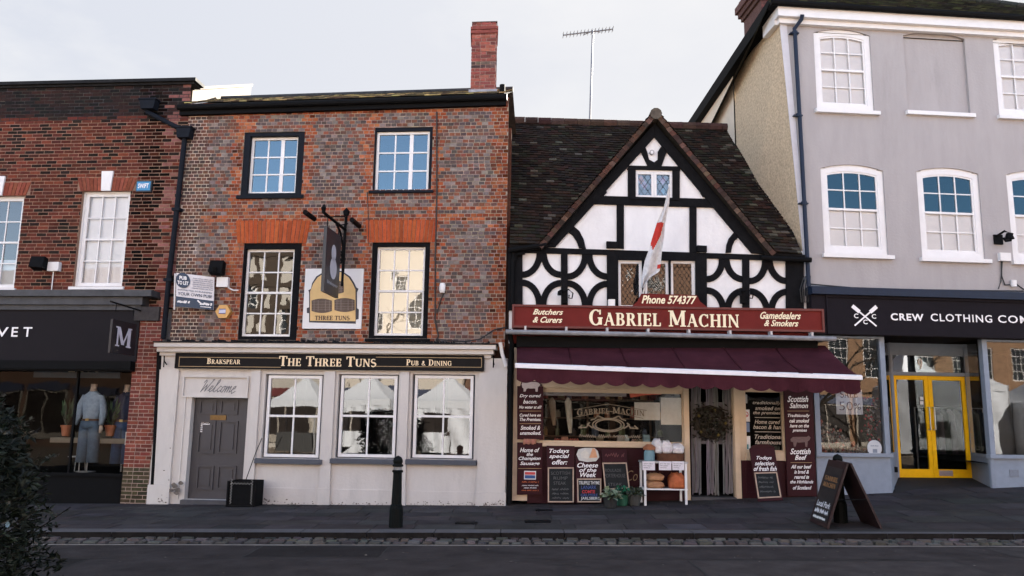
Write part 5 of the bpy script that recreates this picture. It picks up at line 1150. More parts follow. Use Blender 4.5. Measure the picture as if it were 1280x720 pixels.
# ---- clothes shop front
CY = -.22
f = G_.R(1015, 368, 1330, 417, CY); fu0 = f[0]; fz0, fz1 = G_.R(1100, 372, 1200, 417, CY)[2:]
mb = MB(); mb.box(fu0, GE, CY, .02, fz0 - .06, fz1); fs = mb.build('fascia_sign', M_crew, GR)
mb = MB(); mb.box(fu0 - .02, GE, CY - .1, .02, fz1 + .002, fz1 + .13); mb.box(fu0 - .02, GE, CY - .04, .02, fz1 + .131, fz1 + .16); mb.build('fascia_cornice', M_navy, GR)
fi = G_.uz(1033, 395, CY)[0]
mb = MB(); mb.box(fi, GE, CY - .03, CY - .001, fz1 - .05, fz1 - .001); mb.box(fi, fi + .035, CY - .03, CY - .001, fz0, fz1 - .052); mb.box(fi, GE, CY - .03, CY - .001, fz0 - .05, fz0 - .001); mb.build('sign_frame', M_crew, fs)
mb = MB(); ly = CY - .002
for t, q in (('CREW', (1113, 392, 1154, 401)), ('CLOTHING', (1163, 393, 1239.5, 402.5)), ('COM', (1247, 394.5, 1285, 404))): sans(mb, t, *G_.R(*q, ly), ly, 0, 0, .028 if t == 'CREW' else .012, 1.15, th=.012)
u0, u1, z0, z1 = G_.R(1066, 383, 1096, 407, ly)
def oar(x0, zz0, x1, zz1):
    d = Vector((x1 - x0, zz1 - zz0)); L_ = d.length; d.normalize(); pen(mb, [(x0, zz0), (x0 + d.x * L_ * .72, zz0 + d.y * L_ * .72)], ly - .008, .03); pen(mb, [(x0 + d.x * L_ * .74, zz0 + d.y * L_ * .74), (x0 + d.x * L_ * .97, zz0 + d.y * L_ * .97)], ly - .008, .075)
oar(u0 + .03, z0, u1, z1); oar(u1 - .03, z0, u0, z1)
cw = (u1 - u0)
for cx_, cz_ in ((.13, .47), (.87, .47), (.5, .17)): sans(mb, 'C', u0 + cw * (cx_ - .09), u0 + cw * (cx_ + .09), z0 + (z1 - z0) * (cz_ - .1), z0 + (z1 - z0) * (cz_ + .14), ly, 0, 0, .02, th=.008)
mb.build('lettering', M_wht, fs)
zsf = fz0 - .06                 # soffit
# left bay: riser, posts, glass; canted entry; right bay
def gp(px, py, y): return L3G(px, py, y)
bu0, bu1 = .04, G_.uz(1114, 590)[0]; ru0 = G_.uz(1239, 590)[0]
DY = 1.25
du0, du1 = G_.uz(1119, 535, DY)[0], G_.uz(1211, 540, DY)[0]
zr = G_.uz(1070, 571)[1]
lgt = G_.uz(1090, 430)[1]
zg1 = .1
mb = MB()
def panel(p, q, z0, z1, th=.06): # vertical slab between two plan points, thickness behind
    d = (Vector(q) - Vector(p)).normalized(); n_ = Vector((-d.y, d.x)) * th
    mb.hexa([(p[0], p[1], z0), (q[0], q[1], z0), (q[0] + n_.x, q[1] + n_.y, z0), (p[0] + n_.x, p[1] + n_.y, z0), (p[0], p[1], z1), (q[0], q[1], z1), (q[0] + n_.x, q[1] + n_.y, z1), (p[0] + n_.x, p[1] + n_.y, z1)])
rd = .55
lb_, rb_ = (du0 - .0, DY), (du1 + .0, DY)
def lerp2(a, b, t): return (a[0] + (b[0] - a[0]) * t, a[1] + (b[1] - a[1]) * t)
panel((bu0, 0), (bu1, 0), zg1, zr); panel((bu1 + .0, .0), lb_, zg1, zr); panel(rb_, (ru0, 0), zg1, zr); panel((ru0, 0), (GE, 0), zg1, zr)
mb.build('stall_riser', M_bluew, GR)
mb = MB()
mb.box(bu0 - .02, bu1 + .03, -.06, .07, zr + .002, zr + .07); mb.box(ru0 - .03, GE, -.06, .07, zr + .002, zr + .07)
for p, q in (((bu1 + .03, -.0), lb_), (rb_, (ru0 - .03, -.0))): panel(p, q, zr + .003, zr + .065, .08)
pw = .1; zt2 = zsf + .02
for u in (bu0, bu1 - pw, ru0): mb.box(u, u + pw, -.03, .08, zr + .071, zt2)
mb.box(bu0 + pw, bu1 - pw, -.02, .06, zt2 - .06, zt2); mb.box(ru0 + pw, GE, -.02, .06, zt2 - .06, zt2)
for p, q in (((bu1, .06), lb_), (rb_, (ru0, .06))):
    for t in ((.0, .06), (.93, .99)): panel(lerp2(p, q, t[0]), lerp2(p, q, t[1]), zr + .071, zt2, .05)
dt = G_.uz(1160, 470, DY)[1]; dz0 = G_.uz(1160, 597, DY)[1]; tb = G_.uz(1160, 467, DY)[1]
mb.box(du0 - .07, du0 - .002, DY - .06, DY + .06, dz0, zt2); mb.box(du1 + .002, du1 + .07, DY - .06, DY + .06, dz0, zt2); mb.box(du0, du1, DY - .04, DY + .05, dt + .005, dt + .075); mb.box(du0, du1, DY - .04, DY + .05, zt2 - .25, zt2)
sf = mb.build('shopfront_frame', M_bluew, GR)
def pane(par, p, q, z0, z1, gm, y=.03):
    g = MB(); g.quad((p[0], p[1], z0), (q[0], q[1], z0), (q[0], q[1] + .001, z1), (p[0], p[1], z1)); return g.build('pane', gm, par)
G_crew = glass('clothes_shop_glass', .058, (.86, .88, .88), .014, .9)
pane(sf, (bu0 + pw, .03), (bu1 - pw, .03), zr + .07, zt2 - .05, G_crew); pane(sf, (ru0 + pw, .03), (GE, .03), zr + .07, zt2 - .05, G_crew)
pane(sf, lerp2((bu1, .1), lb_, .07), lerp2((bu1, .1), lb_, .92), zr + .07, zt2, glass('entry_glass', .025, (.75, .78, .78), .03, 1)); pane(sf, lerp2(rb_, (ru0, .1), .08), lerp2(rb_, (ru0, .1), .93), zr + .07, zt2, MATS['entry_glass'])
mb = MB(); mb.box(bu1, ru0, -.02, 3.4, zt2 + .001, zt2 + .05); mb.build('entry_soffit', M_crew, GR)
mb = MB(); mb.quad((bu1, -.1, gz(7, 15.5) + .004), (ru0, -.1, gz(9, 15.6) + .004), (du1 + .1, DY, dz0 - .01), (du0 - .1, DY, dz0 - .01)); mb.quad((du0 - .1, DY, dz0 - .01), (du1 + .1, DY, dz0 - .01), (du1 + .1, DY + .1, dz0 - .01), (du0 - .1, DY + .1, dz0 - .01)); mb.build('entry_floor', M_joint, GR)
g = pane(sf, (du0, DY), (du1, DY), dt + .07, zt2 - .24, glass('transom_glass', .1, (.7, .73, .73), .012, .8))
mb = MB(); q = G_.R(1147, 448, 1154, 462, DY - .01); serif(mb, '9', *q, DY - .006); mb.build('number_nine', M_wht, sf)
mb = MB(); u0, u1, z0, z1 = .2, GE, dz0 - .02, zt2 + .3
mb.quad((u0 - .15, 3.4, -.1), (u1, 3.4, -.1), (u1, 3.4, zt2), (u0 - .15, 3.4, zt2)); mb.quad((.04, .09, .0), (.04, 3.4, .0), (.04, 3.4, zt2), (.04, .09, zt2)); mb.quad((.05, .09, zr - .1), (bu1, .09, zr - .1), (bu1 - .0, 3.4, zr - .1), (.05, 3.4, zr - .1)); mb.quad((ru0, .09, zr - .1), (GE, .09, zr - .1), (GE, 3.4, zr - .1), (ru0, 3.4, zr - .1)); mb.quad((du0 - .3, DY + .1, dz0 - .012), (du1 + .3, DY + .1, dz0 - .012), (du1 + .3, 3.4, dz0 - .012), (du0 - .3, 3.4, dz0 - .012)); mb.quad((.04, .09, zt2 + .05), (GE, .09, zt2 + .05), (GE, 3.4, zt2 + .05), (.04, 3.4, zt2 + .05))
mb.build('room_lining', M_dim, GR)
# yellow double doors
dm = (du0 + du1) / 2 - .02
for a, b, lf in ((du0, dm - .004, 0), (dm + .004, du1, 1)):
    mb = MB(); st_, tp, bt = .085, .085, .17
    mb.box(a, a + st_, DY - .0, DY + .045, dz0, dt); mb.box(b - st_, b, DY - .0, DY + .045, dz0, dt); mb.box(a + st_, b - st_, DY, DY + .045, dt - tp, dt); mb.box(a + st_, b - st_, DY, DY + .045, dz0, dz0 + bt)
    d_ = mb.build('door', M_yellow, GR); pane(d_, (a + st_, DY + .02), (b - st_, DY + .02), dz0 + bt, dt - tp, glass('door_glass', .03, (.72, .74, .74), .03, .8))
    mb = MB(); hx = (b - .05) if lf == 0 else (a + .05); z0, z1 = G_.uz(1155, 537, DY)[1], G_.uz(1155, 509, DY)[1]; mb.tube([(hx, DY - .005, z1), (hx, DY - .07, z1), (hx, DY - .07, z0), (hx, DY - .005, z0)], .016, 6); mb.build('handle', M_steel, d_)
    if lf == 0:
        mb = MB()
        for py in (498, 503.5): q = G_.R(1150, py - 2, 1154, py + 2, DY); mb.box(q[0], q[1], DY - .004, DY - .001, q[2], q[3])
        mb.build('door_sticker', M_white, d_)
    else:
        mb = MB(); q = G_.R(1174, 588, 1191, 595, DY); mb.box(q[0], q[1], DY - .006, DY - .001, q[2], q[3]); mb.build('kick_plate', mat('pinkish_steel', (.5, .4, .4), .35, .1, 10, metal=.5), d_)
mb = MB()
q = G_.R(1121, 585, 1124, 592, .2); p = lerp2((bu1, 0), lb_, .5); mb.box(p[0] - .04, p[0] + .04, p[1] - .05, p[1] + .02, q[2], q[3]); mb.build('key_safe', M_iron, GR)
mb = MB(); q = G_.R(1262, 587, 1273, 596, 0); mb.box(q[0], q[1], -.012, -.0, q[2], q[3]); mb.build('vent_grille', mat('grey_vent', (.16, .18, .22), .6, .2, 40), GR)
# ------------------------------------------------------------------ signs and fittings on the pub and the brick shop
def L3(px, py, y=0.0): u, z = P_.uz(px, py, y); return Vector((u, y, z))
# projecting M sign
v = L3(177, 390, -.2)
MS = thing('hanging_sign', 'square black hanging sign with a white M over dark shopfront', 'sign', P_, (v.x, v.y, v.z))
a, b = L3(178, 393, -.15), None
mb = MB(); ux = v.x - .02
mb.tube([(ux, -.12, v.z + .02), (ux - .0, -1.25, v.z + .06)], .016, 6)
for yy in (-.45, -1.05): mb.tube([(ux, yy, v.z + .05), (ux, yy, v.z - .12)], .008, 5)
mb.build('bracket', M_iron, MS)
zt_, zb2 = L3(162, 402, -.75).z, L3(162, 443, -.75).z
mb = MB(); mb.box(ux - .02, ux + .02, -1.15, -.32, zb2, zt_); bd = mb.build('board', mat('black_gloss_board', (.012, .012, .016), .35, .2, 6), MS)
mb = MB(); serif(mb, 'M', .12, .7, .14, .52, 0)
hh = zt_ - zb2
sans(mb, 'ESSENTIALS'[:0] or 'm', .2, .2001, .06, .0601, 0) if False else None
mb.xf(lambda u, y, z: (ux + .021 - y, -1.15 + u, zb2 + z * hh / .64)); mb.build('lettering', mat('lilac_grey_letter', (.5, .48, .55), .5, .05, 10), bd)
# swift plaque
q = P_.R(171, 226.5, 190, 240, -.03)
mb = MB(); mb.box(q[0], q[1], -.06, 0, q[2], q[3]); o = mb.build('plaque', mat('plaque_edge', (.02, .03, .04), .5, .1, 9), None, fac=P_); tag(o, 'small blue plaque reading SWIFT on the dark brick wall', 'plaque')
mb = MB(); mb.box(q[0] + .02, q[1] - .02, -.066, -.061, q[2] + .025, q[3] - .02, 0, (.05, .22, .42)); r = mb.build('face', M_any, o)
mb = MB(); sans(mb, 'SWIFT', q[0] + .05, q[1] - .05, q[2] + .07, q[3] - .06, -.067, 0, .1, .02); mb.build('lettering', M_wht, o)
# small floodlight and white box above the dark shop
q = P_.R(44, 322, 60, 338, -.1); mb = MB(); mb.hexa([(q[0], -.3, q[2] + .05), (q[1], -.28, q[2] + .03), (q[1], -.12, q[2] + .0), (q[0], -.14, q[2] + .0), (q[0], -.24, q[3]), (q[1], -.22, q[3]), (q[1], -.1, q[3] - .03), (q[0], -.12, q[3] - .03)]); mb.tube([(q[1] - .05, -.12, q[2] + .1), (q[1] + .02, 0, q[2] + .08)], .02, 6)
o = mb.build('floodlight', M_iron, None, fac=P_); tag(o, 'black floodlight on the dark brick wall between two white windows', 'floodlight', 'black floodlights on brick walls')
q = P_.R(61, 328, 75, 339, -.05); mb = MB(); mb.box(q[0], q[1], -.1, 0, q[2], q[3]); mb.tube([(q[0] + .1, -.03, q[2]), (q[0] + .1, -.03, q[2] - .4)], .01, 5); o = mb.build('junction_box', M_white, None, fac=P_); tag(o, 'white box beside the black floodlight over the dark shopfront', 'box', 'white boxes on brick walls')
q = P_.R(266, 327, 282, 345, -.1); mb = MB(); mb.hexa([(q[0], -.3, q[2] + .05), (q[1], -.28, q[2] + .03), (q[1], -.12, q[2]), (q[0], -.14, q[2]), (q[0], -.24, q[3]), (q[1], -.22, q[3]), (q[1], -.1, q[3] - .03), (q[0], -.12, q[3] - .03)]); mb.tube([(q[1] - .08, -.15, q[2] + .1), (q[1] - .08, 0, q[2] + .08)], .02, 6); mb.rings([((q[0] + q[1]) / 2, -.3, q[2] + .06, .05, .03), ((q[0] + q[1]) / 2, -.32, q[2] + .14, .05, .03)], 8)
o = mb.build('floodlight', M_iron, None, fac=P_); tag(o, 'black floodlight above the yellow hexagonal alarm on the pub wall', 'floodlight', 'black floodlights on brick walls')
q = P_.R(272, 347, 286, 359, -.05); mb = MB(); mb.box(q[0], q[1], -.1, 0, q[2], q[3]); mb.tube([(q[1] - .03, -.03, q[2]), (q[1] + .1, -.03, q[2] - .06), (q[1] + .2, -.03, q[2] - .06)], .014, 5); o = mb.build('junction_box', M_white, None, fac=P_); tag(o, 'white box between a floodlight and the yellow hexagonal alarm', 'box', 'white boxes on brick walls')
q = P_.R(549, 354, 557, 366, -.04); mb = MB(); mb.rings([((q[0] + q[1]) / 2, -.04, q[2], .045, .04), ((q[0] + q[1]) / 2, -.05, q[2] + .05, .06, .05), ((q[0] + q[1]) / 2, -.05, q[3] - .05, .06, .05), ((q[0] + q[1]) / 2, -.04, q[3], .045, .04)], 10); o = mb.build('junction_box', M_white, None, fac=P_); tag(o, 'small rounded white box on the black cable right of the pub windows', 'box', 'white boxes on brick walls')
# hexagonal alarm
c = P_.uz(279, 389.5, -.1); mb = MB(); hx = [(c[0] + .155 * math.cos(k * math.pi / 3), c[1] + .15 * math.sin(k * math.pi / 3)) for k in range(6)]; mb.prism(hx, -.12, 0)
o = mb.build('alarm_box', mat('amber_plastic', (.55, .3, .09), .45, .06, 8), None, fac=P_); tag(o, 'yellow hexagonal alarm box on the pub wall by the to let board', 'alarm')
mb = MB(); mb.box(c[0] - .075, c[0] + .06, -.126, -.1205, c[1] - .045, c[1] + .05, 0, (.5, .5, .6)); 
for k in (-.04, .045): mb.box(c[0] - .075, c[0] + .06, -.129, -.1262, c[1] + k - .006, c[1] + k + .008, 0, (.05, .07, .2))
mb.build('label_plate', M_any, o)
# to let board
bp = [L3(220.5, 341, -.25), L3(268, 346.5, -.12), L3(267, 387.5, -.12), L3(220, 383, -.25)]
TL_ = thing('to_let_board', 'white and navy PUB TO LET board fixed beside the black downpipe', 'sign', P_, tuple(bp[3]))
def onb(s, t, o=0): # s right, t up
    p = bp[3].lerp(bp[2], s).lerp(bp[0].lerp(bp[1], s), t); n_ = (bp[2] - bp[3]).cross(bp[0] - bp[3]).normalized(); return tuple(p + n_ * o)
mb = MB(); mb.hexa([onb(0, 0, -.012), onb(1, 0, -.012), onb(1, 0, .0), onb(0, 0, .0), onb(0, 1, -.012), onb(1, 1, -.012), onb(1, 1, .0), onb(0, 1, .0)]); mb.xf(lambda a, b, c: (a, b, c)); bo = mb.build('board', mat('printed_white', (.62, .6, .62), .5, .08, 30), TL_)
def onboard(fn, name, m, o):
    mb = MB(); fn(mb); sgn = -1
    mb.v = [onb(u, z, -(o + (-y))) if False else onb(u, z, 0) for u, y, z in mb.v]
    n_ = (bp[2] - bp[3]).cross(bp[0] - bp[3]).normalized()
    if n_.y > 0: n_ = -n_
    mb.v = [tuple(Vector(p) + n_ * o) for p in mb.v]; return mb.build(name, m, bo)
n_ = (bp[2] - bp[3]).cross(bp[0] - bp[3]).normalized(); OF = .015
onboard(lambda m_: m_.quad((0, 0, 0), (1, 0, 0), (1, 0, .27), (0, 0, .3)), 'navy_band', mat('navy_print', (.012, .03, .065), .5, .1, 20), OF)
onboard(lambda m_: [m_.quad((.18, 0, .79), *[(.18 + .19 * math.cos(a), 0, .79 + .23 * math.sin(a)) for a in (k * math.pi / 12, (k + .5) * math.pi / 12, (k + 1) * math.pi / 12)]) for k in range(24)], 'navy_disc', MATS['navy_print'], OF)
onboard(lambda m_: [sans(m_, 'PUB', .09, .28, .81, .92, 0, 0, 0, .03), sans(m_, 'TO LET', .04, .33, .66, .77, 0, 0, 0, .025), scribble(m_, .05, .36, .12, .19, 0, .03, 0, 3), scribble(m_, .65, .95, .12, .19, 0, .03, 0, 4), pen(m_, [(.58, .23), (.66, .16)], 0, .04), scribble(m_, .66, .93, .05, .08, 0, .015, 0, 6)], 'lettering', M_wht, OF + .004)
onboard(lambda m_: [sans(m_, 'YOUR OWN PUB!', .05, .95, .345, .44, 0, 0, 0, .005), sans(m_, 'INTERESTED IN RUNNING', .05, .95, .48, .53, 0)], 'dark_lettering', M_navy, OF)
onboard(lambda m_: [scribble(m_, .42 + .02 * (k % 2), .97, .58 + k * .06, .61 + k * .06, 0, .012, 0, 20 + k) for k in range(6)], 'faint_pattern', mat('grey_print', (.3, .3, .36), .6, .1, 9), OF)
mb = MB(); p = L3(219, 342, -.2); p2 = L3(218, 387, -.2); mb.tube([p, p2], .018, 6); mb.build('post', M_white, TL_)
# THREE TUNS painted board
q = P_.R(380, 336, 453, 411, -.04)
TB = thing('picture_board', 'white board painted with three barrels and THREE TUNS lettering', 'sign', P_, (q[0], -.03, q[2]))
mb = MB(); mb.box(q[0], q[1], -.05, 0, q[2], q[3]); bo = mb.build('board', mat('off_white_board', (.66, .65, .65), .6, .05, 6), TB)
Z7 = lambda x, y: (360 + x / 4.24, 250 + y / 4.235)
out_ = [(112, 648), (112, 600), (100, 598), (100, 572), (112, 568), (112, 490), (108, 478), (122, 470), (128, 440), (150, 405), (190, 380), (240, 368), (290, 378), (330, 405), (352, 440), (362, 462), (374, 470), (366, 490), (366, 572), (376, 580), (374, 630), (360, 634), (360, 655)]
ins = [(118, 640), (118, 485), (133, 445), (158, 410), (195, 386), (240, 374), (286, 384), (322, 410), (343, 442), (358, 474), (358, 642)]
mb = MB(); mb.prism(P_.poly([Z7(*p) for p in out_], -.05), -.054, -.0502); mb.build('painted_stonework', mat('charcoal_mural', (.03, .03, .04), .6, .2, 9), bo)
mb = MB(); mb.prism(P_.poly([Z7(*p) for p in ins], -.05), -.058, -.0542); mb.build('painted_cellar', mat('buff_mural', (.6, .4, .17), .6, .1, 6), bo)
mb = MB(); md = MB()
for cx_, cy_, wd, hg in ((179, 560, 54, 38), (300, 556, 54, 37), (240, 462, 56, 37)):
    k = 10; ptsT, ptsB = [], []
    for j in range(k + 1):
        t = j / k * 2 - 1; bul = 1 - .28 * t * t; ptsT.append(Z7(cx_ + wd * t, cy_ - hg * bul)); ptsB.append(Z7(cx_ + wd * t, cy_ + hg * bul))
    mb.prism(P_.poly(ptsT + ptsB[::-1], -.058), -.062, -.0582)
    for f_ in (-.55, -.2, .2, .55): a = P_.uz(*Z7(cx_ - wd * .96, cy_ + hg * f_), -.06); b = P_.uz(*Z7(cx_ + wd * .96, cy_ + hg * f_), -.06); pen(md, [a, b], -.0628, .006)
    for f_ in (-.75, -.35, .35, .75): a = P_.uz(*Z7(cx_ + wd * f_, cy_ - hg * .75), -.06); b = P_.uz(*Z7(cx_ + wd * f_, cy_ + hg * .75), -.06); pen(md, [a, b], -.0638, .012)
mb.build('painted_barrels', mat('barrel_brown', (.085, .055, .04), .6, .3, 25), bo); md.build('barrel_hoops', mat('hoop_grey', (.17, .13, .11), .6, .2, 20), bo)
mb = MB(); f = P_.R(*Z7(143, 613), *Z7(328, 636), -.058); serif(mb, 'THREE TUNS', *f, -.058); mb.build('lettering', mat('brown_letter', (.05, .025, .02), .6, .1, 10), bo)
# pub hanging sign on its wrought iron bracket
wp = L3(425, 285, 0); ux = wp.x + .12
zt_ = L3(402, 289, -.85).z; zb2 = L3(402, 368, -.85).z
yA, yB = -1.25, -.36
HS = thing('hanging_sign', 'tall black pub sign hanging from wrought iron bracket', 'sign', P_, (ux, 0, zt_))
mb = MB(); za_ = zt_ + .22
mb.tube([(ux, -.05, za_ + .1), (ux, -.05, za_ - 1.15)], .03, 8); mb.tube([(ux, -.02, za_), (ux, -1.45, za_)], .028, 8); mb.tube([(ux, -.02, za_ + .28), (ux, -1.0, za_ + .02)], .014, 6)
mb.tube([(ux, -.07, za_ - .75), (ux, -.14, za_ - .35), (ux, -.35, za_ - .12), (ux, -.6, za_ - .03)], .024, 6)
mb.tube([(ux + .0, -.12 - .13 + .13 * math.cos(t) * (1 - t / 16), za_ - .62 + .15 * math.sin(t) * (1 - t / 16)) for t in [k * .5 for k in range(26)]], .014, 6)
mb.tube([(ux, -.02, za_ + .1), (ux, -.02, za_ + .36)], .03, 6); mb.rings([(ux, -.02, za_ + .3, .05, .05), (ux, -.02, za_ + .38, .07, .07), (ux, -.02, za_ + .46, .01, .01)], 8); mb.rings([(ux, -1.4, za_ + .0, .03, .03), (ux, -1.42, za_ + .08, .05, .05), (ux, -1.4, za_ + .16, .01, .01)], 8)
for yy in (yA + .1, yB - .1): mb.tube([(ux, yy, za_), (ux, yy, zt_)], .01, 5)
br = mb.build('bracket', M_iron, HS)
mb = MB()
for yy, s_ in ((-.95, -.42), (-.35, .3)):
    mb.tube([(ux, yy, za_ + .02), (ux + s_ * .5, yy - .0, za_ + .05)], .012, 6); mb.tube([(ux + s_, yy - .26, za_ + .06), (ux + s_, yy + .26, za_ + .06)], .05, 10)
mb.build('sign_lamp', M_iron, HS)
mb = MB(); mb.box(ux - .03, ux + .03, yA, yB, zb2, zt_); bd = mb.build('board', mat('black_pub_board', (.018, .02, .026), .4, .2, 6), HS)
hh = zt_ - zb2
def face(fn, name, m, o=.034):
    for sd in (-1,):
        mb = MB(); fn(mb); mb.v = [(ux - o + y, yA + u * (yB - yA), zb2 + z * hh) for u, y, z in mb.v]
        return mb.build(name, m, bd)
def bee(m_):
    for k in range(20):
        a, b = math.pi * 2 * k / 20, math.pi * 2 * (k + 1) / 20
        for cx_, cz_, rx, rz_ in ((.52, .66, .16, .13), (.54, .42, .23, .17)): m_.quad((cx_, 0, cz_), (cx_ + rx * math.cos(a), 0, cz_ + rz_ * math.sin(a)), (cx_ + rx * math.cos((a + b) / 2), 0, cz_ + rz_ * math.sin((a + b) / 2)), (cx_ + rx * math.cos(b), 0, cz_ + rz_ * math.sin(b)))
def face(fn, name, m, o=.034):
    """artwork on the side of the board that looks towards the middle of the street"""
    mb = MB(); fn(mb); mb.v = [(ux + o - y, yA + u * (yB - yA), zb2 + z * hh) for u, y, z in mb.v]
    return mb.build(name, m, bd)
face(bee, 'pale_emblem', mat('pale_emblem_paint', (.42, .42, .47), .6, .1, 10))
face(lambda m_: sans(m_, 'Brakspear', .16, .9, .13, .2, 0, 0, 0, .015), 'lettering', M_greyblind)
face(lambda m_: sans(m_, 'THREE TUNS', .2, .85, .86, .9, 0, 0, 0, .0), 'faint_lettering', mat('faint_letters', (.08, .05, .045), .6, .1, 10))
# planter by the pub door
p = ground(297, 634)
pf = Fac(p.x, p.y, -5); PB = thing('planter_box', 'black patterned planter box standing beside the grey pub door', 'planter', pf, (0, 0, p.z))
ROOTORG[PB.name] = (0, 0, 0); PB.location = (p.x, p.y, p.z)
wd, hg = .55, .47
mb = MB(); mb.box(-.2, .30, .0, .42, 0, hg, 0, None, (1,)); mb.box(-.2, .30, .0, .42, hg - .07, hg - .05); mb.frame(-.22, .32, 0, hg, .03, -.02, -.001); mb.build('box_body', M_iron, PB)
mb = MB()
for k in range(9): z = .06 + k * .05; pen(mb, [(-.15, z), (-.12, z + .025), (-.15, z + .05)], -.022, .008); pen(mb, [(.27, z), (.24, z + .025), (.27, z + .05)], -.022, .008)
for k in range(7): x = -.16 + k * .06; pen(mb, [(x, .41), (x + .03, .44), (x + .06, .41)], -.022, .008)
mb.build('lattice_pattern', mat('silver_lattice', (.2, .2, .2), .5, .1, 9, metal=.4), PB)
mb = MB(); a = Vector((0.03, .2, .45)); mb.tube([a, L3(306, 594, -.3) - Vector((0, 0, 0))] if False else [a, (.22, .15, 1.0), (.33, .12, 1.25)], .008, 5); mb.build('stake', M_iron, PB)

# ------------------------------------------------------------------ butcher's boards
def board(label, px, y, name='menu_board', lines=(), m=None, base_z=None, thick=.03, group="boards around the butcher's door"):
    """px: four corners TL TR BR BL of the front face; stands/leans with top at y[0], foot at y[1]"""
    c4 = [L3B(px[0][0], px[0][1], y[0]), L3B(px[1][0], px[1][1], y[0]), L3B(px[2][0], px[2][1], y[1]), L3B(px[3][0], px[3][1], y[1])]
    org = tuple((c4[2] + c4[3]) / 2)
    T = thing(name, label, 'board', B_, org, group)
    n_ = (c4[1] - c4[0]).cross(c4[3] - c4[0]).normalized()
    if n_.y > 0: n_ = -n_
    mb = MB(); bk = [p - n_ * thick for p in c4]
    mb.hexa([c4[3], c4[2], bk[2], bk[3], c4[0], c4[1], bk[1], bk[0]]); bo = mb.build('board', m or M_maroon, T)
    return T, bo, c4, n_
def place(bd, tx, px4):
    """inverse bilinear: pixel -> (s,t) on the board, via its plane"""
    T, bo, c4, n_ = bd
    c0 = B_.W(*c4[0]); nW = (B_.u * n_.x + B_.i * n_.y + Vector((0, 0, n_.z)))
    out = []
    for px, py in px4:
        d = ray(px, py); t = (c0 - CAMP).dot(nW) / d.dot(nW); out.append(Vector(B_.loc(CAMP + d * t)))
    return out
def text_on(bd, parent, items, m, name='lettering', off=.006):
    """items: (kind, text, x0,y0,x1,y1) in pixels; laid on the board's plane"""
    mb = MB()
    T, bo, c4, n_ = bd
    for it in items:
        kind, t, x0, y0, x1, y1 = it; P0, P1, P2 = place(bd, None, [(x0, y1), (x1, y1), (x0, y0)])
        if len(it) > 6: pass
        s = len(mb.v)
        if kind == 'i': sans(mb, t, 0, 1, 0, 1, 0, 0, .3, .018, th=0)
        elif kind == 'b': sans(mb, t, 0, 1, 0, 1, 0, 0, 0, .02, th=0)
        elif kind == 'n': sans(mb, t, 0, 1, 0, 1, 0, 0, 0, -.005, th=0)
        elif kind == 's': serif(mb, t, 0, 1, 0, 1, 0, th=0)
        elif kind == 'c':
            asp = (P1 - P0).length / max(.01, (P2 - P0).length); scribble(mb, 0, asp, 0, 1, 0, .16, 0, hash(t) % 1000 if False else sum(map(ord, t)) + int(x0)); mb.v[s:] = [(a / asp, b, c) for a, b, c in mb.v[s:]]
        elif kind == '-': mb.quad((0, 0, 0), (1, 0, 0), (1, 0, 1), (0, 0, 1))
        mb.v[s:] = [tuple(P0 + (P1 - P0) * a + (P2 - P0) * c + n_ * (off - b)) for a, b, c in mb.v[s:]]
    return mb.build(name, m, parent)
def slate(bd, px4, T):
    P = place(bd, None, px4); n_ = bd[3]; mb = MB(); Q = [p + n_ * .004 for p in P]
    mb.hexa([P[3] , P[2], P[2] + n_ * .004, P[3] + n_ * .004, P[0], P[1], P[1] + n_ * .004, P[0] + n_ * .004]); sl = mb.build('chalkboard', M_slate, T)
    fr = MB()
    for k in range(4):
        a, b = P[k], P[(k + 1) % 4]; c = sum(P, Vector()) / 4; ia, ib = a.lerp(c, .06), b.lerp(c, .06); wv = (b - a).normalized(); inn = (c - (a + b) / 2); inn = (inn - wv * inn.dot(wv)).normalized() * .022
        h = n_ * .012; o1, o2 = a - wv * .0, b
        fr.hexa([o1, o2, o2 + inn, o1 + inn, o1 + h, o2 + h, o2 + inn + h, o1 + inn + h])
    fr.build('chalkboard_frame', M_oak, T); return sl
V5 = lambda x, y: (630 + x / 4, 460 + y / 4)
def I5(kind, t, x0, y0, x1, y1): a, b = V5(x0, y0), V5(x1, y1); return (kind, t, a[0], a[1], b[0], b[1])
# left tall pair
b1 = board('tall maroon board with a white pig and dry cured bacon lettering', [V5(66, 90), V5(196, 92), V5(196, 357), V5(66, 357)], (-.1, -.1))
text_on(b1, b1[1], [I5('i', 'Dry cured', 78, 131, 185, 151), I5('i', 'bacon.', 96, 158, 165, 178), I5('i', 'No water at all!', 75, 188, 188, 203), I5('i', 'Cured here on', 78, 228, 184, 243), I5('i', 'The Premises.', 79, 249, 185, 265), I5('i', 'Smoked &', 83, 288, 181, 309), I5('i', 'unsmoked.', 80, 316, 184, 334)], M_wht)
text_on(b1, b1[1], [I5('-', '', 78, 214, 186, 216.5), I5('-', '', 78, 277, 186, 279.5)], M_goldline, 'rule')
pig = [(88, 82), (92, 72), (110, 69), (135, 70), (158, 70), (172, 74), (182, 84), (176, 90), (170, 96), (168, 118), (158, 118), (156, 102), (130, 103), (124, 101), (112, 104), (108, 117), (98, 118), (98, 102), (92, 98)]
P = place(b1, None, [V5(*p) for p in pig]); mb = MB(); mb.prism([(p.x, p.z) for p in P], -.104, -.1005); mb.build('pig_picture', mat('pink_grey_pig', (.5, .42, .4), .6, .15, 30), b1[1])
mb = MB(); P = place(b1, None, [V5(*p) for p in ((80, 91), (86, 72), (106, 64), (160, 65), (186, 78), (192, 91))]); mb.prism([(p.x, p.z) for p in P], -.0985, -.07); mb.build('shaped_top', M_maroon, b1[0])
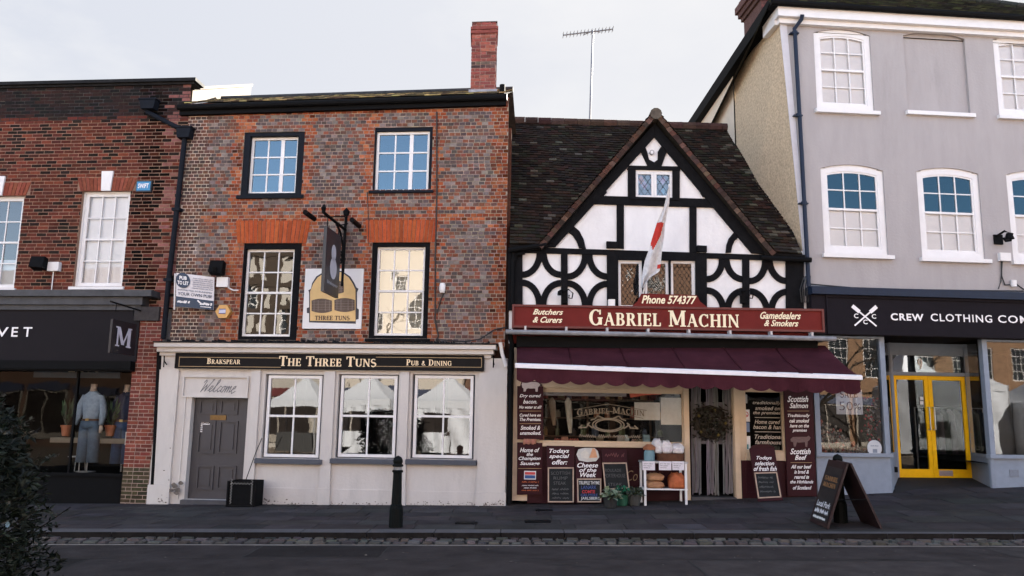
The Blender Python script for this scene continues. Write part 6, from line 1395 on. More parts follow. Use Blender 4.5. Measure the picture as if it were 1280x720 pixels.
b2 = board('tall maroon board reading Home of the Champion Sausage below the pig board', [V5(66, 372), V5(192, 374), V5(192, 632), V5(64, 634)], (-.1, -.1))
text_on(b2, b2[1], [I5('i', 'Home of', 80, 399, 178, 421), I5('i', 'the', 113, 423, 145, 440), I5('i', 'Champion', 73, 443, 183, 465), I5('i', 'Sausage', 80, 468, 178, 490)], M_wht)
text_on(b2, b2[1], [I5('-', '', 72, 501, 186, 503.5)], M_goldline, 'rule'); text_on(b2, b2[1], [I5('c', 'x', 90, 565, 172, 574), I5('c', 'y', 88, 608, 172, 615)], mat('orange_letters', (.5, .12, .04), .6, .1, 9), 'orange_lettering'); text_on(b2, b2[1], [I5('c', 'z', 90, 584, 172, 591), I5('c', 'w', 100, 596, 162, 603)], M_wht, 'small_lettering')
mb = MB(); q = place(b2, None, [V5(100, 557), V5(160, 515)]); mb.box(q[0].x, q[1].x, -.106, -.1005, q[0].z, q[1].z, 0, (.6, .58, .6)); zm = (q[0].z + q[1].z) / 2; mb.box(q[0].x + .015, q[1].x - .015, -.109, -.1062, zm + .01, q[1].z - .02, 0, (.5, .06, .06)); mb.box(q[0].x + .015, q[1].x - .015, -.109, -.1062, q[0].z + .02, zm - .0, 0, (.03, .08, .22)); mb.build('badge', M_any, b2[1])
mb = MB(); c5 = place(b2, None, [V5(128, 368)])[0]
for k in range(6): mb.rings([(c5.x - .1 + k * .04, -.115, c5.z - .05 + .01 * (k % 2), .02, .012), (c5.x - .1 + k * .04, -.12, c5.z, .026, .016), (c5.x - .09 + k * .04, -.115, c5.z + .05, .018, .012)], 8, 0, jit((.36, .15, .1), .2))
mb.build('sausage_picture', M_any, b2[1])
# todays special offer
b3 = board('maroon board headed Todays special offer over a faded chalkboard', [V5(213, 388), V5(353, 390), V5(350, 674), V5(217, 674)], (-.1, -.28))
text_on(b3, b3[1], [I5('i', 'Todays', 226, 404, 326, 431), I5('i', 'special', 226, 431, 327, 456), I5('i', 'offer:', 240, 459, 317, 483)], M_wht)
s_ = slate(b3, [V5(219, 497), V5(349, 497), V5(349, 672), V5(219, 672)], b3[0]); text_on(b3, s_, [I5('n', t, x0, y, x1, y + 16) for t, x0, x1, y in (('SCOTTISH', 235, 330, 518), ('RUMP', 248, 318, 543), ('STEAK', 248, 310, 568))] + [I5('c', 'k%d' % k, 240, 600 + k * 22, 325, 612 + k * 22) for k in range(3)], M_chalkdim, 'chalk_writing', .012)
# cheese of the week
b4 = board('maroon Cheese of the Week board with a cheese platter picture', [V5(357, 432), V5(488, 432), V5(490, 674), V5(359, 674)], (-.12, -.3))
text_on(b4, b4[1], [I5('i', 'Cheese', 366, 474, 470, 498), I5('i', 'of the', 376, 500, 462, 520), I5('i', 'Week', 381, 522, 461, 546)], M_wht)
s_ = slate(b4, [V5(365, 553), V5(486, 553), V5(486, 672), V5(367, 672)], b4[0])
text_on(b4, s_, [I5('b', 'TRUFFLE THYME', 374, 566, 478, 583), I5('b', 'JARLSBERG', 384, 645, 480, 663)], M_chalk, 'chalk_writing', .012)
mb = MB(); 
text_on(b4, s_, [I5('b', 'COMTE', 390, 611, 455, 627)], mat('red_chalk', (.5, .05, .06), .9, .1, 30), 'red_chalk_writing', .012); text_on(b4, s_, [I5('n', 'LANARK', 386, 588, 462, 606), I5('n', 'GRUYERE', 384, 629, 468, 643)], mat('blue_chalk', (.08, .12, .32), .9, .1, 30), 'blue_chalk_writing', .012)
c5 = place(b4, None, [V5(417, 434)])[0]; mb = MB()
q = [place(b4, None, [V5(*p)])[0] for p in ((362, 432), (372, 406), (402, 399), (452, 400), (468, 415), (476, 445), (460, 466), (415, 470), (375, 462))]
cc = sum(q, Vector()) / len(q)
mb.prism([(p.x, p.z) for p in q], q[0].y - .03, q[0].y - .012, 0, (.55, .55, .53))
mb.prism([(cc.x + a, cc.z + b) for a, b in ((-.13, -.06), (0, -.08), (.02, .02), (-.06, .09), (-.14, .03))], q[0].y - .05, q[0].y - .031, 0, (.62, .6, .55)); mb.prism([(cc.x + a, cc.z + b) for a, b in ((.02, -.06), (.17, -.05), (.13, .1), (.08, .12))], q[0].y - .045, q[0].y - .031, 0, (.6, .32, .18)); mb.build('cheese_picture', M_any, b4[0])
# third board, tilted
b5 = board('maroon topped chalkboard leaning behind the potted plants', [V5(488, 408), V5(612, 408), V5(630, 612), V5(504, 614)], (-.16, -.36))
s_ = slate(b5, [V5(491, 474), V5(613, 473), V5(629, 602), V5(505, 611)], b5[0]); text_on(b5, s_, [I5('n', 'ROULADE', 505, 505, 585, 520), I5('n', 'PORTERHOUSE', 503, 530, 606, 548), I5('n', 'STEAK', 520, 575, 590, 590)], M_chalkdim, 'chalk_writing', .012); text_on(b5, b5[1], [I5('c', 'gg', 505, 425, 600, 445)], mat('dim_red_letters', (.12, .03, .03), .6, .1, 9))
# right hand boards
V7 = lambda x, y: (900 + x / 3.43, 460 + y / 3.43)
def I7(kind, t, x0, y0, x1, y1): a, b = V7(x0, y0), V7(x1, y1); return (kind, t, a[0], a[1], b[0], b[1])
b6 = board('tall maroon board about Scottish salmon and beef right of the butcher window', [V7(272, 76), V7(398, 78), V7(413, 548), V7(290, 548)], (-.1, -.1))
text_on(b6, b6[1], [I7('i', t, *q) for t, q in (('Scottish', (289, 120, 378, 146)), ('Salmon', (298, 150, 377, 172)), ('Traditionally', (290, 197, 385, 214)), ('oak smoked', (297, 218, 382, 234)), ('here on the', (299, 240, 381, 255)), ('premises', (311, 261, 372, 277)), ('Scottish', (301, 345, 388, 370)), ('Beef', (321, 373, 372, 394)), ('All our beef', (304, 415, 392, 431)), ('is bred &', (318, 437, 381, 453)), ('reared in', (318, 459, 381, 475)), ('the Highlands', (301, 481, 400, 499)), ('of Scotland', (312, 505, 392, 521)))], M_wht)
text_on(b6, b6[1], [I7('-', '', 288, 183.5, 382, 185.5), I7('-', '', 302, 404.5, 394, 406.5)], M_goldline, 'rule')
cow = [(302, 305), (312, 296), (340, 295), (372, 295), (380, 290), (388, 298), (384, 308), (376, 314), (374, 338), (366, 338), (364, 318), (338, 320), (330, 318), (324, 337), (316, 337), (314, 318), (304, 316)]
P = place(b6, None, [V7(*p) for p in cow]); mb = MB(); mb.prism([(p.x, p.z) for p in P], -.104, -.1005); mb.build('cow_picture', mat('grey_brown_cow', (.13, .08, .075), .7, .3, 30), b6[1])
P = place(b6, None, [V7(*p) for p in ((296, 84), (310, 74), (340, 68), (348, 74), (322, 82))]); mb = MB(); mb.prism([(p.x, p.z) for p in P], -.106, -.1012); mb.build('salmon_picture', mat('silver_salmon', (.4, .38, .4), .5, .2, 30), b6[1])
b7 = board('small leaning board headed Todays selection of fresh fish by the door', [V7(126, 345), V7(233, 338), V7(270, 566), V7(163, 572)], (-.2, -.5))
def I7l(kind, t, x0, y0, x1, y1): return I7(kind, t, x0, y0, x1, y1)
text_on(b7, b7[1], [I7('i', 'Todays', 156, 378, 222, 397), I7('i', 'selection', 149, 400, 232, 418), I7('i', 'of fresh fish', 144, 422, 243, 442)], M_wht)
s_ = slate(b7, [V7(146, 449), V7(244, 446), V7(263, 555), V7(163, 560)], b7[0]); text_on(b7, s_, [I7('c', 'f%d' % k, 162 + k * 3, 465 + k * 20, 225 + k * 4, 475 + k * 20) for k in range(4)], M_chalkdim, 'chalk_writing', .012)
P = place(b7, None, [V7(*p) for p in ((126, 347), (140, 332), (170, 326), (205, 326), (226, 336), (233, 342))]); mb = MB(); mb.prism([(p.x, p.z) for p in P], -.205, -.18); mb.build('shaped_top', M_maroon, b7[0])

# ------------------------------------------------------------------ doorway curtain and wreath
CU = thing('strip_curtain', 'grey chain strip curtain hanging in the dark butcher doorway', 'curtain', B_, (dv[0], .1, 0))
V6 = lambda x, y: (780 + x / 4, 470 + y / 4)
mb = MB()
for x0, x1, n in ((338, 380, 7), (413, 466, 9), (495, 538, 7)):
    for k in range(n):
        xx = x0 + (x1 - x0) * k / (n - 1); a, b = L3B(*V6(xx, 45 if 1 else 340), .1), L3B(*V6(xx + 4, 590 + random.uniform(-8, 8)), .1); P = [a.lerp(b, t / 8) + Vector((random.uniform(-.006, .006), random.uniform(-.02, .02), 0)) for t in range(9)]; mb.tube(P, .013, 5, 0, jit((.17, .16, .17), .3))
mb.build('chain_strip', M_any, CU)
q = B_.R(*V6(335, 130), *V6(537, 340), .14); mb = MB(); mb.box(q[0], q[1], .14, .15, q[2], q[3], 0, (.12, .11, .12)); mb.build('upper_panel', M_any, CU)
c = B_.uz(*V6(432, 235), .05); WR = MB(); rw = random.Random(5)
for k in range(520):
    a = rw.uniform(0, 2 * math.pi); r0 = abs(rw.gauss(.2, .1)); p = Vector((c[0] + r0 * math.cos(a) * 1.1, .05 + rw.uniform(-.08, .04), c[1] + r0 * math.sin(a))); d = Vector((rw.gauss(0, 1), rw.gauss(0, .5), rw.gauss(0, 1))).normalized() * rw.uniform(.05, .11); s_ = d.cross(Vector((rw.gauss(0, 1), 1, rw.gauss(0, 1)))).normalized() * .02
    WR.quad(p, p + d * .5 + s_, p + d, p + d * .5 - s_, 0, jit((.022, .02, .014), .5, rw))
for k in range(5): a = k * 1.3; p = (c[0] + .27 * math.cos(a), -.02, c[1] + .25 * math.sin(a)); WR.rings([(p[0], p[1], p[2] - .03, .01, .01), (p[0], p[1], p[2], .035, .035), (p[0], p[1], p[2] + .03, .01, .01)], 8, 0, (.12, .09, .03))
WR.tube([(c[0] + .27 * math.cos(k * math.pi / 10), .05, c[1] + .26 * math.sin(k * math.pi / 10)) for k in range(21)], .05, 8, 0, (.02, .015, .01))
WR.tube([L3B(*V6(360, 165), -.03), L3B(*V6(430, 148), -.03), L3B(*V6(520, 175), -.03)], .012, 5, 0, (.03, .02, .015))
small('door_wreath', 'dark dried wreath hanging in the butcher doorway', 'wreath', None, WR, M_leaf)

# ------------------------------------------------------------------ table with produce in front of the butcher's
gt = ground(807, 632); TY = gt.y - 15.4 + 0.0
tz = gz(gt.x, gt.y)
q = B_.R(*V6(95, 428), *V6(322, 650), TY)
u0, u1 = q[0], q[1]; ztb = B_.uz(*V6(200, 428), TY)[1]
TT = thing('produce_table', 'white metal table with a lower shelf outside the butcher window', 'table', B_, (u0, TY, tz))
mb = MB(); mb.box(u0, u1, TY, TY + .5, ztb - .03, ztb); mb.build('tabletop', M_galv, TT)
zsh_ = B_.uz(*V6(200, 568), TY)[1]
mb = MB(); mb.box(u0 + .0, u1, TY + .04, TY + .46, zsh_ - .012, zsh_ + .012); mb.build('shelf', M_white, TT)
for x in (u0 + .02, u1 - .06):
    for y in (TY, TY + .46): mb = MB(); mb.box(x, x + .04, y, y + .04, gz(x, 15.4 + y) - .005, ztb - .031); mb.build('leg', M_white, TT)
for k, (a, b, lb) in enumerate(((92, 155, 'left white price card on the front of the produce table'), (175, 237, 'middle white price card on the front of the produce table'), (242, 301, 'right white price card on the front of the produce table'))):
    q = B_.R(*V6(a, 427), *V6(b, 471), TY - .02); c_ = sheet('price_card', lb, 'card', q, TY - .012, (.66, .62, .66), .004, group='price cards on the produce table'); mb = MB()
    for j in range(3): scribble(mb, q[0] + .02, q[1] - .03 - .03 * j, q[3] - .05 - j * .035, q[3] - .035 - j * .035, TY - .018, .005, 0, k * 7 + j)
    mb.build('handwriting', M_greyl, c_)
def lump(name, label, cat, cx, cy, z0, rx, ry, h, c, seed, m=None, group=None, fold=.12):
    rr = random.Random(seed); mb = MB(); R_ = []; seg = 18; i = 0; nl = 8
    ph = [rr.uniform(0, 6) for _ in range(4)]
    for k in range(nl):
        t = k / (nl - 1); s_ = (1 - (2 * t - .75) ** 4 * .35) if t < .95 else .55
        if k == 0: s_ = .85
        for j in range(seg):
            a = 2 * math.pi * j / seg; q_ = 1 + fold * (math.sin(3 * a + ph[0] + t * 3) * .5 + math.sin(5 * a + ph[1] - t * 4) * .4) + rr.uniform(-.04, .04); ca, sa = math.cos(a), math.sin(a)
            e = .55; mb.v.append((cx + rx * s_ * q_ * (abs(ca) ** e) * (1 if ca > 0 else -1), cy + ry * s_ * q_ * (abs(sa) ** e) * (1 if sa > 0 else -1), z0 + h * t + h * .08 * math.sin(4 * a + ph[2]) * t))
    for k in range(nl - 1):
        for j in range(seg): g_ = (j + 1) % seg; mb._f((k * seg + j, k * seg + g_, (k + 1) * seg + g_, (k + 1) * seg + j), 0, jit(c, .12, rr))
    mb._f(tuple((nl - 1) * seg + j for j in range(seg)), 0, c); mb._f(tuple(reversed(range(seg))), 0, c)
    o = mb.build(name, m or M_cloth, None, True, fac=B_); tag(o, label, cat, group); return o
ty = TY + .24
def X6(x, y, yy=ty): return B_.uz(*V6(x, y), yy)
a = X6(108, 560); b = X6(195, 560); h = X6(150, 487)[1] - zsh_
lump('kindling_sack', 'lower brown paper sack on the table shelf at left', 'sack', (a[0] + b[0]) / 2, ty, zsh_ + .013, (b[0] - a[0]) / 2, .19, h * .5, (.33, .17, .09), 3, group='brown sacks on the table shelf'); lump('kindling_sack', 'upper brown paper sack on the table shelf at left', 'sack', (a[0] + b[0]) / 2 + .01, ty, zsh_ + .013 + h * .5, (b[0] - a[0]) / 2 * .95, .18, h * .48, (.36, .19, .1), 4, group='brown sacks on the table shelf')
a = X6(222, 560); b = X6(300, 560)
nb = MB(); lump('net_bag', 'orange net bag on the right of the table shelf', 'bag', (a[0] + b[0]) / 2, ty - .03, zsh_ + .013, (b[0] - a[0]) / 2, .2, h * 1.0, (.42, .12, .05), 6, fold=.1)
a = X6(97, 424); b = X6(150, 424); mb = MB(); cx_ = (a[0] + b[0]) / 2; rr_ = (b[0] - a[0]) / 2
mb.lathe([(rr_ * .95, 0), (rr_, .02), (rr_, .16), (rr_ * .8, .19), (rr_ * .8, .2)], cx_, ty - .08, ztb + .001, 14, 0, (.14, .24, .28)); mb.rings([(cx_, ty - .08, ztb + .201, rr_ * 1.1, rr_ * 1.1), (cx_, ty - .08, ztb + .25, rr_ * 1.25, rr_ * 1.25), (cx_, ty - .08, ztb + .3, rr_ * .5, rr_ * .5)], 12, 0, (.3, .12, .06)); small('egg_jar', 'blue grey jar with brown top on the table left end', 'jar', None, mb, M_any)
a = X6(158, 418); b = X6(302, 418); mb = MB(); n = 3
mb.rings([((a[0] + b[0]) / 2, ty, ztb + .001, (b[0] - a[0]) / 2 * .9, .18), ((a[0] + b[0]) / 2, ty, ztb + .14, (b[0] - a[0]) / 2, .21)], 20, 0, (.11, .05, .03)); o = small('bread_basket', 'low brown basket on the table under white paper bags', 'basket', None, mb, M_cloth)
for k, (x0, x1, y0, lb) in enumerate(((142, 190, 312, 'tall crumpled white paper bag at the left of the basket'), (180, 238, 322, 'crumpled white paper bag in the middle of the basket'), (235, 302, 335, 'low white paper bag at the right of the basket'))):
    a, b = X6(x0, 395), X6(x1, 395); zt_ = X6(x0, y0)[1]; lump('paper_bag', lb, 'bag', (a[0] + b[0]) / 2, ty + .02 * k, ztb + .142, (b[0] - a[0]) / 2, .12, zt_ - ztb - .15, (.62, .6, .62), 20 + k, group='white paper bags in the basket', fold=.2)
# ------------------------------------------------------------------ potted plants
def plant(label, px, py, hgt, wid, nleaf, cols, pot, seed, ll=.09):
    p = ground(px, py); rr = random.Random(seed); f = Fac(p.x, p.y, 0); T = thing('potted_plant', label, 'plant', WF, tuple(p), 'plants at the foot of the chalkboards')
    mb = MB(); mb.lathe([(.09, 0), (.1, .02), (.13, .17), (.14, .2), (.12, .2), (.11, .16)], p.x, p.y, p.z, 14, 0, pot); mb.build('pot', M_any, T)
    mb = MB()
    for k in range(nleaf):
        a = rr.uniform(0, 2 * math.pi); el_ = rr.uniform(-.2, 1.2); d = Vector((math.cos(a) * math.cos(el_), math.sin(a) * math.cos(el_), math.sin(el_))); c_ = Vector((p.x, p.y, p.z + .2)); tip = c_ + Vector((d.x * wid, d.y * wid, d.z * hgt)) * rr.uniform(.5, 1); ax = Vector((d.x, d.y, rr.uniform(-.6, .3))).normalized() * ll * rr.uniform(.7, 1.3); s_ = ax.cross(Vector((rr.gauss(0, .5), rr.gauss(0, .5), 1))).normalized() * ll * .36; up_ = Vector((0, 0, -.012)); c = jit(rr.choice(cols), .3, rr)
        mb.quad(tip - ax * .5, tip + s_ * .9 - ax * .05, tip + ax * .5 + up_, tip + ax * .0 + up_ * .5, 0, c); mb.quad(tip - ax * .5, tip + up_ * .5, tip + ax * .5 + up_, tip - s_ * .9 - ax * .05, 0, c)
        if k % 3 == 0: mb.tube([c_, c_.lerp(tip, .6) + Vector((0, 0, .03)), tip], .004, 4, 0, (.05, .07, .03), False)
    mb.build('foliage', M_leaf, T)
plant('pale leaved plant in a dark pot at foot of the tilted chalkboard', 763, 635, .16, .2, 90, [(.2, .24, .16), (.26, .28, .2), (.1, .15, .08)], (.02, .02, .02), 2, .13)
plant('bright green leafy pot between the pale plant and the table', 778, 632, .16, .18, 120, [(.015, .1, .05), (.02, .14, .07), (.01, .05, .03)], (.02, .1, .06), 3, .08)
plant('dull green bushy pot right beside the white table leg', 793, 632, .14, .19, 120, [(.05, .06, .04), (.07, .08, .05), (.03, .04, .03)], (.05, .05, .045), 4, .08)
plant('small green weed by the foot of the black drainpipe', 653, 626, .1, .1, 30, [(.14, .15, .06), (.07, .09, .04)], (.03, .03, .03), 5, .08)

# ------------------------------------------------------------------ bollards, A-board
def bollard(px, py, topy, label):
    p = ground(px, py); d = ray(px, topy); t = (p.y) / d.y; h = (CAMP + d * t).z - p.z
    T = thing('bollard', label, 'bollard', WF, tuple(p), 'cast iron bollards along the kerb'); k = h / 1.1
    mb = MB(); mb.lathe([(.105, 0), (.105, .03), (.1, .3), (.092, .32), (.092, .34), (.078, .36), (.066, .82), (.066, .84), (.084, .85), (.084, .875), (.064, .885)], p.x, p.y, p.z - .01, 12); 
    mb.v = [(a, b, p.z + (c - p.z) * k) for a, b, c in mb.v]; mb.build('post', mat('bottle_green_iron', (.003, .0042, .0038), .6, .3, 12, .2, 40, spec=.1), T)
    mb = MB(); mb.lathe([(.062, .885), (.062, .935)], p.x, p.y, p.z - .01, 16); mb.v = [(a, b, p.z + (c - p.z) * k) for a, b, c in mb.v]; mb.build('band', mat('pale_glint_band', (.2, .2, .2), .5, .6, 14), T)  # sun glint on the neck, put in as a pale ring
    mb = MB(); mb.lathe([(.078, .935), (.084, .95), (.078, .965), (.06, .98), (.074, 1.0), (.072, 1.04), (.055, 1.075), (.03, 1.09), (.005, 1.105)], p.x, p.y, p.z - .01, 16); mb.v = [(a, b, p.z + (c - p.z) * k) for a, b, c in mb.v]; mb.build('cap', MATS['bottle_green_iron'], T, True)
bollard(494.5, 659, 569, 'dark iron bollard standing alone before the pub windows'); bollard(1051, 653, 567, 'dark iron bollard half hidden behind the open sandwich board')
g1, g2, g3 = ground(1014, 652), ground(1036, 661.5), ground(1101, 661.5)
g4 = g3 + (g1 - g2); g4.z = gz(g4.x, g4.y)
ax = Vector((g1 - g2)); mid = (g2 + g3) / 2; d = ray(1061, 580); t = mid.y / d.y; apF = CAMP + d * t; apF.y = mid.y; apB = apF + (g1 - g2); d2 = ray(1040, 577)
AB = thing('sandwich_board', 'dark red wooden sandwich board with chalk writing standing open on pavement', 'board', WF, tuple((g2 + g3 + g1 + g4) / 4))
def leaf(a, b, c, d_, name):
    n_ = (b - a).cross(d_ - a).normalized(); mb = MB(); th = .03; o = n_ * th; mb.hexa([a, b, b + o, a + o, d_, c, c + o, d_ + o]); return mb.build(name, mat('dark_red_wood', (.018, .006, .006), .6, .25, 7, .2, 30), AB), n_
l1, n1 = leaf(g1, g2, apF, apB, 'front_leaf'); l2, n2 = leaf(g3, g4, apB + Vector((.02, 0, 0)), apF + Vector((.02, 0, 0)), 'back_leaf')
if n1.x > 0: n1o = -n1
else: n1o = n1
off_ = .035 if n1.x < 0 else .005
def onleaf(s, t, o): p = g1.lerp(g2, s).lerp(apB.lerp(apF, s), t); return tuple(p + n1o * o)
mb = MB(); mb.v = [onleaf(*p) for p in ((.08, .06, off_), (.92, .06, off_), (.92, .9, off_), (.08, .9, off_))]; mb._f((0, 1, 2, 3)); mb.build('chalk_panel', mat('board_black', (.014, .013, .014), .5, .2, 9), l1)
def wr(items, name, m):
    mb = MB()
    for kind, t, a, b, c, d_ in items:
        s = len(mb.v)
        if kind == 's': serif(mb, t, a, b, c, d_, 0, th=0)
        elif kind == 'c': scribble(mb, a, b, c, d_, 0, .02, 0, len(t))
        else: sans(mb, t, a, b, c, d_, 0, 0, .1, .02, th=0)
        mb.v[s:] = [onleaf(u, z, off_ + .004 - y) for u, y, z in mb.v[s:]]
    mb.build(name, m, l1)
wr([('s', 'GABRIEL', .14, .86, .68, .75), ('s', 'MACHIN', .16, .84, .58, .65)], 'lettering', mat('tan_letters', (.3, .15, .06), .6, .1, 9)); wr([('t', 'Local Pork', .14, .86, .27, .36), ('c', 'aaaa', .14, .84, .17, .24)], 'chalk_writing', mat('bright_chalk', (.6, .6, .62), .8, .1, 9)); wr([('c', 'bb', .14, .8, .09, .12)], 'small_chalk_writing', M_chalk)
mb = MB(); mb.tube([g2.lerp(apF, .45), g3.lerp(apF, .45)], .008, 5); mb.build('stay', M_iron, AB)

# ------------------------------------------------------------------ goods in the shop windows
def mannequin(px, pt, pb, y, label, shirt, legs, name, seed):
    u, zt_ = P_.uz(px, pt, y); _, zb2 = P_.uz(px, pb, y); h = zt_ - zb2; k = h / 1.5
    T = thing(name, label, 'mannequin', P_, (u, y, zb2), "mannequins in the dark shop window"); S_ = lambda R: [(u + a * k, y + b * k, zb2 + c * k, d * k, e * k) for a, b, c, d, e in R]
    mb = MB(); mb.rings(S_([(0, 0, 1.36, .07, .065), (0, 0, 1.42, .05, .05), (0, 0, 1.5, .052, .052)]), 12, 0, (.5, .4, .32)); mb.rings(S_([(.24, -.08, .66, .02, .02), (.25, -.08, .72, .04, .025), (.24, -.07, .79, .03, .025)]), 8, 0, (.5, .4, .32)); mb.rings(S_([(0, 0, 0, .16, .16), (0, 0, .015, .16, .16)]), 16, 0, (.3, .3, .3)); mb.rings(S_([(.0, .02, .01, .012, .012), (0, .02, .7, .012, .012)]), 6, 0, (.5, .5, .5)); mb.build('body', M_any, T, True)
    mb = MB(); mb.rings(S_([(0, 0, .88, .14, .1), (0, 0, .95, .14, .1), (0, 0, 1.05, .155, .11), (0, 0, 1.2, .175, .1), (0, 0, 1.3, .165, .085), (0, 0, 1.345, .1, .07), (0, 0, 1.375, .065, .06)]), 16, 0, shirt)
    for s_ in (-1, 1): mb.tube([Vector((u + a * k * s_, y + b * k, zb2 + c * k)) for a, b, c in ((.14, 0, 1.295), (.2, .0, 1.15), (.225, -.01, .98), (.235, -.07, .8))], [.05 * k, .06 * k, .062 * k, .036 * k], 10, 0, lit(shirt, .85))
    mb.build('shirt', M_cloth, T, True)
    mb = MB()
    for s_ in (-1, 1): mb.rings(S_([(s_ * .1, 0, .16, .095, .09), (s_ * .09, 0, .5, .095, .095), (s_ * .08, 0, .75, .1, .1), (s_ * .06, 0, .86, .1, .1)]), 12, 0, legs)
    mb.rings(S_([(0, 0, .74, .17, .12), (0, 0, .8, .175, .125), (0, 0, .88, .145, .105)]), 14, 0, legs); mb.build('jeans', M_cloth, T, True)
    mb = MB(); mb.rings(S_([(0, 0, .865, .15, .112), (0, 0, .9, .15, .112)]), 14, 0, (.1, .05, .03)); mb.rings(S_([(0, -.113, .865, .03, .008), (0, -.113, .905, .03, .008)]), 8, 0, (.5, .35, .12)); mb.build('belt', M_any, T)
mannequin(118, 480, 590, .45, 'mannequin in pale denim shirt and wide blue jeans in the dark window', (.34, .42, .52), (.1, .15, .22), 'mannequin', 1)
mannequin(160, 481, 592, .75, 'mannequin in navy top and dark jeans behind the brick pilaster', (.025, .03, .06), (.03, .06, .13), 'mannequin', 2)
for k, (px, py, lb) in enumerate(((82, 545, 'terracotta plant pot left of the denim mannequin'), (137, 545, 'terracotta plant pot between the two mannequins'))):
    u, z = P_.uz(px, py, .6); T = thing('terracotta_pot', lb, 'plant', P_, (u, .6, z), 'terracotta pots in the dark shop window'); mb = MB(); mb.lathe([(.07, 0), (.1, .18), (.115, .18), (.115, .22), (.09, .22)], u, .6, z, 14); mb.build('pot', M_terra, T)
    mb = MB(); rr = random.Random(k)
    for j in range(40): a = rr.uniform(0, 6.28); d = Vector((math.cos(a) * rr.uniform(.05, .2), math.sin(a) * .1, rr.uniform(.1, .6))); p = Vector((u, .6, z + .2)); e = d.cross(Vector((0, 1, 0))).normalized() * .02; mb.quad(p + d * .6, p + d * .8 + e, p + d, p + d * .8 - e, 0, jit((.03, .06, .03), .4, rr)); mb.tube([p, p + d * .6], .003, 3, 0, (.04, .05, .03), False)
    mb.build('foliage', M_leaf, T)
u0, z0 = P_.uz(84, 547, .6); mb = MB(); mb.box(u0 - .3, u0 + 1.75, .5, .85, z0 - .1, z0 - .002, 0, (.2, .17, .13)); small('window_bench', 'low pale bench carrying the terracotta pots in the dark window', 'bench', None, mb, M_any, P_)
u, z = P_.uz(95, 592, .5); mb = MB()
for a in (-.12, .12):
    for b in (-.1, .12): mb.tube([(u + a, .5 + b, z), (u + a * .8, .5 + b * .8, z + .33)], .01, 5, 0, (.5, .5, .5))
mb.box(u - .13, u + .13, .38, .64, z + .33, z + .35, 0, (.45, .46, .48)); small('stool', 'small white stool beside the denim mannequin', 'stool', None, mb, M_any, P_)
mb = MB(); q = P_.R(157, 540, 168, 550, .35); mb.box(q[0], q[1], .34, .4, q[2] - .1, q[3], 0, (.6, .6, .58)); small('paper_bag', 'small white card on display at the right edge of dark window', 'card', None, mb, M_any, P_)
# clothes shop: sale poster, round sticker, rails, baskets
q = G_.R(1045, 487, 1078, 518, .1); o = sheet('sale_poster', 'pale grey SALE 50% poster hanging in the clothes shop window', 'poster', q, .1, (.5, .53, .6), .004, fac=G_)
mb = MB(); t1 = G_.R(1050, 489, 1072, 497, .095); serif(mb, 'SALE', *t1, .095, th=.003); t2 = G_.R(1049, 502, 1066, 513, .095); sans(mb, '50', *t2, .095, 0, 0, -.01, th=.003); t3 = G_.R(1067, 504, 1076, 512, .095); sans(mb, '%', *t3, .095, 0, 0, .0, th=.003); mb.build('lettering', mat('plum_letters', (.07, .03, .06), .6, .1, 9), o)
c = G_.uz(1093, 560, .028); mb = MB(); mb.ellipse(c[0], c[1], .145, .15, .022, .026, 28); o = mb.build('window_sticker', mat('pale_sticker', (.45, .47, .5), .5, .05, 9), None, fac=G_); tag(o, 'round pale sticker low in the clothes shop window corner', 'sticker')
mb = MB(); mb.box(c[0] - .04, c[0] + .05, .0205, .0215, c[1] - .09, c[1] - .02); scribble(mb, c[0] - .08, c[0] + .08, c[1] + .03, c[1] + .05, .0215, .008, 0, 3); mb.build('printed_patch', mat('sticker_grey', (.16, .19, .24), .5, .1, 9), o)
rr = random.Random(11)
mb = MB(); u0, z0 = G_.uz(1023, 566, .5); u1, _ = G_.uz(1080, 566, .5)
for k in range(420):
    s_ = rr.random(); u = u0 + (u1 - u0) * s_; hmax = .75 * (1 - s_) ** 1.3 + .1; z = zr + .0 + hmax * rr.random(); y = .3 + rr.random() * .5; r = .02 + .018 * rr.random(); c = rr.choice([(.3, .27, .24), (.2, .18, .17), (.4, .35, .3), (.1, .09, .09), (.3, .08, .07)])
    mb.rings([(u, y, z - r, r * .4, r * .4), (u, y, z, r, r), (u, y, z + r, r * .4, r * .4)], 6, 0, c)
small('flower_garland', 'sloping bank of dried flowers in clothes shop window', 'garland', None, mb, M_any, G_)
mb = MB(); rr = random.Random(12); u0, z0 = G_.uz(1090, 545, .4)
for k in range(150): a = rr.gauss(0, .1); z = z0 + rr.uniform(-.1, .75); r = .025; mb.rings([(u0 + a, .4 + rr.uniform(-.1, .1), z - r, r * .4, r * .4), (u0 + a, .4, z, r, r), (u0 + a, .4, z + r, r * .4, r * .4)], 6, 0, rr.choice([(.1, .09, .08), (.3, .27, .25), (.35, .04, .05), (.05, .06, .04), (.04, .05, .03)]))
small('flower_bunch', 'upright bunch of red and dark dried flowers above the round sticker', 'flowers', None, mb, M_any, G_)
u0, z0 = G_.uz(1186, 585, 2.2); RL = thing('clothes_rail', 'clothes rail with dark coats just inside the yellow doors', 'rail', G_, (u0, 2.2, dz0)); mb = MB(); mb.tube([(u0 - .7, 2.2, dz0), (u0 - .7, 2.2, dz0 + 1.45), (u0 + .9, 2.2, dz0 + 1.45), (u0 + .9, 2.2, dz0)], .018, 6); mb.build('rail_frame', M_steel, RL)
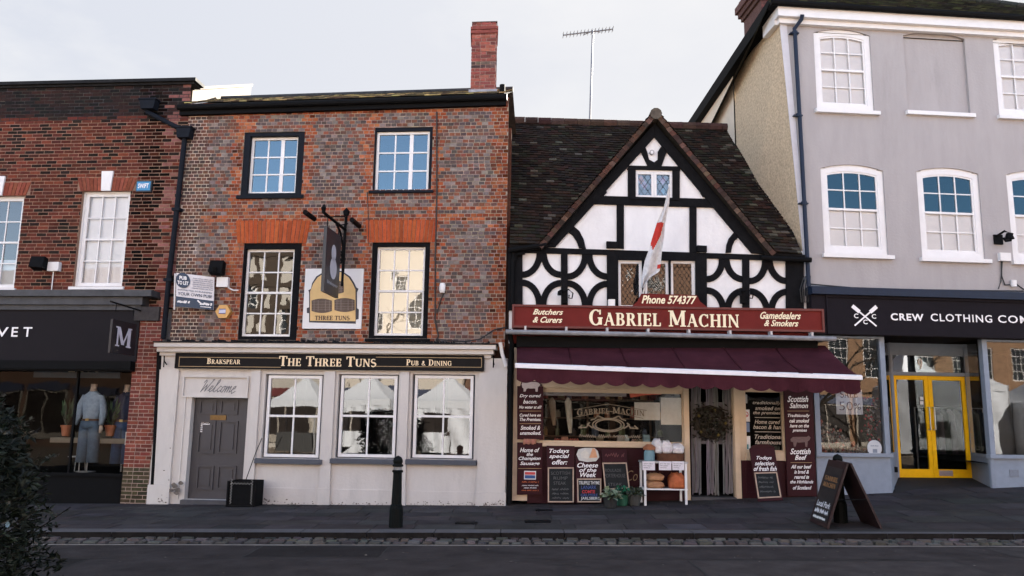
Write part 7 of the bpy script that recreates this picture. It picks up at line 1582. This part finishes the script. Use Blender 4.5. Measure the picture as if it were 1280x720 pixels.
for k in range(11): x = u0 - .6 + k * .14; mb = MB(); c = rr.choice([(.05, .045, .045), (.03, .04, .05), (.09, .08, .07), (.12, .1, .1), (.05, .06, .045)]); mb.rings([(x, 2.2, dz0 + .45, .035, .22), (x, 2.2, dz0 + 1.0, .04, .2), (x, 2.2, dz0 + 1.3, .035, .19), (x, 2.2, dz0 + 1.42, .015, .05)], 10, 0, c); mb.build('garment', M_cloth, RL, True)
# ------------------------------------------------------------------ hedge in the left foreground, drain covers
rh = random.Random(21)
HB = thing('shrub', 'dark leafy evergreen shrub in the left foreground at the kerb', 'shrub', WF, (-5.06, 7.0, -.15))
mb = MB(); cx_, cy_ = -5.06, 7.0
def hr(a, z): t = (z + .1) / 1.95; return (.98 - .45 * max(0, t - .55) ** 1.2 * 1.6) * (1 + .12 * math.sin(3 * a + z * 2.5) + .1 * math.sin(7 * a - z * 5) + .06 * math.sin(13 * a + z * 11))
for k in range(15000):
    a = rh.uniform(0, 2 * math.pi); z = rh.uniform(-.12, 1.74); r = hr(a, z) * min(1, rh.random() ** .22) ; r = max(r, 0) * (1 if z < 1.5 else max(0, 1 - (z - 1.5) / .42) ** .6)
    p = Vector((cx_ + r * math.cos(a), cy_ + r * math.sin(a) * .8, z + rh.gauss(0, .03))); d = Vector((math.cos(a) + rh.gauss(0, .7), math.sin(a) + rh.gauss(0, .7), rh.gauss(.25, .6))).normalized() * rh.uniform(.028, .055); s_ = d.cross(Vector((rh.gauss(0, 1), rh.gauss(0, 1), rh.gauss(.6, 1)))).normalized() * rh.uniform(.011, .02); n_ = d.cross(s_).normalized() * .006
    c = jit(rh.choice([(.006, .011, .007), (.008, .014, .009), (.004, .007, .005), (.013, .018, .013)]), .3, rh)
    mb.quad(p - d, p + s_ + n_, p + d, p, 0, c); mb.quad(p - d, p, p + d, p - s_ + n_, 0, c)
for k in range(70):
    a = rh.uniform(0, 6.28); z = rh.uniform(.2, 1.7); r = hr(a, z) * (1 if z < 1.5 else .7); p = Vector((cx_ + r * math.cos(a), cy_ + r * math.sin(a) * .8, z)); d = Vector((math.cos(a), math.sin(a) * .8, rh.uniform(0, .9))).normalized() * rh.uniform(.12, .3)
    mb.tube([p - d * .6, p, p + d], .004, 4, 0, (.01, .008, .006), False)
    for j in range(9):
        q = p + d * rh.uniform(.0, 1); e = Vector((rh.gauss(0, 1), rh.gauss(0, 1), rh.gauss(.3, .8))).normalized() * rh.uniform(.03, .055); s_ = e.cross(Vector((rh.gauss(0, 1), rh.gauss(0, 1), 1))).normalized() * .016; c = jit(rh.choice([(.008, .014, .009), (.016, .022, .016), (.03, .034, .03)]), .3, rh)
        mb.quad(q, q + e * .5 + s_, q + e, q + e * .5, 0, c); mb.quad(q, q + e * .5, q + e, q + e * .5 - s_, 0, c)
mb.build('foliage', M_leaf, HB)
mb = MB()
for k in range(46):
    a = rh.uniform(0, 6.28); r = rh.uniform(.3, .95); P = [Vector((cx_ + .1 * math.cos(a), cy_, -.15)), Vector((cx_ + r * .5 * math.cos(a), cy_ + r * .4 * math.sin(a), .5 + rh.uniform(0, .4))), Vector((cx_ + r * math.cos(a), cy_ + r * .8 * math.sin(a), rh.uniform(.5, 1.85)))]; mb.tube(P, [.02, .012, .004], 5)
mb.build('stem', mat('dark_twig', (.012, .009, .007), .9, .3, 20), HB)
mb = MB(); p = Vector((-3.95, 6.55, .72)); 
for k in range(8): a = k * .8; d = Vector((math.cos(a) * .014, -.01, math.sin(a) * .017)); e = Vector((-d.z, 0, d.x)) * .5; mb.quad(p, p + d + e, p + d * 1.5, p + d - e, 0, (.1, .16, .2))
mb.build('flower', M_leaf, HB)
for px, py, wd, dp, lb in ((583, 654, .34, .12, 'small rectangular iron cover in paving right of the bollard'), (672, 652, .4, .14, 'small rectangular iron cover in paving in front of the butcher boards'), (680, 638, .3, .1, 'tiny dark iron cover in the paving close to the butcher front'), (865, 622, .5, .1, 'dark iron cover strip in the paving beside the table')):
    p = ground(px, py); mb = MB(); mb.box(p.x - wd / 2, p.x + wd / 2, p.y - dp, p.y + dp, p.z - .02, p.z + .012); 
    o = mb.build('drain_cover', M_iron); tag(o, lb, 'drain cover', 'iron covers in the pavement')

# ------------------------------------------------------------------ the other side of the market place (seen in the window reflections)
def opposite(name, label, x0, x1, y, h, mwall, wins, dark=False, frame=M_white):
    F = Fac(x1, y, 180); T = thing(name, label, 'building', F, ((x1 - x0) / 2, 0, 0), 'houses across the market place'); wd = x1 - x0
    wins = [q for q in wins if q[1] > 3.9]; hs = []
    for (u, z, w_, hh_) in wins: hs.append((u, u + w_, z, z + hh_))
    mb = MB(); mb.wall(0, wd, -.5, h, hs, 0, .12); mb.quad((0, 0, -.5), (0, 0, h), (0, 8, h), (0, 8, -.5)); mb.quad((wd, 0, -.5), (wd, 8, -.5), (wd, 8, h), (wd, 0, h)); mb.build('wall', mwall, T)
    mb = MB(); mb.prism([(0 - .3, h), (wd + .3, h), (wd + .3, h + .15), (-.3, h + .15)], -.35, 0); mb.hexa([(-.3, -.35, h + .151), (wd + .3, -.35, h + .151), (wd + .3, 4, h + .151), (-.3, 4, h + .151), (-.3, 3.2, h + 2.2), (wd + .3, 3.2, h + 2.2), (wd + .3, 4, h + 2.2), (-.3, 4, h + 2.2)], 0); mb.build('roof', mat('far_roof', (.08, .06, .05), .9, .3, 3), T)
    n = max(2, int(wd / 3.4)); bw_ = wd / n; rk = random.Random(int(wd * 10)); fm = MB(); gm = MB(); sm = MB()
    for k in range(n):
        a = k * bw_ + .35; b = (k + 1) * bw_ - .35; fz = rk.uniform(2.6, 2.9)
        gm.box(a, b, -.06, -.002, .1, fz); fm.frame(a - .1, b + .1, .0, fz + .1, .1, -.12, -.003); fm.box((a + b) / 2 - .04, (a + b) / 2 + .04, -.11, -.061, .5, fz); fm.box(a, b, -.11, -.061, .05, .5); sm.box(a - .15, b + .15, -.2, -.003, fz + .11, fz + .62)
    fm.build('shopfront_frame', mat('far_shop_frame_%d' % (int(wd) % 3), ((.3, .27, .23), (.1, .13, .12), (.45, .42, .38))[int(wd) % 3], .6, .1, 3), T); gm.build('shop_glass', mat('far_dark_shopfront', (.025, .02, .018), .5, .4, 1, spec=.2), T); sm.build('shop_sign', mat('far_sign_%d' % (int(wd) % 2), ((.05, .06, .1), (.12, .03, .03))[int(wd) % 2], .6, .2, 2), T)
    for h_ in hs:
        mb = MB(); mb.frame(h_[0], h_[1], h_[2], h_[3], .07, .05, .1); n = 3
        for k in (1, 2): x = h_[0] + (h_[1] - h_[0]) * k / 3; mb.box(x - .015, x + .015, .06, .09, h_[2] + .07, h_[3] - .07)
        for k in (1, 2, 3): z = h_[2] + (h_[3] - h_[2]) * k / 4; mb.box(h_[0] + .07, h_[1] - .07, .055, .095, z - .018, z + .018)
        w_ = mb.build('window', frame, T); mb = MB(); mb.box(h_[0], h_[1], .11, .14, h_[2], h_[3]); mb.build('pane', mat('far_glass', (.03, .035, .04), .08, .2, 3, spec=.6), w_)
    return T
M_c = mat('cream_stucco_far', (.58, .52, .45), .85, .06, .6, stain=.08); M_bk = mat('brown_brick_far', (.15, .085, .055), .9, .3, 3, stain=.3); M_ob = mat('orange_brick_far', (.25, .15, .09), .9, .25, 2.5, stain=.25)
opposite('cream_house', 'cream house opposite with sash windows reflected in the pub panes', -17.2, -8.5, -16, 12.4, M_c, [(2.0, 6.6, 1.3, 2.4), (5.2, 6.4, 1.0, 1.6), (3.6, 9.3, .9, 1.3), (5.9, 9.2, .9, 1.2), (5.0, 3, 1.2, 2)])
T = opposite('half_timbered_house', 'dark half timbered house opposite reflected in the left pub window', -27, -17.3, -16, 12, mat('far_limewash', (.42, .39, .35), .85, .08, 1), [(1.5, 6.4, 1.6, 1.7), (5, 8.2, 1.4, 1.6)])
rr = random.Random(9)
for k in range(9): mb = MB(); x = .4 + k * 1.05; mb.prism([(x, 4.5), (x + .3, 4.5), (x + .3 + rr.uniform(-.5, .5), 12), (x + rr.uniform(-.5, .3), 12)], -.05 - .002 * k, .01); mb.build('timber', mat('far_brown_timber', (.05, .035, .025), .8, .3, 5), T)
for k in range(5): mb = MB(); mb.box(0, 9.7, -.1 - .002 * k, .01, 4.4 + k * 1.8, 4.75 + k * 1.8); mb.build('timber', mat('far_brown_timber', (.05, .035, .025), .8, .3, 5), T)
opposite('brick_house', 'brown brick house opposite the butcher with small white windows', -8.3, 13, -16, 12, M_bk, [(2, 5.5, 1.2, 2), (6, 5.5, 1.2, 2), (10, 5.5, 1.2, 2), (14, 5.5, 1.2, 2), (4, 9, 1.2, 1.6), (9, 9, 1.2, 1.6), (3, .2, 3, 2.8), (11, .2, 4, 2.8)])
opposite('orange_brick_house', 'orange brick house opposite with tall white windows facing the clothes shop', 13.2, 44, -16, 11.5, M_ob, [(1.6, 4.5, 1.2, 2.2), (4.2, 4.5, 1.2, 2.2), (6.8, 4.5, 1.2, 2.2), (9.4, 4.5, 1.2, 2.2), (12, 4.5, 1.4, 2.4), (14.6, 4.5, 1.4, 2.4), (17, 4.5, 1.4, 2.4), (19.4, 4.5, 1.4, 2.4), (21.8, 4.5, 1.2, 2.4), (24.4, 4.5, 1.2, 2.2), (27, 4.5, 1.2, 2.2), (6.8, 8, 1.2, 1.8), (12, 8, 1.4, 1.8), (17, 8, 1.4, 1.8), (21.8, 8, 1.2, 1.8), (4, .2, 4, 2.8), (14, .2, 5, 2.8)])
opposite('far_brick_house', 'long dark brick house opposite the dark shop window', -52, -27.3, -16, 9.5, M_bk, [(3, 5, 1.2, 2), (8, 5, 1.2, 2), (13, 5, 1.2, 2), (18, 5, 1.2, 2)])
M_tent = mat('white_tent_canvas', (.6, .625, .67), .8, .05, 1.2)
def stall(x, y, label, w_=3.0, sides=True, open_=True, m=M_tent, rot=0, h=2.3, pk=1.25):
    F = Fac(x, y, rot); T = thing('market_stall', label, 'market stall', F, (0, 0, 0), 'market stalls across the road'); a = w_ / 2
    ROOTORG[T.name] = (0, 0, 0)
    for sx in (-1, 1):
        for sy in (-1, 1): mb = MB(); mb.tube([(sx * a, sy * a, -.1), (sx * a, sy * a, h)], .03, 6); mb.build('leg', M_galv, T)
    mb = MB(); n = 8
    for k in range(4):
        c = [(-a, -a), (a, -a), (a, a), (-a, a)]; (x0, y0), (x1, y1) = c[k], c[(k + 1) % 4]
        for j in range(n):
            t0, t1 = j / n, (j + 1) / n; f = lambda t: h + pk * t ** 1.35
            mb.quad((x0 * (1 - t0), y0 * (1 - t0), f(t0)), (x1 * (1 - t0), y1 * (1 - t0), f(t0)), (x1 * (1 - t1), y1 * (1 - t1), f(t1)), (x0 * (1 - t1), y0 * (1 - t1), f(t1)))
        mb.quad((x0, y0, h - .3), (x1, y1, h - .3), (x1, y1, h), (x0, y0, h))
    mb.build('roof_canopy', m, T)
    if sides:
        mb = MB(); rr = random.Random(int(x * 10)); n = 26
        def wl(xa, ya, xb, yb, skip=None):
            for k in range(n):
                if skip and skip[0] < k / n < skip[1]:
                    s0, s1 = k / n, (k + 1) / n; q0, q1 = .15, 1.0
                    P = lambda s, z: (xa + (xb - xa) * s, ya + (yb - ya) * s + .04 * math.sin(s * 40), z); mb.quad(P(s0, .3), P(s1, .3), P(s1, 1.0), P(s0, 1.0)); mb.quad(P(s0, 1.75), P(s1, 1.75), P(s1, h - .3), P(s0, h - .3)); continue
                s0, s1 = k / n, (k + 1) / n
                for j in range(6):
                    z0, z1 = .3 + (h - .6) * j / 6, .3 + (h - .6) * (j + 1) / 6
                    P = lambda s, z: (xa + (xb - xa) * s + .03 * math.sin(z * 4 + s * 9), ya + (yb - ya) * s + .05 * math.sin(s * 23 + z * 3) + .03 * math.sin(s * 9 - z * 5), z); mb.quad(P(s0, z0), P(s1, z0), P(s1, z1), P(s0, z1))
        wl(-a, a, a, a, (.2, .62) if open_ else None); wl(-a, -a, -a, a); wl(a, a, a, -a, (.35, .8) if open_ else None)
        mb.build('side_wall', m, T)
    mb = MB(); mb.box(-a * .8, a * .8, -.3, .3, .0, .85, 0, (.05, .05, .05)); mb.build('counter', M_any, T)
stall(-13.6, -5.5, 'open white market stall with no sides left of the pub reflection', 2.6, False)
stall(-10.1, -5.2, 'white market stall with canvas sides opposite middle pub window', 3.2, True, True)
stall(-6.3, -4.6, 'white market stall with one side open opposite right pub window', 2.9, True, True)
stall(7.4, -4.2, 'white market stall opposite the butcher window', 2.8, True, False)
stall(24.9, -5.6, 'white market stall opposite the yellow clothes shop doors', 4.2, True, True, h=3.5, pk=2.1)
stall(28.8, -3.8, 'white market stall furthest right opposite the clothes shop', 3.4, True, True, h=2.7, pk=1.3)

# bare street trees on the far side, between the stalls and the houses
M_bark = mat('bare_bark', (.05, .04, .032), .9, .3, 8)
def bare_tree(x, y, h, seed, label):
    rr = random.Random(seed); T = thing('bare_tree', label, 'tree', WF, (x, y, -.1), 'bare trees across the road'); tr = MB(); cr_ = MB()
    def grow(p, d, L_, r, n):
        P = [p]; q = p
        for k in range(3): d = (d + Vector((rr.gauss(0, .14), rr.gauss(0, .14), rr.gauss(.03, .1)))).normalized(); q = q + d * L_ / 3; P.append(q)
        (tr if n > 4 else cr_).tube(P, [r, r * .9, r * .8, r * .65], 5, cap=False)
        if n:
            for k in range(2 if n > 2 else 3): e = (d + Vector((rr.gauss(0, .55), rr.gauss(0, .55), rr.gauss(.05, .3)))).normalized(); grow(q, e, L_ * rr.uniform(.6, .8), r * .6, n - 1)
    grow(Vector((x, y, -.1)), Vector((0, 0, 1)), h * .3, h * .018, 5); tr.build('trunk', M_bark, T); cr_.build('branches', M_bark, T)
bare_tree(21.0, -11, 9, 3, 'bare branched tree opposite the sale window'); bare_tree(30.5, -11, 9, 5, 'bare branched tree furthest right opposite the clothes shop'); bare_tree(-12.6, -12.5, 10, 8, 'bare branched tree before the cream house opposite')
